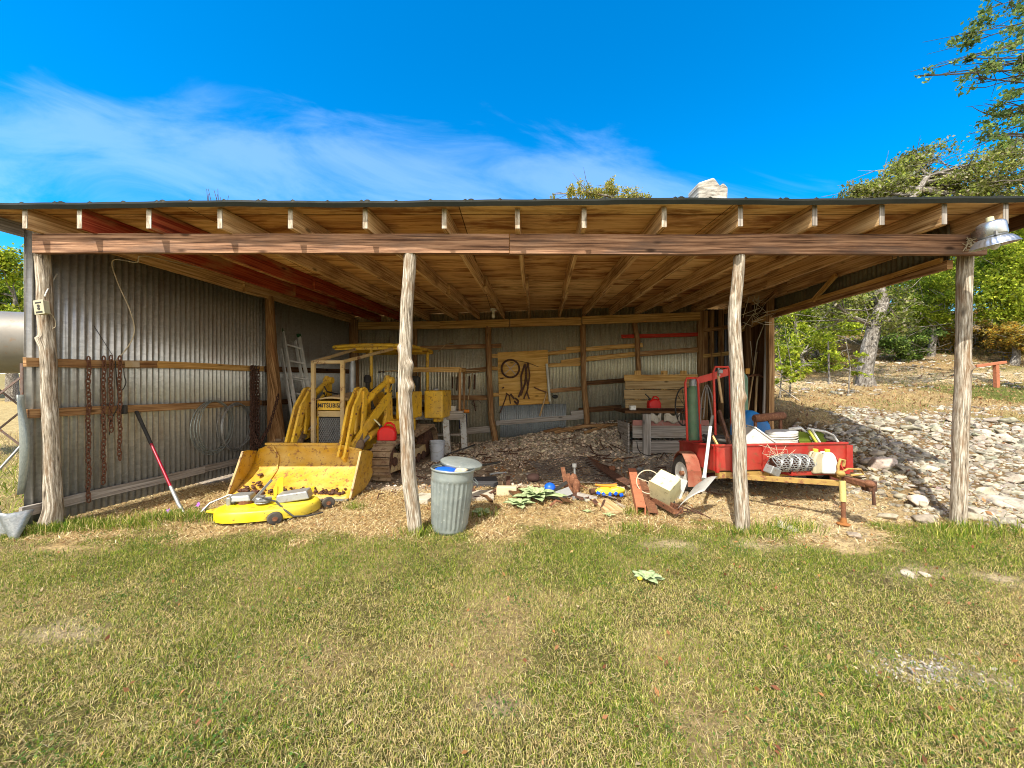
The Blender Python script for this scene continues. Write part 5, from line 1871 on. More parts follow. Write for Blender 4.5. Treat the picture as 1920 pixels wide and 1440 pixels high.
def on_trailer():
    fz = lambda v: trz(v, False) + .012
    # stock of white pails lying nested on their side
    base = TP(.55, .32, 0)
    for i in range(3):
        p = Vector((TB.x + (TC.x - TB.x) * .60 , 4.86 , trz(.3, False) + .16 + .085 * i))
        bucket_at("plastic_pail", ["white plastic pail at the bottom of the trailer's nested stack", "white plastic pail in the middle of the trailer's nested stack", "white plastic pail on top of the trailer's nested stack"][i], p, .135, .17, .10, M_white,
                  rot=Matrix.Rotation(R(-4), 4, 'Y'), group="white pails in the trailer", parts=False)
    o = MB().lathe([(.0, 0), (.176, 0), (.176, .02), (.15, .028), (.0, .028)], 24, Matrix.Translation((TB.x + (TC.x - TB.x) * .60, 4.86, trz(.3, False) + .435)) @ Matrix.Rotation(R(-4), 4, 'Y')).build("pail_lid", M_white, None, smooth=True)
    tag(o, "white lid closing the topmost pail in the trailer", "lid")
    # tipped white tote box
    Rm = Matrix.Rotation(R(-12), 3, 'Z') @ Matrix.Rotation(R(38), 3, 'Y')
    p = P(1415, 828, 4.85)
    t = thing("tote_box", "white plastic box tipped on its corner in the trailer next to the pails", "box", p)
    MB().box(p, (.30, .26, .24), Rm).build("box", M_white, t, bevel=.02)
    MB().box(p + Rm @ Vector((0, 0, .125)), (.32, .28, .02), Rm).build("lid", M_white, t, bevel=.008)
    # folded lawn chair with green webbing
    p0 = Vector((3.70, 4.82, trz(.2, False) + .02))
    t = thing("folding_chair", "folded lawn chair with green webbing and white tube frame in the trailer", "folding chair", p0)
    for k, (dy, dx) in enumerate(((0, 0), (.10, .07))):
        o_ = p0 + Vector((dx, dy, 0))
        pts = [o_ + Vector((.20, 0, .02)), o_ + Vector((.10, .02, .25)), o_ + Vector((.02, .03, .40)), o_ + Vector((-.05, .03, .46)), o_ + Vector((-.20, .04, .44))]
        MB().tube(pts, .014, 8).build("tube_frame", M_white, t, smooth=True)
    pts = [p0 + Vector((.50, -.02, .02)), p0 + Vector((.40, 0, .28)), p0 + Vector((.33, .0, .38)), p0 + Vector((.24, .0, .42)), p0 + Vector((.02, .01, .46))]
    MB().tube(pts, .014, 8).build("tube_frame", M_white, t, smooth=True)
    MB().tube([p0 + Vector((.30, -.05, .02)), p0 + Vector((.12, -.03, .32)), p0 + Vector((.04, -.02, .46))], .014, 8).build("tube_frame", M_white, t, smooth=True)
    for k in range(2):
        m = MB()
        for s in range(6):
            a = p0 + Vector((-.13 + .20 * k - .02 * 0 + s * .027, .015 + .03 * k, .43 - .004 * s))
            b_ = p0 + Vector((.02 + .20 * k + s * .027, -.01 + .03 * k, .05))
            m.beam(a, b_, .024, .004, up=(0, 1, 0))
        for s in range(5):
            u = .12 + .19 * s
            a = p0 + Vector((-.13 + .20 * k, .012 + .03 * k, .43)).lerp(Vector((.02 + .20 * k, -.015 + .03 * k, .05)), u)
            m.beam(a, a + Vector((.16, 0, -.004)), .024, .004, up=(0, 1, 0))
        m.build("webbing", M_webbing, t)
    MB().tube([p0 + Vector((.0, -.03, .44)), p0 + Vector((.11, -.05, .25)), p0 + Vector((.20, -.06, .05))], .016, 8).build("arm_rest", paint("yellow_plastic_arm", (.6, .6, .08, 1), rough=.4), t, smooth=True)
    # blue tarpaulin heap
    p = P(1406, 777, 5.55)
    p.z = .64
    o = MB().ellipsoid(p, (.26, .18, .38), 22, 14, wob=.09, seed=3).build("blue_tarpaulin", M_blue, None, smooth=True)
    tag(o, "blue tarpaulin heap behind the rusty roller at the trailer's back", "tarpaulin")
    # rusty roller on legs
    a, b_ = P(1414, 785, 5.15), P(1470, 779, 5.2)
    t = thing("rusty_roller", "rusty brown pipe roller on two legs lying across the trailer load", "roller", a)
    MB().tube([a, a.lerp(b_, .04), a.lerp(b_, .96), b_], [.045, .055, .055, .045], 16).build("drum", M_rust, t, smooth=True)
    for q_, l in ((a.lerp(b_, .04), .64), (a.lerp(b_, .88), .66)):
        MB().beam(q_ + Vector((0, 0, -.03)), q_ + Vector((-.01, -.02, -l)), .03, .03, up=(0, 1, 0)).build("leg", M_rust, t)
    # grey metal box under the roller
    p = P(1447, 802, 5.2)
    p.z = trz(.6, False) + .14
    tag(MB().box(p, (.42, .3, .22), Matrix.Rotation(R(4), 3, 'Z')).build("steel_box", M_steel, None, bevel=.012), "grey steel box under the rusty roller in the trailer", "box")
    p = P(1378, 798, 5.2)
    p.z = trz(.6, False) + .17
    tag(MB().box(p, (.36, .3, .30), Matrix.Rotation(R(-6), 3, 'Z')).build("battery_case", M_rustdk, None, bevel=.02), "dark brown case in the trailer beside the hose pile", "case")
    # heap of black hose
    m = MB()
    rs = random.Random(2)
    for k in range(9):
        z = trz(.6, False) + .05 + k * .042
        rx, ry = rs.uniform(.22, .30), rs.uniform(.16, .22)
        cx, cy = 2.78 + rs.uniform(-.04, .04), 5.05 + rs.uniform(-.04, .04)
        m.tube([(cx + rx * math.cos(a_), cy + ry * math.sin(a_), z + .02 * math.sin(2 * a_ + k)) for a_ in [j * 2 * math.pi / 22 for j in range(22)]], .024, 8, closed=True)
    tag(m.build("hose_heap", M_black, None, smooth=True), "heap of coiled black hose at the left of the trailer", "hose")
    p = P(1340, 826, 4.85)
    p.x += .14
    p.z = trz(.3, False) + .21
    tag(MB().box(p, (.55, .3, .06), Matrix.Rotation(R(3), 3, 'Z')).build("stone_slab", M_limestone, None, bevel=.008), "pale grey slab lying along the left side of the trailer load", "slab")
    p.z += -.05
    tag(MB().box(p + Vector((.02, .0, -.065)), (.55, .26, .16)).build("purple_mat", paint("purple_mat", (.13, .012, .09, 1), rough=.9), None, bevel=.01), "dark purple mat under the pale slab in the trailer", "mat")
    p = P(1500, 832, 4.78)
    p.z = trz(.2, False) + .19
    tag(MB().ellipsoid(p, (.13, .09, .09), 14, 8, wob=.1, seed=5).build("grey_sack", paint("grey_sack", (.28, .29, .30, 1), rough=.8), None, smooth=True), "grey sack between the white pails and the green chair", "sack")
    m = MB().beam(P(1348, 770, 5.0), P(1368, 835, 4.75), .03, .05, up=(0, 1, 0))
    tag(m.build("flat_bar", M_rustdk, None), "dark flat bar leaning on the trailer rail by the third post", "bar")
    m = MB().beam(P(1336, 818, 4.7), P(1346, 836, 4.6), .02, .03, up=(0, 1, 0))
    tag(m.build("wood_strip", M_girtl, None), "short yellow wood strip sticking out of the trailer at the left", "strip")
    # on the front shelf: roll of woven wire and jugs
    c0, c1 = P(1448, 872, 4.36), P(1520, 866, 4.40)
    zc = trz(0, False) + .115
    c0.z = c1.z = zc
    t = thing("wire_roll", "roll of grey woven wire lying on the trailer's front shelf", "wire roll", c0)
    m = MB()
    d = (c1 - c0)
    prof = []
    turns = []
    for k in range(30):
        u = k / 29
        r_ = .098 * (1 - .25 * (abs(u - .5) * 2) ** 3) * (1 + .04 * math.sin(k * 2.1))
        c = c0 + d * u
        turns.append((c, r_))
        m.tube([c + Vector((.03 * math.sin(a_ * 2 + k), r_ * math.cos(a_), r_ * math.sin(a_))) for a_ in [j * 2 * math.pi / 18 for j in range(18)]], .0055, 5, closed=True)
    for k in range(26):
        a_ = k / 26 * 2 * math.pi
        m.tube([c + Vector((0, r_ * math.cos(a_ + .5 * i / 29), r_ * math.sin(a_ + .5 * i / 29))) for i, (c, r_) in enumerate(turns)], .004, 4)
    m.build("mesh", M_steel, t, smooth=True)
    MB().tube([c0 + Vector((.02, 0, 0)), c1 + Vector((-.02, 0, 0))], .078, 14, wob=.05).build("core", M_rustdk, t, smooth=True)
    m = MB()
    rs = random.Random(9)
    for k in range(14):
        a = c0 + Vector((rs.uniform(-.03, .2), rs.uniform(-.05, .08), rs.uniform(.02, .1)))
        m.tube([a, a + Vector((rs.uniform(-.12, .0), rs.uniform(-.05, .03), rs.uniform(.0, .12))), a + Vector((rs.uniform(-.25, .05), rs.uniform(-.06, .03), rs.uniform(.0, .20)))], .0022, 4)
    m.build("loose_wire", M_cable, t)
    p = P(1448, 880, 4.30)
    p.z = trz(0, False) + .045
    tag(MB().box(p, (.15, .10, .09), Matrix.Rotation(R(25), 3, 'Y') @ Matrix.Rotation(R(20), 3, 'Z')).build("grey_case", M_steel, None, bevel=.01), "grey metal case jammed at the left end of the wire roll", "case")

    def jug(label, p, mat, s):
        t = thing("plastic_jug", label, "jug", p, R(s), "jugs on the trailer shelf")
        M_ = WM[t.name]
        m = MB(M_)
        poly = [(-.075, 0), (.075, 0), (.08, .02), (.08, .13), (.06, .20), (.03, .245), (-.03, .245), (-.045, .22), (-.075, .17), (-.08, .13), (-.08, .02)]
        m.prism(poly, .11, Matrix(((1, 0, 0, 0), (0, 0, -1, .055), (0, 1, 0, 0), (0, 0, 0, 1))))
        b_ = m.build("body", mat, t, bevel=.018, smooth=True)
        MB(M_).tube([(-.03, 0, .24), (-.06, 0, .24), (-.085, 0, .19), (-.078, 0, .13)], .013, 8).build("handle", mat, t, smooth=True)
        MB(M_).lathe([(.0, .245), (.026, .245), (.026, .275), (.0, .275)], 14).build("cap", paint("cap_yellow_%d" % int(abs(s)), (.62, .52, .06, 1), rough=.4), t, smooth=True)
    q_ = P(1529, 884, 4.38)
    q_.z = trz(0, False) + .0
    jug("yellowish translucent jug next to the wire roll on the trailer shelf", q_, paint("jug_plastic", (.42, .38, .26, 1), rough=.35), 12)
    q_ = P(1551, 884, 4.36)
    q_.z = trz(0, False) + .0
    jug("grey-white jug at the right end of the trailer shelf", q_, paint("jug_white_plastic", (.52, .54, .53, 1), rough=.35), -8)


on_trailer()


# ------------------------------------------------------------------ gas cylinder cart behind the trailer
def cylinders():
    d = 5.95
    ca, cb = P(1298, 835, d), P(1392, 830, d + .25)
    t = thing("cylinder_cart", "red tubular welding cylinder cart standing behind the trailer", "cart", P(1330, 880, d))
    def uframe(px0, px1, ytop, dd, name):
        pts = [P(px0 + 6, 850, dd), P(px0, ytop + 8, dd), P(px0 + 3, ytop, dd), P(px1 - 3, ytop, dd), P(px1, ytop + 8, dd), P(px1 + 8, 850, dd)]
        for e_ in (pts[0], pts[-1]):
            e_.z = Hs(e_.x, e_.y) + .03
        MB().tube(pts, .017, 10).build(name, M_redbright, t, smooth=True)
    uframe(1285, 1309, 709, d - .1, "side_frame")
    uframe(1338, 1368, 688, d - .35, "side_frame")
    MB().plate([P(1308, 720, d - .05), P(1366, 704, d - .05), P(1366, 690, d - .05), P(1308, 707, d - .05)], .012).build("top_plate", M_redbright, t)
    MB().plate([(q.x, q.y, Hs(2.9, 6) + .035) for q in (P(1285, 840, d + .2), P(1410, 836, d + .4), P(1410, 836, d - .3), P(1285, 840, d - .3))], .02).build("base_plate", M_redbright, t)
    for i, (px, yt, dd, r_, lb) in enumerate(((1299, 724, d + .02, .088, "tall green gas cylinder with a grey cap in the left of the red cart"), (1387, 700, d + .25, .115, "wider green gas cylinder in the cart half hidden by the third post"))):
        c = P(px, 838, dd)
        c.z = Hs(c.x, c.y) + .05
        top = 1.4 + (720 - yt) / 720 * dd
        g = thing("gas_cylinder", lb, "gas cylinder", c, 0, "gas cylinders in the cart")
        h = top - c.z
        MB().lathe([(.0, 0), (r_ * .96, 0), (r_, .02), (r_, h - .10), (r_ * .9, h - .05), (r_ * .6, h), (.03, h + .02), (0, h + .02)], 24, Matrix.Translation(c)).build("shell", M_green, g, smooth=True)
        MB().lathe([(.05, h), (.052, h + .08), (.04, h + .13), (.0, h + .15)], 16, Matrix.Translation(c), close=False).build("valve_cap", M_steel, g, smooth=True)
    for i, (x0, x1, yt, yb, lb) in enumerate(((1316, 1338, 722, 800, "outer grey hose loop hanging from the cart's red plate"), (1322, 1332, 726, 790, "inner grey hose loop hanging from the cart's red plate"))):
        cable("rubber_hose", lb, [P(x0 - 3, yb - 5, d - .2), P(x0, yt + 25, d - .18), P((x0 + x1) / 2 - 2, yt, d - .16), P(x1 - 2, yt + 25, d - .18), P(x1 + 3, yb - 10, d - .2)], .009, paint("grey_hose_%d" % i, (.20, .18, .16, 1), rough=.7), "hoses on the cart")
    m = MB().tube([P(1346, 700, d - .4), P(1350, 730, d - .4), P(1354, 755, d - .4)], [.016, .02, .018], 8)
    tag(m.build("striker_handle", M_handle, None, smooth=True), "wooden handle hanging from the red cart's top bar", "handle")
    m = MB().lathe([(0, 0), (.035, 0), (.035, .05), (.0, .06)], 12, Matrix.Translation(P(1350, 700, d - .45)))
    m.tube([P(1347, 690, d - .42), P(1349, 705, d - .45)], .012, 8)
    tag(m.build("regulator", M_steel, None, smooth=True), "small brass-grey regulator on the red cart's top bar", "regulator")


cylinders()


# ------------------------------------------------------------------ scoop shovel leaning on the trailer
def scoop():
    a, b_ = P(1336, 780, 4.62), P(1321, 890, 4.30)
    t = thing("scoop_shovel", "big pale scoop shovel leaning on the trailer's left fender, blade down", "shovel", P(1300, 940, 4.1))
    MB().tube([a, P(1332, 800, 4.56)], .018, 10).build("grip", M_black, t, smooth=True)
    MB().tube([P(1332, 800, 4.56), P(1326, 850, 4.42), b_, P(1320, 898, 4.26)], [.019, .018, .019, .026], 10).build("handle", M_alu, t, smooth=True)
    s = P(1321, 893, 4.24)
    e = P(1292, 934, 4.02)
    e.z = max(e.z, .06)
    d = e - s
    side = Vector((.13, -.02, .10))
    up = d.cross(side).normalized()
    if up.y > 0:
        up = -up
    rows = []
    for j in range(8):
        u = j / 7
        w = 1.0 if u > .2 else .55 + .45 * u / .2
        row = []
        for k in range(9):
            v = k / 8 * 2 - 1
            row.append(s + d * u + side * (v * w) + up * (.055 * (abs(v) ** 3) * (1 - .5 * u) + (.05 * (1 - u / .2) if u < .2 else 0)) * 1.0)
        rows.append(row)
    MB().loft(rows).build("blade", paint("worn_scoop_metal", (.42, .41, .38, 1), rust=(.25, .2, .14, 1), amount=.2, rough=.4, metal=.3, scale=9), t, smooth=True, solid=.006)


scoop()


# ------------------------------------------------------------------ scrap in front of the trailer
def scrap():
    def channel(name, label, a, b_, w, h, mat, group=None, roll=0):
        a, b_ = Vector(a), Vector(b_)
        d = (b_ - a).normalized()
        up = Vector((0, 0, 1))
        side = d.cross(up).normalized()
        up = side.cross(d)
        if roll:
            q_ = Quaternion(d, roll)
            side, up = q_ @ side, q_ @ up
        m = MB()
        th = .014
        m.beam(a, b_, w, th, up=up)
        for s in (-1, 1):
            m.beam(a + side * (s * (w / 2 - th / 2)) - up * (h / 2 + th / 2), b_ + side * (s * (w / 2 - th / 2)) - up * (h / 2 + th / 2), th, h, up=up)
        return tag(m.build(name, mat, None), label, "steel channel", group)
    a, b_ = P(1185, 862, 5.35), P(1202, 958, 4.05)
    a.z, b_.z = .22, .105
    channel("steel_channel", "red-primed steel channel standing out of the shade, end towards the lawn", a, b_, .10, .09, M_primer, "steel channels on the floor")
    a2, b2 = a + Vector((.10, -.1, -.14)), b_ + Vector((.13, .0, -.06))
    channel("steel_channel", "rust-brown flat channel lying right beside the red-primed one", a2, b2, .10, .03, M_rust, "steel channels on the floor")
    a, b_ = P(1102, 832, 6.3), P(1180, 892, 5.0)
    a.z, b_.z = .16, .10
    channel("steel_channel", "dark steel channel lying in the shade behind the red-primed one", a, b_, .10, .06, M_rustdk, "steel channels on the floor", roll=.4)
    a, b_ = P(1222, 925, 4.5), P(1272, 950, 3.98)
    a.z, b_.z = .06, .06
    channel("steel_channel", "short rusty channel lying under the cream cabinet", a, b_, .11, .04, M_rust, "steel channels on the floor", roll=math.pi)
    a, b_ = P(1125, 935, 4.52), P(1152, 966, 4.08)
    a.z, b_.z = Hs(a.x, a.y) + .03, Hs(b_.x, b_.y) + .03
    o = MB().beam(a, b_, .20, .035, jit=.002).build("plank_offcut", wood("bleached_plank", (.25, .15, .06, 1), (.46, .32, .16, 1), (.56, .43, .26, 1), gu=1.5, gv=30), None)
    tag(o, "short tan plank lying in the straw left of the red-primed channel", "plank")
    a, b_ = P(1137, 931, 4.75), P(1172, 951, 4.30)
    a.z, b_.z = Hs(a.x, a.y) + .01, Hs(b_.x, b_.y) + .02
    o = MB().beam(a, b_, .03, .02).build("wood_strip", M_end, None)
    tag(o, "thin pale wood strip on the ground beside the tan plank", "strip")
    # tipped cream cabinet
    p = P(1248, 905, 4.30)
    p.z = .245
    Rm = Matrix.Rotation(R(33), 3, 'Z') @ Matrix.Rotation(R(-28), 3, 'Y') @ Matrix.Rotation(R(18), 3, 'X')
    t = thing("metal_cabinet", "small cream metal cabinet tipped on its corner beside the trailer wheel", "cabinet", p)
    MB().box(p, (.22, .24, .25), Rm).build("case", M_cream, t, bevel=.008)
    MB().box(p + Rm @ Vector((-.118, 0, 0)), (.014, .25, .26), Rm).build("door", M_cream, t, bevel=.004)
    m = MB()
    for x, z in ((0, -.128), ):
        m.box(p + Rm @ Vector((0, 0, -.128)), (.17, .19, .006), Rm)
    m.build("base_panel", M_limestone, t)
    MB().box(p + Vector((.17, .03, -.02)), (.10, .03, .22), Matrix.Rotation(R(20), 3, 'Y')).build("side_flap", M_white, t)
    # steering wheel
    c = P(1216, 893, 4.55)
    c.z = .24
    t = thing("steering_wheel", "thin-rimmed old steering wheel lying against the cream cabinet", "steering wheel", c)
    n_ = Vector((-.25, -.9, .25)).normalized()
    x_ = n_.cross(Vector((0, 0, 1))).normalized()
    y_ = x_.cross(n_)
    MB().tube([c + x_ * (.135 * math.cos(k * math.pi / 16)) + y_ * (.135 * math.sin(k * math.pi / 16)) for k in range(32)], .007, 7, closed=True).build("rim", M_cable, t, smooth=True)
    for k, mt in ((.3, M_cable), (2.4, M_rust), (4.5, M_cable)):
        MB().tube([c, c + x_ * (.133 * math.cos(k)) + y_ * (.133 * math.sin(k))], .005, 6).build("spoke", mt, t)
    # twisted rods
    rs = random.Random(12)
    m = MB()
    for k in range(7):
        a = P(1290, 950, 4.05) + Vector((rs.uniform(-.15, .02), rs.uniform(-.1, .1), 0))
        a.z = .04
        m.tube([a, a + Vector((rs.uniform(-.1, .1), rs.uniform(-.1, .1), rs.uniform(.03, .10))), a + Vector((rs.uniform(-.1, .28), rs.uniform(-.2, .1), rs.uniform(-.03, .05)))], .006, 5)
    tag(m.build("bent_rods", M_rustdk, None, smooth=True), "tangle of dark bent rods in front of the scoop blade", "rods")
    # heap left of it: dark block, glassy plate, brown boot-shaped castings
    p = P(1080, 905, 4.75)
    p.z = 0
    m = MB()
    m.beam(p + Vector((-.10, 0, .02)), p + Vector((-.16, .05, .36)), .05, .03, up=(0, 1, 0))
    m.beam(p + Vector((-.06, .0, .02)), p + Vector((-.10, .05, .28)), .06, .03, up=(0, 1, 0))
    m.ellipsoid(p + Vector((.0, -.02, .10)), (.05, .05, .13), 10, 8, wob=.14, seed=2)
    m.ellipsoid(p + Vector((-.03, .02, .2)), (.05, .04, .09), 10, 8, wob=.14, seed=4)
    tag(m.build("rusty_casting", M_rust, None, smooth=True), "rust-brown iron casting standing in the junk near the shade line", "casting")
    o = MB().tube([p + Vector((.0, .06, .05)), p + Vector((-.01, .06, .36))], .014, 8)
    o.lathe([(.0, 0), (.03, 0), (.03, .04), (.0, .04)], 12, Matrix.Translation(p + Vector((-.01, .06, .36))))
    tag(o.build("standing_pipe", M_steel, None, smooth=True), "short upright pipe with a pale cap behind the rusty casting", "pipe")
    o = MB().beam(p + Vector((-.35, -.02, .03)), p + Vector((-.12, -.05, .20)), .06, .03)
    tag(o.build("dark_bar", M_black, None), "dark bar propped diagonally left of the rusty casting", "bar")
    o = MB().beam(p + Vector((-.25, -.14, .06)), p + Vector((-.08, -.1, .11)), .12, .02, up=(0, -.5, .8))
    tag(o.build("grey_plate", M_steel, None, bevel=.004), "pale grey plate leaning before the rusty casting", "plate")
    rs = random.Random(3)
    for k in range(9):
        q_ = p + Vector((rs.uniform(-.35, .16), rs.uniform(-.26, -.02), .03))
        sz = rs.uniform(.03, .07)
        o = MB().box(q_, (sz * 1.6, sz, sz * .7), Matrix.Rotation(rs.random() * 3, 3, 'Z') @ Matrix.Rotation(rs.uniform(-.4, .4), 3, 'X')).build("scrap_piece", rs.choice([M_whitepaint, M_rust, M_steel, M_limestone, M_rustdk]), None, bevel=.005)
        tag(o, "small scrap piece scattered around the rusty casting", "scrap piece", "scrap around the rusty casting")
    # toys
    c = P(1031, 906, 4.78)
    c.z = .10
    t = thing("toy_ball", "bright blue toy ball lying by the big mullein plant", "ball", c)
    MB().ellipsoid(c, (.075, .075, .072), 18, 12).build("ball", M_brightblue, t, smooth=True)
    c = P(1050, 904, 4.75)
    c.z = .07
    m = MB().box(c, (.13, .07, .07), Matrix.Rotation(R(15), 3, 'Z'))
    t = thing("toy_truck", "little yellow and white toy next to the blue ball", "toy", c)
    m.build("body", M_toyyellow, t, bevel=.015)
    MB().box(c + Vector((.08, -.01, .02)), (.05, .06, .05)).build("cab", M_white, t, bevel=.01)
    m = MB()
    for dx in (-.04, .05):
        m.lathe([(0, 0), (.03, 0), (.03, .02), (0, .02)], 12, Matrix.Translation(c + Vector((dx, -.035, -.035))) @ Matrix.Rotation(R(90), 4, 'X'))
    m.build("wheel", M_black, t)
    c = P(1142, 913, 4.72)
    c.z = .06
    t = thing("toy_gun", "yellow and blue plastic water toy lying on the straw at the shade line", "toy", c)
    m = MB()
    m.tube([c + Vector((-.16, .05, .09)), c + Vector((-.05, .03, .08)), c + Vector((.10, .03, .08))], [.012, .02, .03], 10)
    m.build("barrel", M_orange, t, smooth=True)
    m = MB().ellipsoid(c + Vector((-.06, 0, .02)), (.11, .05, .05), 14, 8, wob=.1)
    m.ellipsoid(c + Vector((.10, 0, .03)), (.09, .05, .05), 14, 8, wob=.1, seed=3)
    m.build("body", M_toyyellow, t, smooth=True)
    m = MB()
    for dx in (-.14, -.08, .0, .07, .14):
        m.box(c + Vector((dx, -.04, .0 + .02 * math.sin(dx * 40))), (.035, .03, .045), Matrix.Rotation(dx * 9, 3, 'Y'))
    m.build("trim", M_brightblue, t, bevel=.006)
    MB().tube([c + Vector((.10, 0, .07)), c + Vector((.18, .0, .06)), c + Vector((.2, .0, .0))], .012, 8).build("handle", M_cream, t, smooth=True)
    # bricks and slabs by the bin
    p = P(950, 919, 4.78)
    p.z = .07
    tag(MB().box(p, (.25, .10, .11), Matrix.Rotation(R(-2), 3, 'Z')).build("brick", paint("cream_brick", (.58, .50, .33, 1), rust=(.4, .3, .18, 1), amount=.2, scale=14, rough=.9), None, bevel=.008), "cream brick lying between the bin and the mullein plant", "brick")
    p = P(903, 925, 4.75)
    p.z = .02
    tag(MB().box(p, (.30, .34, .05), Matrix.Rotation(R(4), 3, 'Z')).build("paving_slab", M_limestone, None, bevel=.006), "tan paving slab on the ground right behind the bin", "slab")
    p = P(908, 902, 5.35)
    p.z = .035
    tag(MB().box(p, (.36, .40, .06), Matrix.Rotation(R(5), 3, 'Z')).build("paving_slab", paint("dark_slate", (.05, .05, .055, 1), rough=.8), None, bevel=.006), "dark slab lying in the shade behind the bin", "slab")
    p = P(795, 928, 4.6)
    p.z = .03
    tag(MB().box(p, (.22, .26, .06), Matrix.Rotation(R(-14), 3, 'Z')).build("paving_slab", M_limestone, None, bevel=.006), "grey slab in the straw behind the second post", "slab")
    p = P(1000, 893, 5.5)
    tag(MB().ellipsoid((p.x, p.y, .06), (.10, .08, .06), 12, 8, wob=.1).build("flat_stone", paint("brown_stone", (.17, .10, .08, 1), rough=.9, scale=12), None, smooth=True), "rounded brown stone alone on the shaded gravel", "stone")
    cable("rubber_hose", "black hose lying on the shaded floor near the white bucket", [P(890, 834, 6.9), P(868, 842, 6.7), P(840, 852, 6.4), P(834, 862, 6.1), P(862, 868, 5.9), P(900, 872, 5.75), P(938, 866, 5.7)], .016, M_black)
    rs = random.Random(44)
    for k in range(46):
        x, y = rs.uniform(-1.2, 2.4), rs.uniform(4.45, 6.9)
        if k > 30:
            x, y = rs.uniform(.2, 1.9), rs.uniform(4.3, 5.0)
        z = Hs(x, y)
        a = rs.uniform(0, 3.14)
        l = rs.uniform(.08, .34)
        d = Vector((math.cos(a), math.sin(a), 0))
        c = Vector((x, y, z + .03))
        mt = rs.choice([M_rust, M_rustdk, M_rustdk, M_grey, M_girt, M_steel, M_dark, M_track])
        kind = k % 4 if k <= 30 else k % 3
        m = MB()
        if kind == 0:
            m.beam(c - d * l * .5, c + d * l * .5 + Vector((0, 0, rs.uniform(0, .06))), rs.uniform(.03, .10), rs.uniform(.012, .03), jit=.002)
            nm, lb = "scrap_board", "short scrap board strewn over the shaded shed floor"
        elif kind == 1:
            m.tube([c - d * l * .5, c + Vector((0, 0, rs.uniform(0, .04))), c + d * l * .5], rs.uniform(.008, .02), 8, wob=.05)
            nm, lb = "scrap_pipe", "piece of scrap pipe strewn over the shaded shed floor"
        elif kind == 2:
            s_ = Vector((-d.y, d.x, 0)) * l * .4
            m.plate([c - d * l * .4 - s_, c + d * l * .4 - s_ * .7, c + d * l * .3 + s_ + Vector((0, 0, .05)), c - d * l * .45 + s_ * .8 + Vector((0, 0, .04))], .006)
            nm, lb = "scrap_plate", "bent scrap plate strewn over the shaded shed floor"
        else:
            r_ = rs.uniform(.03, .055)
            q = Matrix.Translation(c + Vector((0, 0, r_ * .6))) @ Matrix.Rotation(a, 4, 'Z') @ Matrix.Rotation(R(88), 4, 'X')
            m.lathe([(0, 0), (r_, 0), (r_ * 1.03, .006), (r_, .012), (r_, r_ * 2.1), (r_ * 1.03, r_ * 2.15), (r_ * .9, r_ * 2.15), (r_ * .9, .02), (0, .02)], 16, q, close=False)
            nm, lb = "rusty_can", "rusty open can lying on the shaded shed floor"
        tag(m.build(nm, mt, None, smooth=kind in (1, 3)), lb, "scrap", nm.replace("_", " ") + " pieces on the shed floor")
    # expanded metal sheet lying on the floor
    m = MB()
    o_ = Vector((.45, 5.15, .045))
    ex, ey = Vector((1.0, .12, .02)), Vector((-.18, 1.15, .10))
    nx_, ny_ = 9, 13
    for i in range(ny_ + 1):
        for s in (-1, 1):
            pts = []
            for k in range(nx_ * 2 + 1):
                u = k / (nx_ * 2)
                v = (i + (.5 * s if k % 2 else 0)) / ny_
                pts.append(o_ + ex * u + ey * min(1.02, max(-.02, v)) + Vector((0, 0, .02 * math.sin(u * 5 + v * 4))))
            m.tube(pts, .0045, 4, caps=False)
    tag(m.build("mesh_panel", paint("dull_mesh_steel", (.11, .095, .08, 1), rust=RUST, amount=.3, scale=20, rough=.85), None), "rusty expanded mesh panel lying flat on the shaded floor", "mesh panel")


scrap()


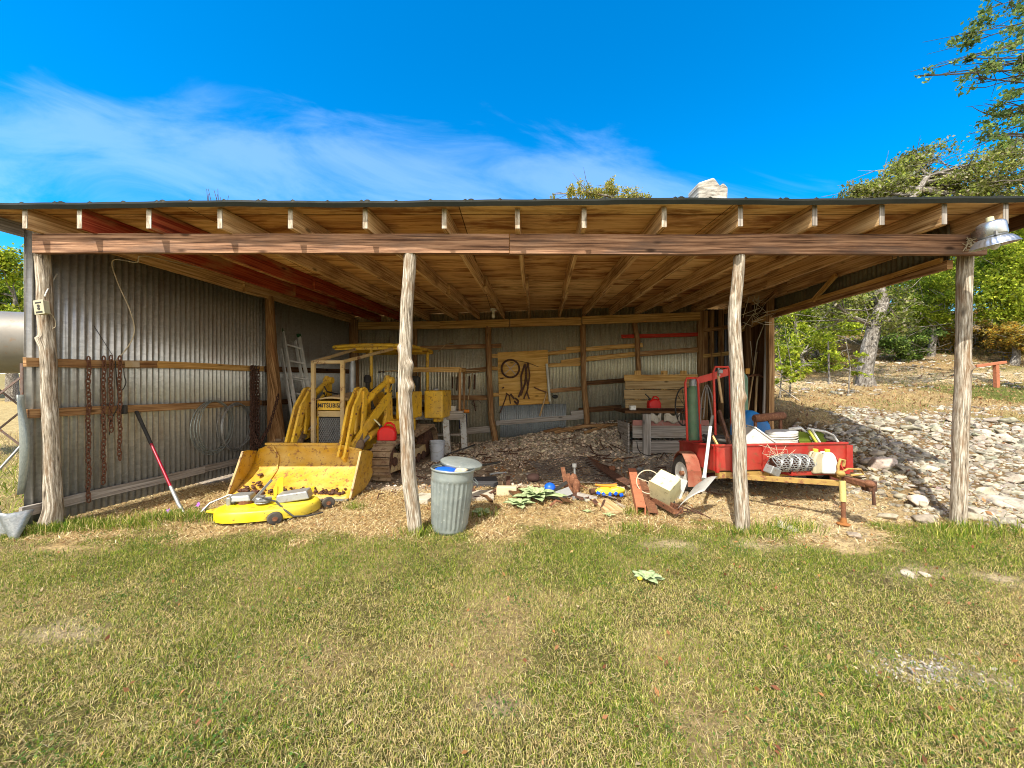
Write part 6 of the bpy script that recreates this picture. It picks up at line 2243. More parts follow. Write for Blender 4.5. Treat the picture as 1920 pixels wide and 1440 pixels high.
# ------------------------------------------------------------------ galvanised bin
def bin_():
    c = P(842, 1003, 3.72)
    c.z = Hs(c.x, c.y) - .01
    t = thing("trash_can", "dented galvanised trash can with its lid askew standing by the second post", "trash can", c)
    M_ = Matrix.Translation(c) @ Matrix.Rotation(R(-1.5), 4, 'X') @ Matrix.Rotation(R(3.5), 4, 'Y')
    m = MB(M_)
    n = 120
    prof = [(.158, .0), (.160, .03), (.162, .05), (.165, .07), (.196, .47), (.198, .49), (.203, .50), (.2, .52), (.203, .58), (.21, .585), (.214, .595), (.210, .605)]
    vs, fs, uvs = [], [], []
    for r, z in prof:
        f = 1 if .06 < z < .48 else 0
        for k in range(n):
            th = 2 * math.pi * k / n
            rr = r + (.0095 * max(-.45, math.sin(th * 26)) * f)
            rr -= .018 * math.exp(-((th - 4.35) / .16) ** 2 - ((z - .2) / .06) ** 2) + .012 * math.exp(-((th - 5.0) / .2) ** 2 - ((z - .36) / .07) ** 2)
            vs.append((rr * math.cos(th), rr * math.sin(th), z))
    for i in range(len(prof) - 1):
        for k in range(n):
            k2 = (k + 1) % n
            fs.append((i * n + k, i * n + k2, (i + 1) * n + k2, (i + 1) * n + k))
            uvs.append([(k / n, prof[i][1]), ((k + 1) / n, prof[i][1]), ((k + 1) / n, prof[i + 1][1]), (k / n, prof[i + 1][1])])
    m.add(vs, fs, uvs)
    m.build("can_body", M_galvcan, t, smooth=True, solid=.003)
    MB(M_).lathe([(0, .004), (.157, .004)], 24, close=False).build("can_bottom", M_galvcan, t)
    MB(M_).tube([(.205, -.05, .50), (.25, -.02, .46), (.25, .03, .46), (.205, .06, .50)], .006, 6).build("handle", M_galvcan, t, smooth=True)
    Ml = M_ @ Matrix.Translation((.06, .15, .63)) @ Matrix.Rotation(R(3), 4, 'X') @ Matrix.Rotation(R(5), 4, 'Y')
    MB(Ml).lathe([(.208, -.028), (.211, .0), (.197, .010), (.12, .022), (.05, .026), (0, .027)], 40, close=False).build("lid", M_galvcan, t, smooth=True, solid=.003)
    b_ = MB(M_).ellipsoid((-.06, -.08, .585), (.11, .08, .035), 18, 9, wob=.07, seed=2).build("refuse_bag", M_brightblue, None, smooth=True)
    tag(b_, "bright blue refuse bag showing inside the open trash can", "bag")
    b_ = MB(M_).ellipsoid((.085, -.07, .585), (.07, .07, .03), 14, 9, wob=.16, seed=6).build("crumpled_paper", paint("crumpled_paper", (.6, .45, .28, 1), dust=(.75, .72, .66, 1), dust_a=.8, scale=30, rough=.8), None, smooth=True)
    tag(b_, "crumpled tan and white paper beside the blue bag in the trash can", "paper")


bin_()


# ------------------------------------------------------------------ yard light on the right
def yard_light():
    p = P(1862, 445, 3.30)
    t = thing("yard_light", "dusk-to-dawn yard light with ribbed clear-silver reflector under the roof's right corner", "yard light", p)
    M_alb = paint("silver_lamp_metal", (.50, .52, .54, 1), rough=.28, metal=.85, scale=8)
    k = .62
    # body leans towards the viewer's right
    Mh = Matrix.Translation(p) @ Matrix.Rotation(R(-10), 4, 'Y') @ Matrix.Scale(1.2, 4)
    MB(Mh).lathe([(.0, .115), (.05, .112), (.068, .10), (.072, .085), (.072, .02), (.066, .0)], 24, close=False).build("housing", M_alb, t, smooth=True, solid=.003)
    n = 72
    vs, fs = [], []
    prof = [(.066, .0), (.085, -.01), (.105, -.035), (.118, -.06), (.122, -.062)]
    for i, (r, z) in enumerate(prof):
        for q_ in range(n):
            th = 2 * math.pi * q_ / n
            rr = r + (.003 * math.sin(th * 24) if 0 < i < 4 else 0)
            vs.append((rr * math.cos(th), rr * math.sin(th), z))
    for i in range(len(prof) - 1):
        for q_ in range(n):
            fs.append((i * n + q_, i * n + (q_ + 1) % n, (i + 1) * n + (q_ + 1) % n, (i + 1) * n + q_))
    MB(Mh).add(vs, fs).build("reflector", M_alb, t, smooth=True, solid=.002)
    MB(Mh).ellipsoid((0, 0, -.04), (.03, .03, .05), 12, 9).build("lamp_bulb", M_lampglass, t, smooth=True)
    MB(Mh).lathe([(0, .115), (.02, .115), (.02, .145), (.0, .15)], 12).build("photo_eye", M_cream, t, smooth=True)
    MB(Mh).box((-.05, -.058, .02), (.012, .01, .03)).build("latch", M_steel, t)
    MB().beam(p + Vector((-.05, .03, .05)), P(1826, 440, 3.6), .05, .06).build("bracket_arm", M_alb, t, bevel=.01)
    o = MB()
    rs = random.Random(5)
    q_ = P(1822, 455, 3.55)
    for i in range(26):
        o.tube([q_ + Vector((rs.uniform(-.05, .07), rs.uniform(-.02, .02), rs.uniform(-.07, .06))), q_ + Vector((rs.uniform(-.08, .08), rs.uniform(-.04, .01), rs.uniform(-.08, .06)))], .004, 4)
    tag(o.build("wasp_debris", M_cable, None), "nest-like clump of twigs at the beam's right end under the yard light", "nest")


yard_light()

# weathered stump lying on the roof
p = P(1326, 372, 5.0)
p.z = zr(p.x, p.y) + .23
rows = []
m = MB()
d_ = 3.70
pts = [P(1300, 401, d_), P(1352, 401, d_), P(1354, 362, d_), P(1345, 352, d_), P(1340, 359, d_), P(1328, 343, d_), P(1299, 353, d_)]
m.plate(pts, .22)
o = m.build("stump", wood("bleached_stump", (.12, .11, .095, 1), (.36, .34, .30, 1), (.58, .56, .51, 1), gu=7, gv=30, blotch_c=(.3, .27, .22, 1), bump=1.2), None, bevel=.02)
tag(o, "bleached broken stump lying on the shed roof right of the middle", "stump")
# dead twigs poking over the roof edge on the left
m = MB()
rs = random.Random(6)
q_ = P(392, 376, 3.9)
q_.z = zr(q_.x, q_.y) + .21
for k in range(9):
    a = q_ + Vector((rs.uniform(-.08, .08), rs.uniform(0, .1), 0))
    b_ = a + Vector((rs.uniform(-.12, .14), 0, rs.uniform(.28, .44)))
    m.tube([a, a.lerp(b_, .5) + Vector((.02, 0, .01)), b_], [.006, .004, .002], 4)
tag(m.build("dead_twigs", M_rustdk, None), "dead twigs sticking up over the roof edge at the left", "twigs")

# ------------------------------------------------------------------ stones
def ico(level, seed):
    import bmesh
    bm = bmesh.new()
    bmesh.ops.create_icosphere(bm, subdivisions=level, radius=1.0)
    bm.verts.ensure_lookup_table()
    V = np.array([v.co[:] for v in bm.verts])
    F = np.array([[v.index for v in f.verts] for f in bm.faces])
    bm.free()
    r = np.random.default_rng(seed)
    for _ in range(11):        # chop flat facets
        n = r.normal(size=3)
        n /= np.linalg.norm(n)
        h = r.uniform(.38, .82)
        d = V @ n - h
        V = V - np.clip(d, 0, None)[:, None] * n
    return V, F


def stone_arrays(pos, size, col, level=1, flat=(.45, .8), r=rng, seed0=50):
    Vs, Fs, Cs = [], [], []
    off = 0
    tm = [ico(level, seed0 + k) for k in range(8)]
    n = len(pos)
    which = r.integers(0, 8, n)
    for k in range(8):
        idx = np.where(which == k)[0]
        if not len(idx):
            continue
        V, F = tm[k]
        m = len(idx)
        a = r.uniform(0, 6.283, m)
        s = size[idx]
        sx, sy, sz = s * r.uniform(.8, 1.35, m), s * r.uniform(.6, 1.0, m), s * r.uniform(flat[0], flat[1], m)
        P0 = V[None] * np.stack([sx, sy, sz], 1)[:, None, :]
        tl = r.normal(0, .25, m)
        ca, sa, ct, st = np.cos(a), np.sin(a), np.cos(tl), np.sin(tl)
        x, y, z = P0[..., 0], P0[..., 1], P0[..., 2]
        x, z = x * ct[:, None] - z * st[:, None], x * st[:, None] + z * ct[:, None]
        x, y = x * ca[:, None] - y * sa[:, None], x * sa[:, None] + y * ca[:, None]
        W = np.stack([x, y, z], -1) + pos[idx][:, None, :]
        Vs.append(W.reshape(-1, 3))
        Fs.append((F[None] + (off + np.arange(m) * len(V))[:, None, None]).reshape(-1, 3))
        Cs.append(np.repeat(col[idx], len(V), axis=0))
        off += m * len(V)
    return np.concatenate(Vs), np.concatenate(Fs), np.concatenate(Cs)


def scatter(n, x0, x1, y0, y1, wfun, r=rng):
    x, y = r.uniform(x0, x1, n), r.uniform(y0, y1, n)
    k = r.random(n) < wfun(x, y)
    return x[k], y[k]


def stone_cols(n, base, var=.25, tint=.03, r=rng):
    k = r.uniform(1 - var, 1 + var, (n, 1))
    return np.clip(np.array(base) * k + r.normal(0, tint, (n, 3)) * np.array(base), .01, .8)


# gravel and broken stone on the shed floor
def gravel():
    def w(x, y):
        g = zones(x, y)[2]
        return g * (.25 + .75 * sst(6.3, 7.6, y)) * np.where(x > 1.2, .55, 1)
    x, y = scatter(30000, -4.2, 4.2, 5.0, 9.2, w)
    s = rng.uniform(.006, .018, len(x)) + .034 * rng.random(len(x)) ** 3 + .04 * sst(6.6, 8, y) * rng.random(len(x)) ** 1.5
    z = H(x, y) + s * .15
    V, F, Cc = stone_arrays(np.stack([x, y, z], 1), s, stone_cols(len(x), (.52, .43, .32), .5), 1)
    o = np_mesh("gravel", V, F, M_stone, Cc)
    tag(o, "grey-brown gravel and broken stone covering the shed floor", "gravel", kind='stuff')


gravel()


def rubble():
    def w(x, y):
        return zones(x, y)[4] * np.minimum(1, (5.2 / y) ** 1.0)
    x, y = scatter(13500, 3.8, 9.5, 3.4, 7.3, w)
    s = .012 + .046 * rng.random(len(x)) ** 2.4 + .02 * rng.random(len(x))
    z = H(x, y) - s * .12
    V, F, Cc = stone_arrays(np.stack([x, y, z], 1), s, stone_cols(len(x), (.32, .29, .235), .45, tint=.03), 2)
    tag(np_mesh("rock_rubble", V, F, M_stone, Cc), "pale limestone rubble piled on the bank right of the trailer", "rubble", kind='stuff')

    def w2(x, y):
        m = zones(x, y)[6]
        return m * (vnoise(x, y, 1.6, 41) > .42) * sst(7, 9, y)
    x, y = scatter(6500, 4, 26, 7, 17, w2)
    s = .02 + .10 * rng.random(len(x)) ** 2.5
    z = H(x, y) + s * .1
    V, F, Cc = stone_arrays(np.stack([x, y, z], 1), s, stone_cols(len(x), (.40, .36, .29), .35), 1, flat=(.3, .6))
    tag(np_mesh("hillside_stones", V, F, M_stone, Cc), "pale stones strewn over the hillside below the trees", "stones", kind='stuff')

    # pale crushed stone in the sunny strip before the trailer
    def w3(x, y):
        z_ = zones(x, y)
        return z_[3] * .8 + .05 * (1 - z_[0]) * (1 - z_[2]) * (1 - z_[6])
    x, y = scatter(9000, -4, 4.6, 3.45, 5.4, w3)
    s = .004 + .018 * rng.random(len(x)) ** 3
    z = H(x, y) + s * .1
    V, F, Cc = stone_arrays(np.stack([x, y, z], 1), s, stone_cols(len(x), (.42, .36, .25), .35), 1)
    tag(np_mesh("crushed_stone", V, F, M_stone, Cc), "small pale chips in the sunny strip before the trailer", "stone chips", kind='stuff')


rubble()


def big_rocks():
    r = np.random.default_rng(21)
    spec = [  # px, py, d, size, flat, label
        (1648, 876, 5.05, .21, .42, "large pale boulder right of the trailer, the biggest rock on the bank"),
        (1605, 1003, 3.52, .065, .6, "yellowish rock on the grass edge in front of the jack"),
        (1660, 960, 4.0, .13, .3, "flat pale slab in the rubble left of the right-hand post"),
        (1735, 975, 3.85, .15, .28, "broad flat slab at the foot of the right-hand post"),
        (1470, 985, 3.78, .15, .22, "low yellow ledge rock right of the third post's foot"),
        (1880, 940, 4.1, .24, .32, "long flat slab at the right edge of the rubble"),
        (1870, 972, 3.85, .17, .3, "pale slab below the long slab at the right edge"),
        (1700, 1075, 2.85, .07, .2, "flat pale stone sunk in the lawn near the right-hand post"),
        (1735, 1080, 2.82, .06, .2, "small flat stone beside the sunken one in the lawn"),
    ]
    def rock(px, py, d, s, fl, label, group=None):
        p = P(px, py, d)
        p.z = Hs(p.x, p.y) + s * fl * .35
        V, F, Cc = stone_arrays(np.array([[0., 0, 0]]), np.array([s]), stone_cols(1, (.40, .36, .285), .25, r=r), 3, flat=(fl, fl), r=r, seed0=int(px))
        V = V * (1 + .05 * np.sin(V @ np.array([31., 17, 23]) / max(s, .05) * .2))[:, None]
        o = np_mesh("rock", V + np.array(p), F, M_stone, Cc)
        tag(o, label, "rock", group)
    for s in spec:
        rock(*s)
    n = 0
    while n < 110:
        x, y = r.uniform(4.1, 8.2), r.uniform(3.6, 6.6)
        if x > 1.36 * y or zones(np.array([x]), np.array([y]))[4][0] < .6:
            continue
        px = 960 + 720 * x / y
        py = 720 + 720 * (1.4 - Hs(x, y)) / y
        rock(px, py, y, r.uniform(.05, .11) * (1 + .3 * (r.random() < .2)), r.uniform(.35, .7), "pale limestone rock lying in the rubble bank right of the trailer", "limestone rocks in the rubble bank")
        n += 1


big_rocks()


# ------------------------------------------------------------------ grass, straw, leaves
def blades(name, x, y, L, w, lean, col, z0=None, mat=M_grass, droop=.5, r=rng):
    n = len(x)
    a = r.uniform(0, 6.283, n)
    z = H(x, y) if z0 is None else z0
    dx, dy = np.cos(a), np.sin(a)
    b = r.uniform(0, 6.283, n)
    wx, wy = np.cos(b) * w / 2, np.sin(b) * w / 2
    h1, h2 = L * np.cos(lean) * .55, L * np.cos(lean) * (1 - droop * .25)
    o1, o2 = L * np.sin(lean) * .45, L * np.sin(lean)
    p = np.empty((n, 6, 3))
    for k, (o_, h, ww) in enumerate(((np.zeros(n), -.004 * np.ones(n), .9), (o1, h1, 1.0), (o2, h2, .25))):
        p[:, 2 * k, 0], p[:, 2 * k, 1], p[:, 2 * k, 2] = x + dx * o_ - wx * ww, y + dy * o_ - wy * ww, z + h
        p[:, 2 * k + 1, 0], p[:, 2 * k + 1, 1], p[:, 2 * k + 1, 2] = x + dx * o_ + wx * ww, y + dy * o_ + wy * ww, z + h
    base = (np.arange(n) * 6)[:, None]
    F = np.concatenate([base + np.array([[0, 1, 3, 2]]), base + np.array([[2, 3, 5, 4]])])
    Cc = np.repeat(col, 6, axis=0)
    return np_mesh(name, p.reshape(-1, 3), F, mat, Cc)


def pick(n, cols, probs, var=.2, r=rng):
    c = np.array(cols)
    if probs.ndim == 1:
        i = r.choice(len(cols), n, p=probs / probs.sum())
    else:
        q = np.cumsum(probs / probs.sum(1, keepdims=True), 1)
        i = np.minimum((r.random((n, 1)) > q).sum(1), len(cols) - 1)
    return np.clip(c[i] * r.uniform(1 - var, 1 + var, (n, 1)) * r.uniform(.93, 1.07, (n, 3)), 0, .9)


G_COLS = [(.085, .155, .017), (.22, .27, .032), (.39, .38, .09), (.55, .46, .20), (.34, .25, .11)]


def lawn():
    n = 470000
    y = rng.uniform(1.0, 4.1, n)
    x = rng.uniform(-1, 1, n) * (y * 1.36 + .25)
    lawn_, lf, gravel_, pale, rub, lit, m = zones(x, y)
    patch = vnoise(x, y, .62, 61)
    fine = vnoise(x, y, .16, 62)
    green = np.clip(.50 * patch + .52 * vnoise(x, y, .23, 63) + .42 * sst(2.2, 3.3, y) - .08 - .16 * sst(.2, 3.5, x) - .10 * sst(1.9, 1.2, y), 0, 1)
    bare = sst(.66, .84, vnoise(x, y, .42, 64)) * .75
    bare = np.maximum(bare, bare_at(x, y))
    keep = rng.random(n) < np.clip(lawn_ + lf * .5 * (y > 3.3), 0, 1) * (1 - bare * .8) * (.55 + .45 * fine)
    x, y, green = x[keep], y[keep], green[keep]
    n = len(x)
    g = green[:, None]
    probs = np.concatenate([.75 * g ** 1.3 + .05, .75 * g + .12, .30 + 0 * g, .85 * (1 - g) ** 1.3 + .06, .30 * (1 - g)], 1)
    col = pick(n, G_COLS, probs)
    L = rng.uniform(.010, .034, n) * (.8 + .6 * green) * (1 + .12 * sst(2.9, 3.5, y))
    w = rng.uniform(.0018, .0036, n)
    lean = np.abs(rng.normal(.75, .38, n))
    o = blades("lawn_grass", x, y, L, w, lean, col)
    tag(o, "short green and straw-coloured lawn grass in the foreground", "grass", kind='stuff')
    # dead blades lying flat through the lawn
    n = 90000
    y = rng.uniform(1.0, 3.9, n)
    x = rng.uniform(-1, 1, n) * (y * 1.36 + .25)
    keep = rng.random(n) < .8 * zones(x, y)[0] * (1 - .7 * bare_at(x, y))
    x, y = x[keep], y[keep]
    n = len(x)
    col = pick(n, [(.48, .39, .19), (.36, .29, .14), (.56, .48, .28), (.22, .17, .09), (.30, .26, .10)], np.array([.35, .25, .12, .16, .12]))
    o = blades("thatch", x, y, rng.uniform(.02, .055, n), rng.uniform(.0016, .003, n), rng.uniform(1.3, 1.6, n), col, H(x, y) + rng.uniform(.002, .012, n))
    tag(o, "dry thatch lying between the lawn blades", "thatch", kind='stuff')


lawn()


def straw():
    def w(x, y):
        z_ = zones(x, y)
        return np.clip((1 - z_[0]) * (1 - z_[2]) * (1 - z_[6] * .75) - z_[3] * .70, 0, 1)
    x, y = scatter(110000, -5.0, 5.2, 3.3, 5.7, w)
    n = len(x)
    col = pick(n, [(.54, .42, .21), (.42, .30, .14), (.68, .58, .36), (.30, .17, .065), (.14, .075, .035)], np.array([.30, .24, .20, .14, .12]))
    o = blades("straw_litter", x, y, rng.uniform(.015, .065, n), rng.uniform(.003, .008, n), rng.uniform(1.0, 1.6, n), col, H(x, y) + rng.uniform(.001, .025, n))
    tag(o, "golden straw and dry litter along the open side of the shed", "straw", kind='stuff')

    # dry grass on the bank beyond and tufts on the left field
    def w2(x, y):
        z_ = zones(x, y)
        return np.clip(z_[5] * .9 + .08 * z_[4], 0, 1) * (7.0 / y)
    x, y = scatter(90000, 4, 22, 5.5, 16, w2)
    n = len(x)
    gg = (sst(.5, .7, vnoise(x, y, 1.3, 71)) * .8)[:, None]
    probs = np.concatenate([gg * .5, gg * .6 + .05, .2 + 0 * gg, .6 * (1 - gg), .35 * (1 - gg)], 1)
    col = pick(n, [(.09, .14, .025), (.17, .20, .045), (.36, .30, .12), (.46, .36, .18), (.34, .21, .10)], probs)
    o = blades("bank_grass", x, y, rng.uniform(.03, .12, n), rng.uniform(.004, .010, n), np.abs(rng.normal(.9, .4, n)), col)
    tag(o, "dry and green grass growing over the bank behind the rubble", "grass", kind='stuff')

    def w3(x, y):
        return sst(-4.7, -5.0, x) * np.minimum(1, 6 / y)
    x, y = scatter(60000, -14, -4.6, 3.4, 14, w3)
    n = len(x)
    gg = (1 - sst(5, 7.5, y))[:, None]
    probs = np.concatenate([gg * .3, gg * .5, .2 + 0 * gg, .9 + 0 * gg, .25 + 0 * gg], 1)
    col = pick(n, G_COLS[:3] + [(.56, .45, .24), (.42, .31, .16)], probs)
    o = blades("field_grass", x, y, rng.uniform(.05, .16, n), rng.uniform(.005, .012, n), np.abs(rng.normal(.8, .4, n)), col)
    tag(o, "tall dry grass of the field beyond the left wall", "grass", kind='stuff')

    # green tufts along the foot of the left wall and posts
    xs, ys = [], []
    for (cx, cy, sx_, sy_, k) in ((-4.2, 3.72, .35, .07, 2600), (-3.4, 3.95, .30, .08, 1500), (-4.4, 3.58, .12, .05, 900), (1.15, 3.62, .09, .05, 350), (2.4, 3.6, .2, .08, 450), (2.75, 3.72, .12, .07, 420), (4.3, 3.5, .25, .08, 700), (-.3, 4.05, .08, .05, 120), (-1.75, 4.28, .06, .05, 160), (1.3, 4.1, .09, .05, 200), (-.88, 3.56, .08, .04, 260), (2.16, 3.56, .08, .04, 260), (4.2, 3.62, .1, .04, 300), (-.7, 3.7, .12, .05, 200)):
        xs.append(rng.normal(cx, sx_, k))
        ys.append(rng.normal(cy, sy_, k))
    x, y = np.concatenate(xs), np.concatenate(ys)
    n = len(x)
    col = pick(n, G_COLS, np.array([.45, .35, .12, .1, .05]))
    o = blades("weed_tufts", x, y, rng.uniform(.04, .13, n), rng.uniform(.003, .006, n), np.abs(rng.normal(.5, .35, n)), col)
    tag(o, "green grass tufts along the foot of the posts and left wall", "grass", kind='stuff')


straw()


def leaf_quads(p, size, nrm_bias, col, r, aspect=.55, bend=.25):
    """diamond leaves, each two triangles folded along the midrib"""
    n = len(p)
    d = r.normal(size=(n, 3))
    d /= np.linalg.norm(d, axis=1)[:, None]
    nn = r.normal(size=(n, 3)) + np.array(nrm_bias)
    nn -= (nn * d).sum(1)[:, None] * d
    nn /= np.linalg.norm(nn, axis=1)[:, None] + 1e-9
    s = np.cross(nn, d)
    L = size[:, None]
    a = p - d * L * .5
    b = p + s * L * aspect * .5 + nn * L * bend * .3
    c = p + d * L * .5
    e = p - s * L * aspect * .5 + nn * L * bend * .3
    V = np.stack([a, b, c, e], 1).reshape(-1, 3)
    F = np.arange(n * 4).reshape(n, 4)
    return V, F, np.repeat(col, 4, axis=0)


def fallen():
    n = 2300
    y = rng.uniform(1.1, 4.9, n)
    x = rng.uniform(-1, 1, n) * (y * 1.36)
    k = rng.random(n) < .12 + .5 * sst(-.5, 2.2, x) * (1 - .3 * sst(3, 4, y)) + .15 * (y > 3.6)
    x, y = x[k], y[k]
    n = len(x)
    col = pick(n, [(.42, .20, .075), (.34, .16, .075), (.50, .33, .14), (.26, .10, .05), (.52, .42, .25)], np.array([.3, .28, .15, .15, .12]))
    V, F, Cc = leaf_quads(np.stack([x, y, H(x, y) + rng.uniform(.012, .03, n)], 1), rng.uniform(.015, .040, n), (0, 0, 2.2), col, rng, .5)
    # flat broad-leaved weeds in loose patches
    r3 = np.random.default_rng(19)
    cy = r3.uniform(1.2, 3.6, 120)
    cx = r3.uniform(-1, 1, 120) * cy * 1.3
    i = r3.integers(0, 120, 5200)
    wx, wy = cx[i] + r3.normal(0, .055, 5200), cy[i] + r3.normal(0, .05, 5200)
    wc = pick(5200, [(.06, .13, .02), (.10, .18, .03), (.16, .22, .06)], np.array([.4, .4, .2]), r=r3)
    V2, F2, C2_ = leaf_quads(np.stack([wx, wy, H(wx, wy) + r3.uniform(.008, .028, 5200)], 1), r3.uniform(.008, .018, 5200), (0, 0, 2.5), wc, r3, .7)
    tag(np_mesh("lawn_weeds", V2, F2, M_leaf, C2_), "low broad-leaved weeds in patches through the lawn", "weeds", kind='stuff')
    tag(np_mesh("fallen_leaves", V, F, M_leaf, Cc), "brown and orange oak leaves scattered on the lawn", "leaves", kind='stuff')

    def w(x, y):
        z_ = zones(x, y)
        return np.clip(z_[5] * .8 + z_[4] * .35, 0, 1) * np.minimum(1, 7 / y)
    x, y = scatter(16000, 4, 20, 3.6, 15, w)
    n = len(x)
    col = pick(n, [(.38, .22, .10), (.32, .18, .08), (.48, .36, .19), (.24, .13, .07)], np.array([.3, .3, .2, .2]))
    V, F, Cc = leaf_quads(np.stack([x, y, H(x, y) + rng.uniform(.015, .05, n)], 1), rng.uniform(.03, .08, n), (0, 0, 2), col, rng, .5)
    tag(np_mesh("bank_leaves", V, F, M_leaf, Cc), "brown fallen leaves over the rubble bank and hillside", "leaves", kind='stuff')


fallen()


def floor_litter():
    r = random.Random(15)
    m = MB()
    for k in range(150):
        x, y = r.uniform(-1.9, 3.4), r.uniform(4.5, 7.6)
        if r.random() < .35:
            x, y = r.uniform(1.2, 3.0), r.uniform(6.9, 8.3)
        l, a = r.uniform(.06, .45), r.uniform(0, 6.28)
        dx, dy = math.cos(a) * l, math.sin(a) * l
        q = [(x + dx * u + r.uniform(-.02, .02), y + dy * u + r.uniform(-.02, .02), Hs(x + dx * u, y + dy * u) + .02 + r.uniform(0, .035)) for u in (0, .5, 1)]
        m.tube(q, [r.uniform(.004, .012)] * 2 + [.003], 5)
    tag(m.build("floor_sticks", M_rustdk, None), "brown twigs and sticks strewn over the shed floor", "twigs", kind='stuff')
    for k, (px0, py0, px1, py1, d0, d1, rad) in enumerate(((1040, 803, 1150, 790, 8.2, 8.1, .05), (1095, 800, 1190, 770, 8.0, 8.2, .035), (1020, 795, 1075, 803, 8.5, 8.1, .04))):
        a, b_ = P(px0, py0, d0), P(px1, py1, d1)
        a.z, b_.z = Hs(a.x, a.y) + rad, Hs(b_.x, b_.y) + rad * 1.5
        tag(MB().tube([a, a.lerp(b_, .5) + Vector((0, 0, .05)), b_], [rad, rad, rad * .7], 9, wob=.14, seed=k).build("dead_log", M_postin, None, smooth=True), ["thickest dead log lying on the rubble at the foot of the back wall", "thin dead log slanting up the rubble towards the right workbench", "short dead log under the plywood panel on the rubble"][k], "log")
    n = 1700
    x, y = rng.uniform(-2.2, 4.0, n), rng.uniform(4.2, 8.4, n)
    col = pick(n, [(.42, .22, .08), (.30, .15, .06), (.52, .36, .16), (.20, .10, .05)], np.array([.3, .3, .2, .2]))
    V, F, Cc = leaf_quads(np.stack([x, y, H(x, y) + rng.uniform(.012, .035, n)], 1), rng.uniform(.025, .06, n), (0, 0, 2), col, rng, .5)
    tag(np_mesh("floor_leaves", V, F, M_leaf, Cc), "brown leaves blown over the shed floor", "leaves", kind='stuff')
    # pale chips in the worn lawn patch at the right
    r2 = np.random.default_rng(5)
    x, y = r2.normal(2.05, .17, 260), r2.normal(1.86, .07, 260)
    s_ = r2.uniform(.004, .016, 260)
    V, F, Cc = stone_arrays(np.stack([x, y, H(x, y) + s_ * .3], 1), s_, stone_cols(260, (.36, .33, .28), .3), 1)
    tag(np_mesh("patch_stones", V, F, M_stone, Cc), "pale chips in the worn bare patch of the lawn at the right", "stone chips", kind='stuff')


floor_litter()


# ------------------------------------------------------------------ trees
def tree(name, label, base, trunk, clumps, leaf, cols, probs, group=None, bark=M_bark, limbs=1.0, seed=0, twig_n=0, cat="tree", up_bias=.4, aspect=.55):
    """trunk: list of (point, radius); clumps: (centre, radius xyz, leaf count)"""
    r = np.random.default_rng(seed)
    rs = random.Random(seed)
    t = thing(name, label, cat, base, 0, group)
    m = MB()
    if trunk:
        pts, rr = [], []
        for i in range(len(trunk) - 1):
            for j in range(8):
                u = j / 8
                pts.append(Vector(trunk[i][0]).lerp(Vector(trunk[i + 1][0]), u))
                rr.append(trunk[i][1] * (1 - u) + trunk[i + 1][1] * u)
        pts.append(Vector(trunk[-1][0]))
        rr.append(trunk[-1][1])
        m.tube(pts, rr, 18, wob=.10, seed=seed)
        for ci, (c, cr, n) in enumerate(clumps):
            c = Vector(c)
            s = min(pts[len(pts) // 3:] or pts, key=lambda q: (q - c).length + (3 if q.z > c.z + .4 else 0))
            k = pts.index(s)
            r0 = min(rr[k] * .7, .03 + .02 * (c - s).length) * limbs
            q1 = s.lerp(c, .35) + Vector((rs.uniform(-.15, .15), rs.uniform(-.15, .15), rs.uniform(-.1, .25))) * (c - s).length * .5
            m.tube([s, s.lerp(q1, .5), q1, q1.lerp(c, .5) + Vector((rs.uniform(-.1, .1),) * 3), c], [r0, r0 * .85, r0 * .65, r0 * .45, r0 * .25], 7, wob=.06, seed=ci)
            for b in range(twig_n):
                v = Vector((rs.gauss(0, 1) * cr[0], rs.gauss(0, 1) * cr[1], rs.gauss(0, 1) * cr[2])) * .8
                a = q1.lerp(c, rs.random())
                e = c + v
                mid = a.lerp(e, .5) + Vector((rs.uniform(-.1, .1), rs.uniform(-.1, .1), rs.uniform(-.1, .1))) * v.length
                m.tube([a, mid, e], [r0 * .3 + .002, r0 * .2 + .002, .003], 4)
        m.build("trunk", bark, t, smooth=True)
    Vs, Fs, Cs = [], [], []
    off = 0
    for c, cr, n in clumps:
        k = max(3, n // 90)
        sub = r.normal(size=(k, 3))
        sub /= np.linalg.norm(sub, axis=1)[:, None]
        sub *= r.random((k, 1)) ** .4
        w_ = r.uniform(.4, 1.4, k)
        which = r.choice(k, n, p=w_ / w_.sum())
        p = (sub[which] * .82 + r.normal(0, .17, (n, 3))) * np.array(cr) + np.array(c)
        size = r.uniform(.6, 1.4, n) * leaf
        shade = r.uniform(.7, 1.25, k)[which]
        col = pick(n, cols, np.array(probs, float), r=r) * shade[:, None]
        V, F, Cc = leaf_quads(p, size, (0, -.1, up_bias), col, r, aspect)
        Vs.append(V)
        Fs.append(F + off)
        Cs.append(Cc)
        off += len(V)
    np_mesh("crown", np.concatenate(Vs), np.concatenate(Fs), M_leaf, np.concatenate(Cs), t)
    return t


OAK = [(.12, .145, .03), (.21, .23, .055), (.31, .33, .09), (.38, .35, .23)]
M_bark_dark = wood('dark_bark', (.03, .025, .02, 1), (.08, .065, .05, 1), (.14, .12, .10, 1), gu=8, gv=20)
LIME = [(.22, .30, .018), (.35, .43, .028), (.48, .52, .06), (.12, .17, .016)]
CEDAR = [(.06, .11, .02), (.11, .17, .026), (.18, .25, .04), (.04, .06, .015)]
GOLD = [(.36, .26, .03), (.28, .22, .05), (.42, .22, .03), (.17, .15, .03)]
BROWN = [(.20, .13, .05), (.13, .11, .04), (.28, .18, .05), (.10, .12, .03)]


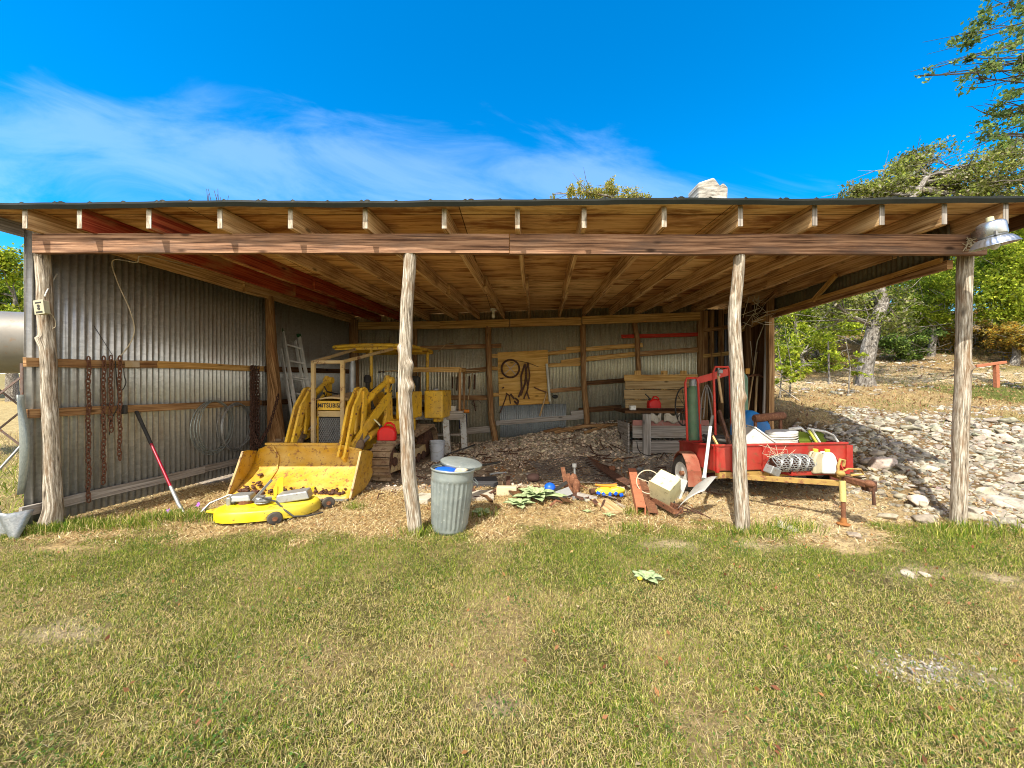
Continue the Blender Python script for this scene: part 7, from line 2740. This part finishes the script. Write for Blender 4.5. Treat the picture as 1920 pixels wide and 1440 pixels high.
def trees():
    # live oak with the leaning grey trunk
    b = P(1625, 738, 10.0)
    b.z = Hs(b.x, b.y) - .1
    tr = [(b, .22), (P(1621, 700, 10.0), .165), (P(1630, 650, 10.0), .155), (P(1640, 610, 10.05), .145), (P(1655, 570, 10.1), .13), (P(1640, 520, 10.2), .14), (P(1670, 430, 10.6), .12), (P(1740, 330, 11), .07)]
    cl = []
    rs = random.Random(31)
    for k in range(20):
        px = rs.uniform(1640, 1915)
        lo = 372 - (px - 1600) * .30
        cl.append((P(px, rs.uniform(max(262, lo), 400), rs.uniform(10.5, 13)), (.85, .9, .42), 1150))
    for px, py in ((1625, 362), (1650, 352), (1690, 330), (1720, 300)):
        cl.append((P(px, py, 11.5), (.8, .9, .42), 1500))
    for px, py in ((1560, 560), (1600, 575), (1660, 560), (1560, 600), (1690, 600), (1600, 530)):
        cl.append((P(px, py, 10 + rs.uniform(-.6, .8)), (.75, .7, .45), 800))
    tree("oak_tree", "live oak with a leaning mottled grey trunk on the bank right of the shed", b, tr, cl, .085, OAK + [(.26, .32, .035)], [.25, .3, .2, .15, .2], twig_n=7, seed=1)
    # nearer tree whose branches hang into the top right corner
    b = Vector((11.2, 7.4, Hs(11.2, 7.4) - .1))
    tr = [(b, .22), (b + Vector((-.2, 0, 2.5)), .18), (b + Vector((-.1, -.1, 5)), .14), (b + Vector((-.6, -.3, 7.0)), .09), (b + Vector((-1.4, -.4, 8.2)), .05)]
    cl = []
    for px, py, n, rx in ((1880, 30, 210, .45), (1830, 60, 170, .4), (1800, 85, 70, .25), (1860, 100, 190, .45), (1815, 110, 70, .2), (1905, 60, 170, .4), (1850, 125, 60, .3), (1760, 140, 22, .25), (1742, 130, 10, .12), (1830, 145, 60, .3),
                          (1725, 143, 4, .06), (1890, 150, 45, .25), (1910, 135, 60, .2), (1885, 190, 60, .25), (1850, 215, 70, .3), (1905, 215, 120, .3), (1900, 10, 140, .4), (1815, 160, 25, .2), (1870, 235, 110, .35), (1845, 20, 70, .3), (1915, 100, 120, .3), (1895, 170, 90, .3), (1915, 190, 110, .35), (1880, 250, 120, .35), (1910, 255, 130, .35), (1845, 255, 70, .3)):
        cl.append((P(px, py, 7 + rs.uniform(-.5, .5)), (rx * 1.15, rx, rx * .6), int(n * 1.6)))
    tree("overhanging_tree", "tree at the right edge whose thin leafy branches hang into the sky", b, tr, cl, .062, [(.11, .18, .045), (.17, .25, .06), (.25, .30, .08)], [.4, .4, .2], twig_n=3, seed=2, aspect=.6, limbs=.3, bark=M_bark_dark)
    # trees behind the shed roof
    b = Vector((3.9, 16, Hs(3.9, 16) - .1))
    cl = [(P(px, py, 15.5 + rs.uniform(-.5, .5)), (rx, .7, rz), int(n * 2)) for px, py, rx, rz, n in ((1075, 356, .3, .4, 330), (1105, 368, .6, .35, 420), (1148, 346, .25, .45, 320), (1140, 362, .5, .4, 520), (1175, 364, .6, .35, 420), (1210, 374, .5, .28, 320), (1035, 364, .12, .35, 60), (1130, 385, 1.8, .6, 900))]
    tree("cedar_elm", "sunlit tree top showing above the middle of the shed roof", b, [(b, .2), (b + Vector((0, 0, 4)), .16), (b + Vector((.2, -.3, 6.6)), .08)], cl, .085, [(.30, .32, .06), (.42, .38, .08), (.20, .23, .05), (.48, .38, .10)], [.3, .3, .2, .2], twig_n=4, seed=3)

    # brush and trees on the hillside, right of the shed
    specs = [
        ("juniper_bush", "bright green leafy bush right beside the shed's right wall", 1500, 660, 12.0, 60, 62, 3000, LIME, .10),
        ("juniper_bush", "pale green bush between the right wall and the oak trunk, upper", 1545, 610, 13.5, 75, 45, 3000, LIME, .11),
        ("dark_cedar", "dark cedar thicket behind the oak trunk", 1720, 600, 15.5, 75, 85, 4200, CEDAR, .11),
        ("dark_cedar", "dark cedar behind the bright bush at the right wall", 1590, 610, 17.5, 95, 75, 4200, CEDAR, .12),
        ("lime_tree", "yellow-green tree above the dark thicket right of the oak", 1715, 545, 14.5, 85, 55, 4200, LIME, .11),
        ("lime_tree", "big yellow-green tree right of the right-hand post", 1890, 530, 12.0, 75, 90, 6500, LIME, .115),
        ("lime_tree", "yellow-green tree far right behind the yard light", 1960, 470, 13.5, 90, 95, 5000, LIME, .12),
        ("juniper_bush", "bright yellow-green bush just under the side eave by the shed corner", 1490, 590, 13.0, 55, 48, 3000, LIME, .10),
        ("lime_tree", "bright yellow-green foliage between the oak trunk and the right-hand post", 1745, 570, 13.0, 50, 42, 3000, LIME, .10),
        ("brown_bush", "golden-brown scrub at the right edge above the T-shaped stand", 1900, 625, 11.5, 50, 38, 2600, GOLD, .085),
        ("dark_cedar", "low dark brush right behind the oak trunk", 1690, 640, 12.5, 55, 38, 2400, CEDAR, .09),
        ("dark_cedar", "low dark brush between the oak and the right-hand post", 1750, 640, 14.0, 60, 42, 2600, CEDAR, .10),
        ("brown_bush", "low brown brush left of the oak trunk by the white snag", 1530, 675, 12.5, 60, 25, 2000, BROWN, .08),
        ("gold_bush", "golden-orange bush left of the right-hand post", 1775, 635, 13.5, 36, 36, 1500, GOLD, .10),
        ("gold_bush", "golden bush right behind the right-hand post", 1850, 610, 14.0, 40, 40, 1700, GOLD, .10),
        ("brown_bush", "brownish scrubby bush below the yellow-green tree at the right edge", 1890, 650, 13.0, 75, 50, 3800, BROWN, .09),
        ("brown_bush", "brown scrub beyond the rusty post stand", 1945, 625, 15.0, 75, 60, 3000, BROWN, .10),
        ("dark_cedar", "tall dark cedar at the back of the right hillside", 1810, 520, 21.0, 110, 130, 4800, CEDAR, .15),
        ("dark_cedar", "tall dark cedar behind the shed's right corner", 1480, 560, 21.0, 95, 90, 3800, CEDAR, .15),
        ("dark_cedar", "dark cedar at the far right of the hillside", 1950, 560, 21.0, 110, 130, 4000, CEDAR, .15),
        ("lime_tree", "yellow-green tree just below the shed's side eave, left of the oak trunk", 1560, 565, 15.0, 95, 60, 4200, LIME, .12),
        ("lime_tree", "yellow-green tree above the oak's lower limbs, right of its trunk", 1690, 500, 17.0, 95, 70, 4200, LIME, .12),
        ("lime_tree", "pale yellow-green tree straight behind the right-hand post", 1800, 500, 16.0, 85, 80, 4500, LIME, .12),
        ("lime_tree", "upper yellow-green tree behind the yard light at the right edge", 1930, 400, 15.0, 80, 75, 4500, LIME, .12),
        ("dark_cedar", "dark cedar behind the yellow-green tree, centre of the hillside", 1650, 540, 22.0, 95, 110, 4200, CEDAR, .15),
    ]
    for k, (nm, lb, px, py, d, rx, ry, n, cols, lf) in enumerate(specs):
        c = P(px, py + 12, d)
        b = Vector((c.x, c.y, Hs(c.x, c.y) - .1))
        Rx, Rz = rx / 720 * d * 1.15, ry / 720 * d * 1.15
        n = int(n * 2.7)
        cl = []
        r2 = random.Random(k + 5)
        q = 11
        for i in range(q):
            a = r2.uniform(0, 6.28)
            f = r2.uniform(.2, .8)
            cc_ = Vector((c.x + math.cos(a) * Rx * f, c.y + math.sin(a) * Rx * .5 * f, c.z + r2.uniform(-.75, .75) * Rz * (1 - .35 * f)))
            cl.append((cc_, (Rx * .5, Rx * .42, Rz * .42), n // q))
        top = Vector((c.x, c.y, max(b.z + .6, c.z)))
        tree(nm, lb, b, [(b, .10 + .02 * Rz), (b.lerp(top, .5) + Vector((.1, 0, 0)), .08), (top, .05)], cl, lf * .78, cols, [.3, .35, .2, .15], "brush on the right hillside", twig_n=3, seed=40 + k, cat="tree" if "tree" in nm or "cedar" in nm else "bush")
    # bare grey brush under the canopy
    m = MB()
    r2 = random.Random(77)
    for k in range(70):
        a = P(r2.uniform(1640, 1800), r2.uniform(600, 665), r2.uniform(13, 16))
        b_ = a + Vector((r2.uniform(-.9, .9), r2.uniform(-.4, .4), r2.uniform(.2, 1.0)))
        c = b_ + Vector((r2.uniform(-.5, .9), r2.uniform(-.3, .3), r2.uniform(-.7, .3)))
        m.tube([a, a.lerp(b_, .5) + Vector((.1, 0, .12)), b_, c], [.018, .014, .01, .005], 4)
    tag(m.build("bare_brush", M_bark, None), "bare grey arching brush under the trees between oak and right-hand post", "brush", kind='stuff')
    for i, (px, y0, y1, d, lb) in enumerate(((1555, 640, 700, 10.5, "thin dead white snag left of the oak trunk"), (1708, 585, 668, 14, "slim dark tree trunk right of the oak trunk"))):
        a, b_ = P(px, y1, d), P(px - 2, y0, d)
        a.z = Hs(a.x, a.y) - .05
        tag(MB().tube([a, b_], [.03 + .06 * i, .015 + .05 * i], 8, wob=.08).build("bare_trunk", M_bark, None, smooth=True), lb, "trunk")
    a, b_ = P(1455, 722, 8.2), P(1500, 752, 7.9)
    tag(MB().tube([a, b_], [.012, .014], 6).build("fallen_branch", M_end, None), "pale fallen branch on the bank beside the shed's right wall", "branch")
    # twiggy saplings beside the right wall
    for k, px in enumerate((1462, 1480, 1590)):
        b = P(px, 742, 8.6)
        b.z = Hs(b.x, b.y) - .05
        cl = [(b + Vector((rs.uniform(-.3, .3), rs.uniform(-.2, .2), rs.uniform(.4, 1.25))), (.22, .2, .14), 70) for _ in range(6)]
        tree("sapling", ["thin twiggy sapling closest to the shed's right wall", "thin twiggy sapling second from the shed's right wall", "leafy sapling at the foot of the oak trunk"][k], b, [(b, .018), (b + Vector((.05, 0, .7)), .012), (b + Vector((-.05, 0, 1.3)), .006)], cl, .07, LIME, [.3, .35, .3, .05], "saplings by the right wall", twig_n=3, seed=90 + k)
    # trees beyond the field on the left
    for k, (x, y, h, w_, lb) in enumerate(((-28.0, 21.5, 7.0, 1.7, "bushy green tree beyond the tank, nearest the shed's left wall"), (-31.5, 22.5, 6.6, 2.0, "bushy green tree beyond the tank at the left edge"), (-36, 24, 7.0, 2.4, "green tree far left beyond the tank"))):
        b = Vector((x, y, Hs(x, y) - .1))
        cl = [(b + Vector((rs.uniform(-1, 1) * w_, rs.uniform(-1, 1) * w_ * .7, h * rs.uniform(.4, 1.12) - .2)), (w_ * .6, w_ * .5, h * .15), 1700) for _ in range(24)]
        tree("field_tree", lb, b, [(b, .25), (b + Vector((0, 0, h * .5)), .18), (b + Vector((.2, 0, h * .85)), .07)], cl, .16, LIME, [.3, .35, .2, .15], "trees beyond the left field", twig_n=3, seed=120 + k)


trees()


# ------------------------------------------------------------------ small plants
def mullein(label, p, n, L, seed, flower=False):
    r = random.Random(seed)
    t = thing("mullein_plant", label, "plant", p, 0, "mullein rosettes")
    m = MB()
    for k in range(n):
        a = k * 2.4 + r.uniform(-.2, .2)
        u0 = k / n
        el = .25 + 1.0 * u0 + r.uniform(-.1, .1)
        l = L * (1 - .45 * u0) * r.uniform(.85, 1.1)
        w = l * .21
        rows = []
        for i in range(8):
            s = i / 7
            out = l * s * math.cos(el * (1 - .35 * s))
            z = l * s * math.sin(el * (1 - .55 * s)) + .01
            ww = w * (math.sin(math.pi * min(1, .12 + s * .88)) ** .8 if s < 1 else .0) + .003
            c = Vector(p) + Vector((math.cos(a) * out, math.sin(a) * out, z))
            sd = Vector((-math.sin(a), math.cos(a), 0))
            rows.append([c + sd * (v * ww) + Vector((0, 0, .28 * ww * abs(v) + .004 * math.sin(9 * s + v * 3 + k))) for v in (-1, -.55, 0, .55, 1)])
        m.loft(rows)
    mt, n_, l_, b_ = mat_base("mullein_leaf_%d" % seed, .9, spec=.1)
    oc = N(n_, l_, 'TexCoord').outputs['Object']
    g = N(n_, l_, 'TexNoise', Vector=oc, Scale=38.0, Detail=5.0)
    l_.new(ramp(n_, l_, g.outputs['Fac'], [(.3, (.20, .27, .12)), (.7, (.42, .50, .28))]), b_.inputs['Base Color'])
    m.build("leaf_rosette", mt, t, smooth=True, solid=.003)
    if flower:
        MB().ellipsoid(Vector(p) + Vector((-.06, -.03, .03)), (.018, .018, .012), 8, 6).build("flower", M_toyyellow, t, smooth=True)


def gp(px, d):
    x = (px - 960) / 720 * d
    return (x, d, Hs(x, d))


mullein("large pale mullein rosette in the straw right of the trash can", gp(1006, 4.62), 20, .36, 1)
mullein("smaller mullein rosette touching the front left of the large one", gp(974, 4.35), 14, .22, 2)
mullein("mullein rosette in the trash can's shadow", gp(903, 4.12), 11, .15, 3)
mullein("mullein rosette alone in the lawn with a yellow flower", gp(1213, 2.72), 12, .13, 4, True)
mullein("tiny mullein rosette at the straw edge below the tan plank", gp(1142, 4.02), 8, .07, 5)
mullein("tiny mullein sprout left of the tan plank", gp(1100, 4.12), 7, .06, 6)


def flowers():
    b = gp(352, 4.08)
    t = thing("purple_flowers", "purple wild petunias blooming at the foot of the grass whip", "flowers", b)
    r = random.Random(3)
    st = MB()
    bl = MB()
    lf = MB()
    for (px, py, d) in ((316, 958, 4.12), (321, 974, 4.05), (356, 968, 4.08), (372, 946, 4.15), (383, 955, 4.13)):
        p = P(px, py, d)
        g0 = Vector((p.x + r.uniform(-.03, .03), p.y + .02, Hs(p.x, p.y)))
        st.tube([g0, g0.lerp(p, .6) + Vector((.01, 0, .01)), p], .003, 5)
        n_ = Vector((r.uniform(-.3, .3), -1, .5)).normalized()
        x_ = n_.cross(Vector((0, 0, 1))).normalized()
        y_ = x_.cross(n_)
        for k in range(5):
            a = k * 1.2566 + r.random()
            c = p + (x_ * math.cos(a) + y_ * math.sin(a)) * .013
            bl.plate([p, c + (x_ * math.cos(a + 1.4) + y_ * math.sin(a + 1.4)) * .012, p + (x_ * math.cos(a) + y_ * math.sin(a)) * .028 + n_ * .006, c + (x_ * math.cos(a - 1.4) + y_ * math.sin(a - 1.4)) * .012], .001)
        for k in range(7):
            q = g0.lerp(p, r.random() * .9)
            a = r.uniform(0, 6.28)
            e = q + Vector((math.cos(a) * .06, math.sin(a) * .06, r.uniform(0, .03)))
            s_ = Vector((-math.sin(a), math.cos(a), 0)) * .01
            lf.plate([q, q.lerp(e, .5) + s_, e, q.lerp(e, .5) - s_], .001)
    st.build("stem", M_greenpl, t)
    lf.build("foliage", paint("petunia_leaf", (.07, .14, .03, 1), rough=.8), t)
    bl.build("blossom", paint("purple_petal", (.34, .13, .55, 1), rough=.6, scale=40), t)


flowers()

# ------------------------------------------------------------------ left: tank on its stand
def tank():
    c = Vector((-9.9, 7.0, 2.17))
    ax = Vector((.97, .24, 0)).normalized()
    t = thing("storage_tank", "silver horizontal storage tank on a braced steel stand beyond the left wall", "tank", (c.x, c.y, 0))
    Mt = Matrix.Translation(c) @ Matrix.Rotation(math.atan2(ax.y, ax.x), 4, 'Z') @ Matrix.Rotation(R(90), 4, 'Y')
    prof = [(0, -2.0), (.35, -1.95), (.52, -1.85), (.57, -1.7)] + [(.57, -1.7 + .34 * k) for k in range(1, 10)] + [(.57, 1.7), (.52, 1.85), (.35, 1.95), (0, 2.0)]
    MB(Mt).lathe(prof, 48, close=False).build("shell", paint("dull_tank_metal", (.20, .185, .16, 1), rust=(.20, .14, .09, 1), amount=.3, rough=.45, metal=.25, scale=3.5), t, smooth=True)
    M_leg = paint("stand_steel", (.14, .10, .085, 1), rust=RUST, amount=.4, scale=14, rough=.8)
    sd = Vector((-ax.y, ax.x, 0))
    for u in (-1.5, -.2, 1.1):
        for s in (-1, 1):
            a = c + ax * u + sd * (s * .42)
            MB().beam(a + Vector((0, 0, -.40)), Vector((a.x, a.y, Hs(a.x, a.y) - .05)), .05, .05, up=(0, 1, 0)).build("leg", M_leg, t)
    for s in (-1, 1):
        for u0, u1 in ((-1.5, -.2), (-.2, 1.1)):
            a, b_ = c + ax * u0 + sd * (s * .42), c + ax * u1 + sd * (s * .42)
            MB().beam(Vector((a.x, a.y, .25)), Vector((b_.x, b_.y, 1.55)), .035, .012, up=(0, 1, 0)).build("brace", M_leg, t)
            MB().beam(Vector((a.x, a.y + .02, 1.55)), Vector((b_.x, b_.y + .02, .25)), .035, .012, up=(0, 1, 0)).build("brace", M_leg, t)
    MB().tube([P(-10, 890, 5.0), P(40, 835, 5.2), P(45, 828, 5.25)], .016, 8).build("prop_rod", M_steel, t)


tank()

# rusty T-shaped stand on the bank
b = P(1869, 748, 9.0)
b.z = Hs(b.x, b.y) - .05
t = thing("post_stand", "rust-brown T-shaped steel stand on the bank right of the right-hand post", "stand", b)
tp = P(1867, 682, 9.0)
MB().beam(b, tp, .075, .075, up=(0, 1, 0)).build("upright", M_primer, t, bevel=.004)
MB().beam(P(1828, 687, 9.0), P(1884, 679, 9.0), .09, .06).build("crossbar", M_primer, t, bevel=.004)
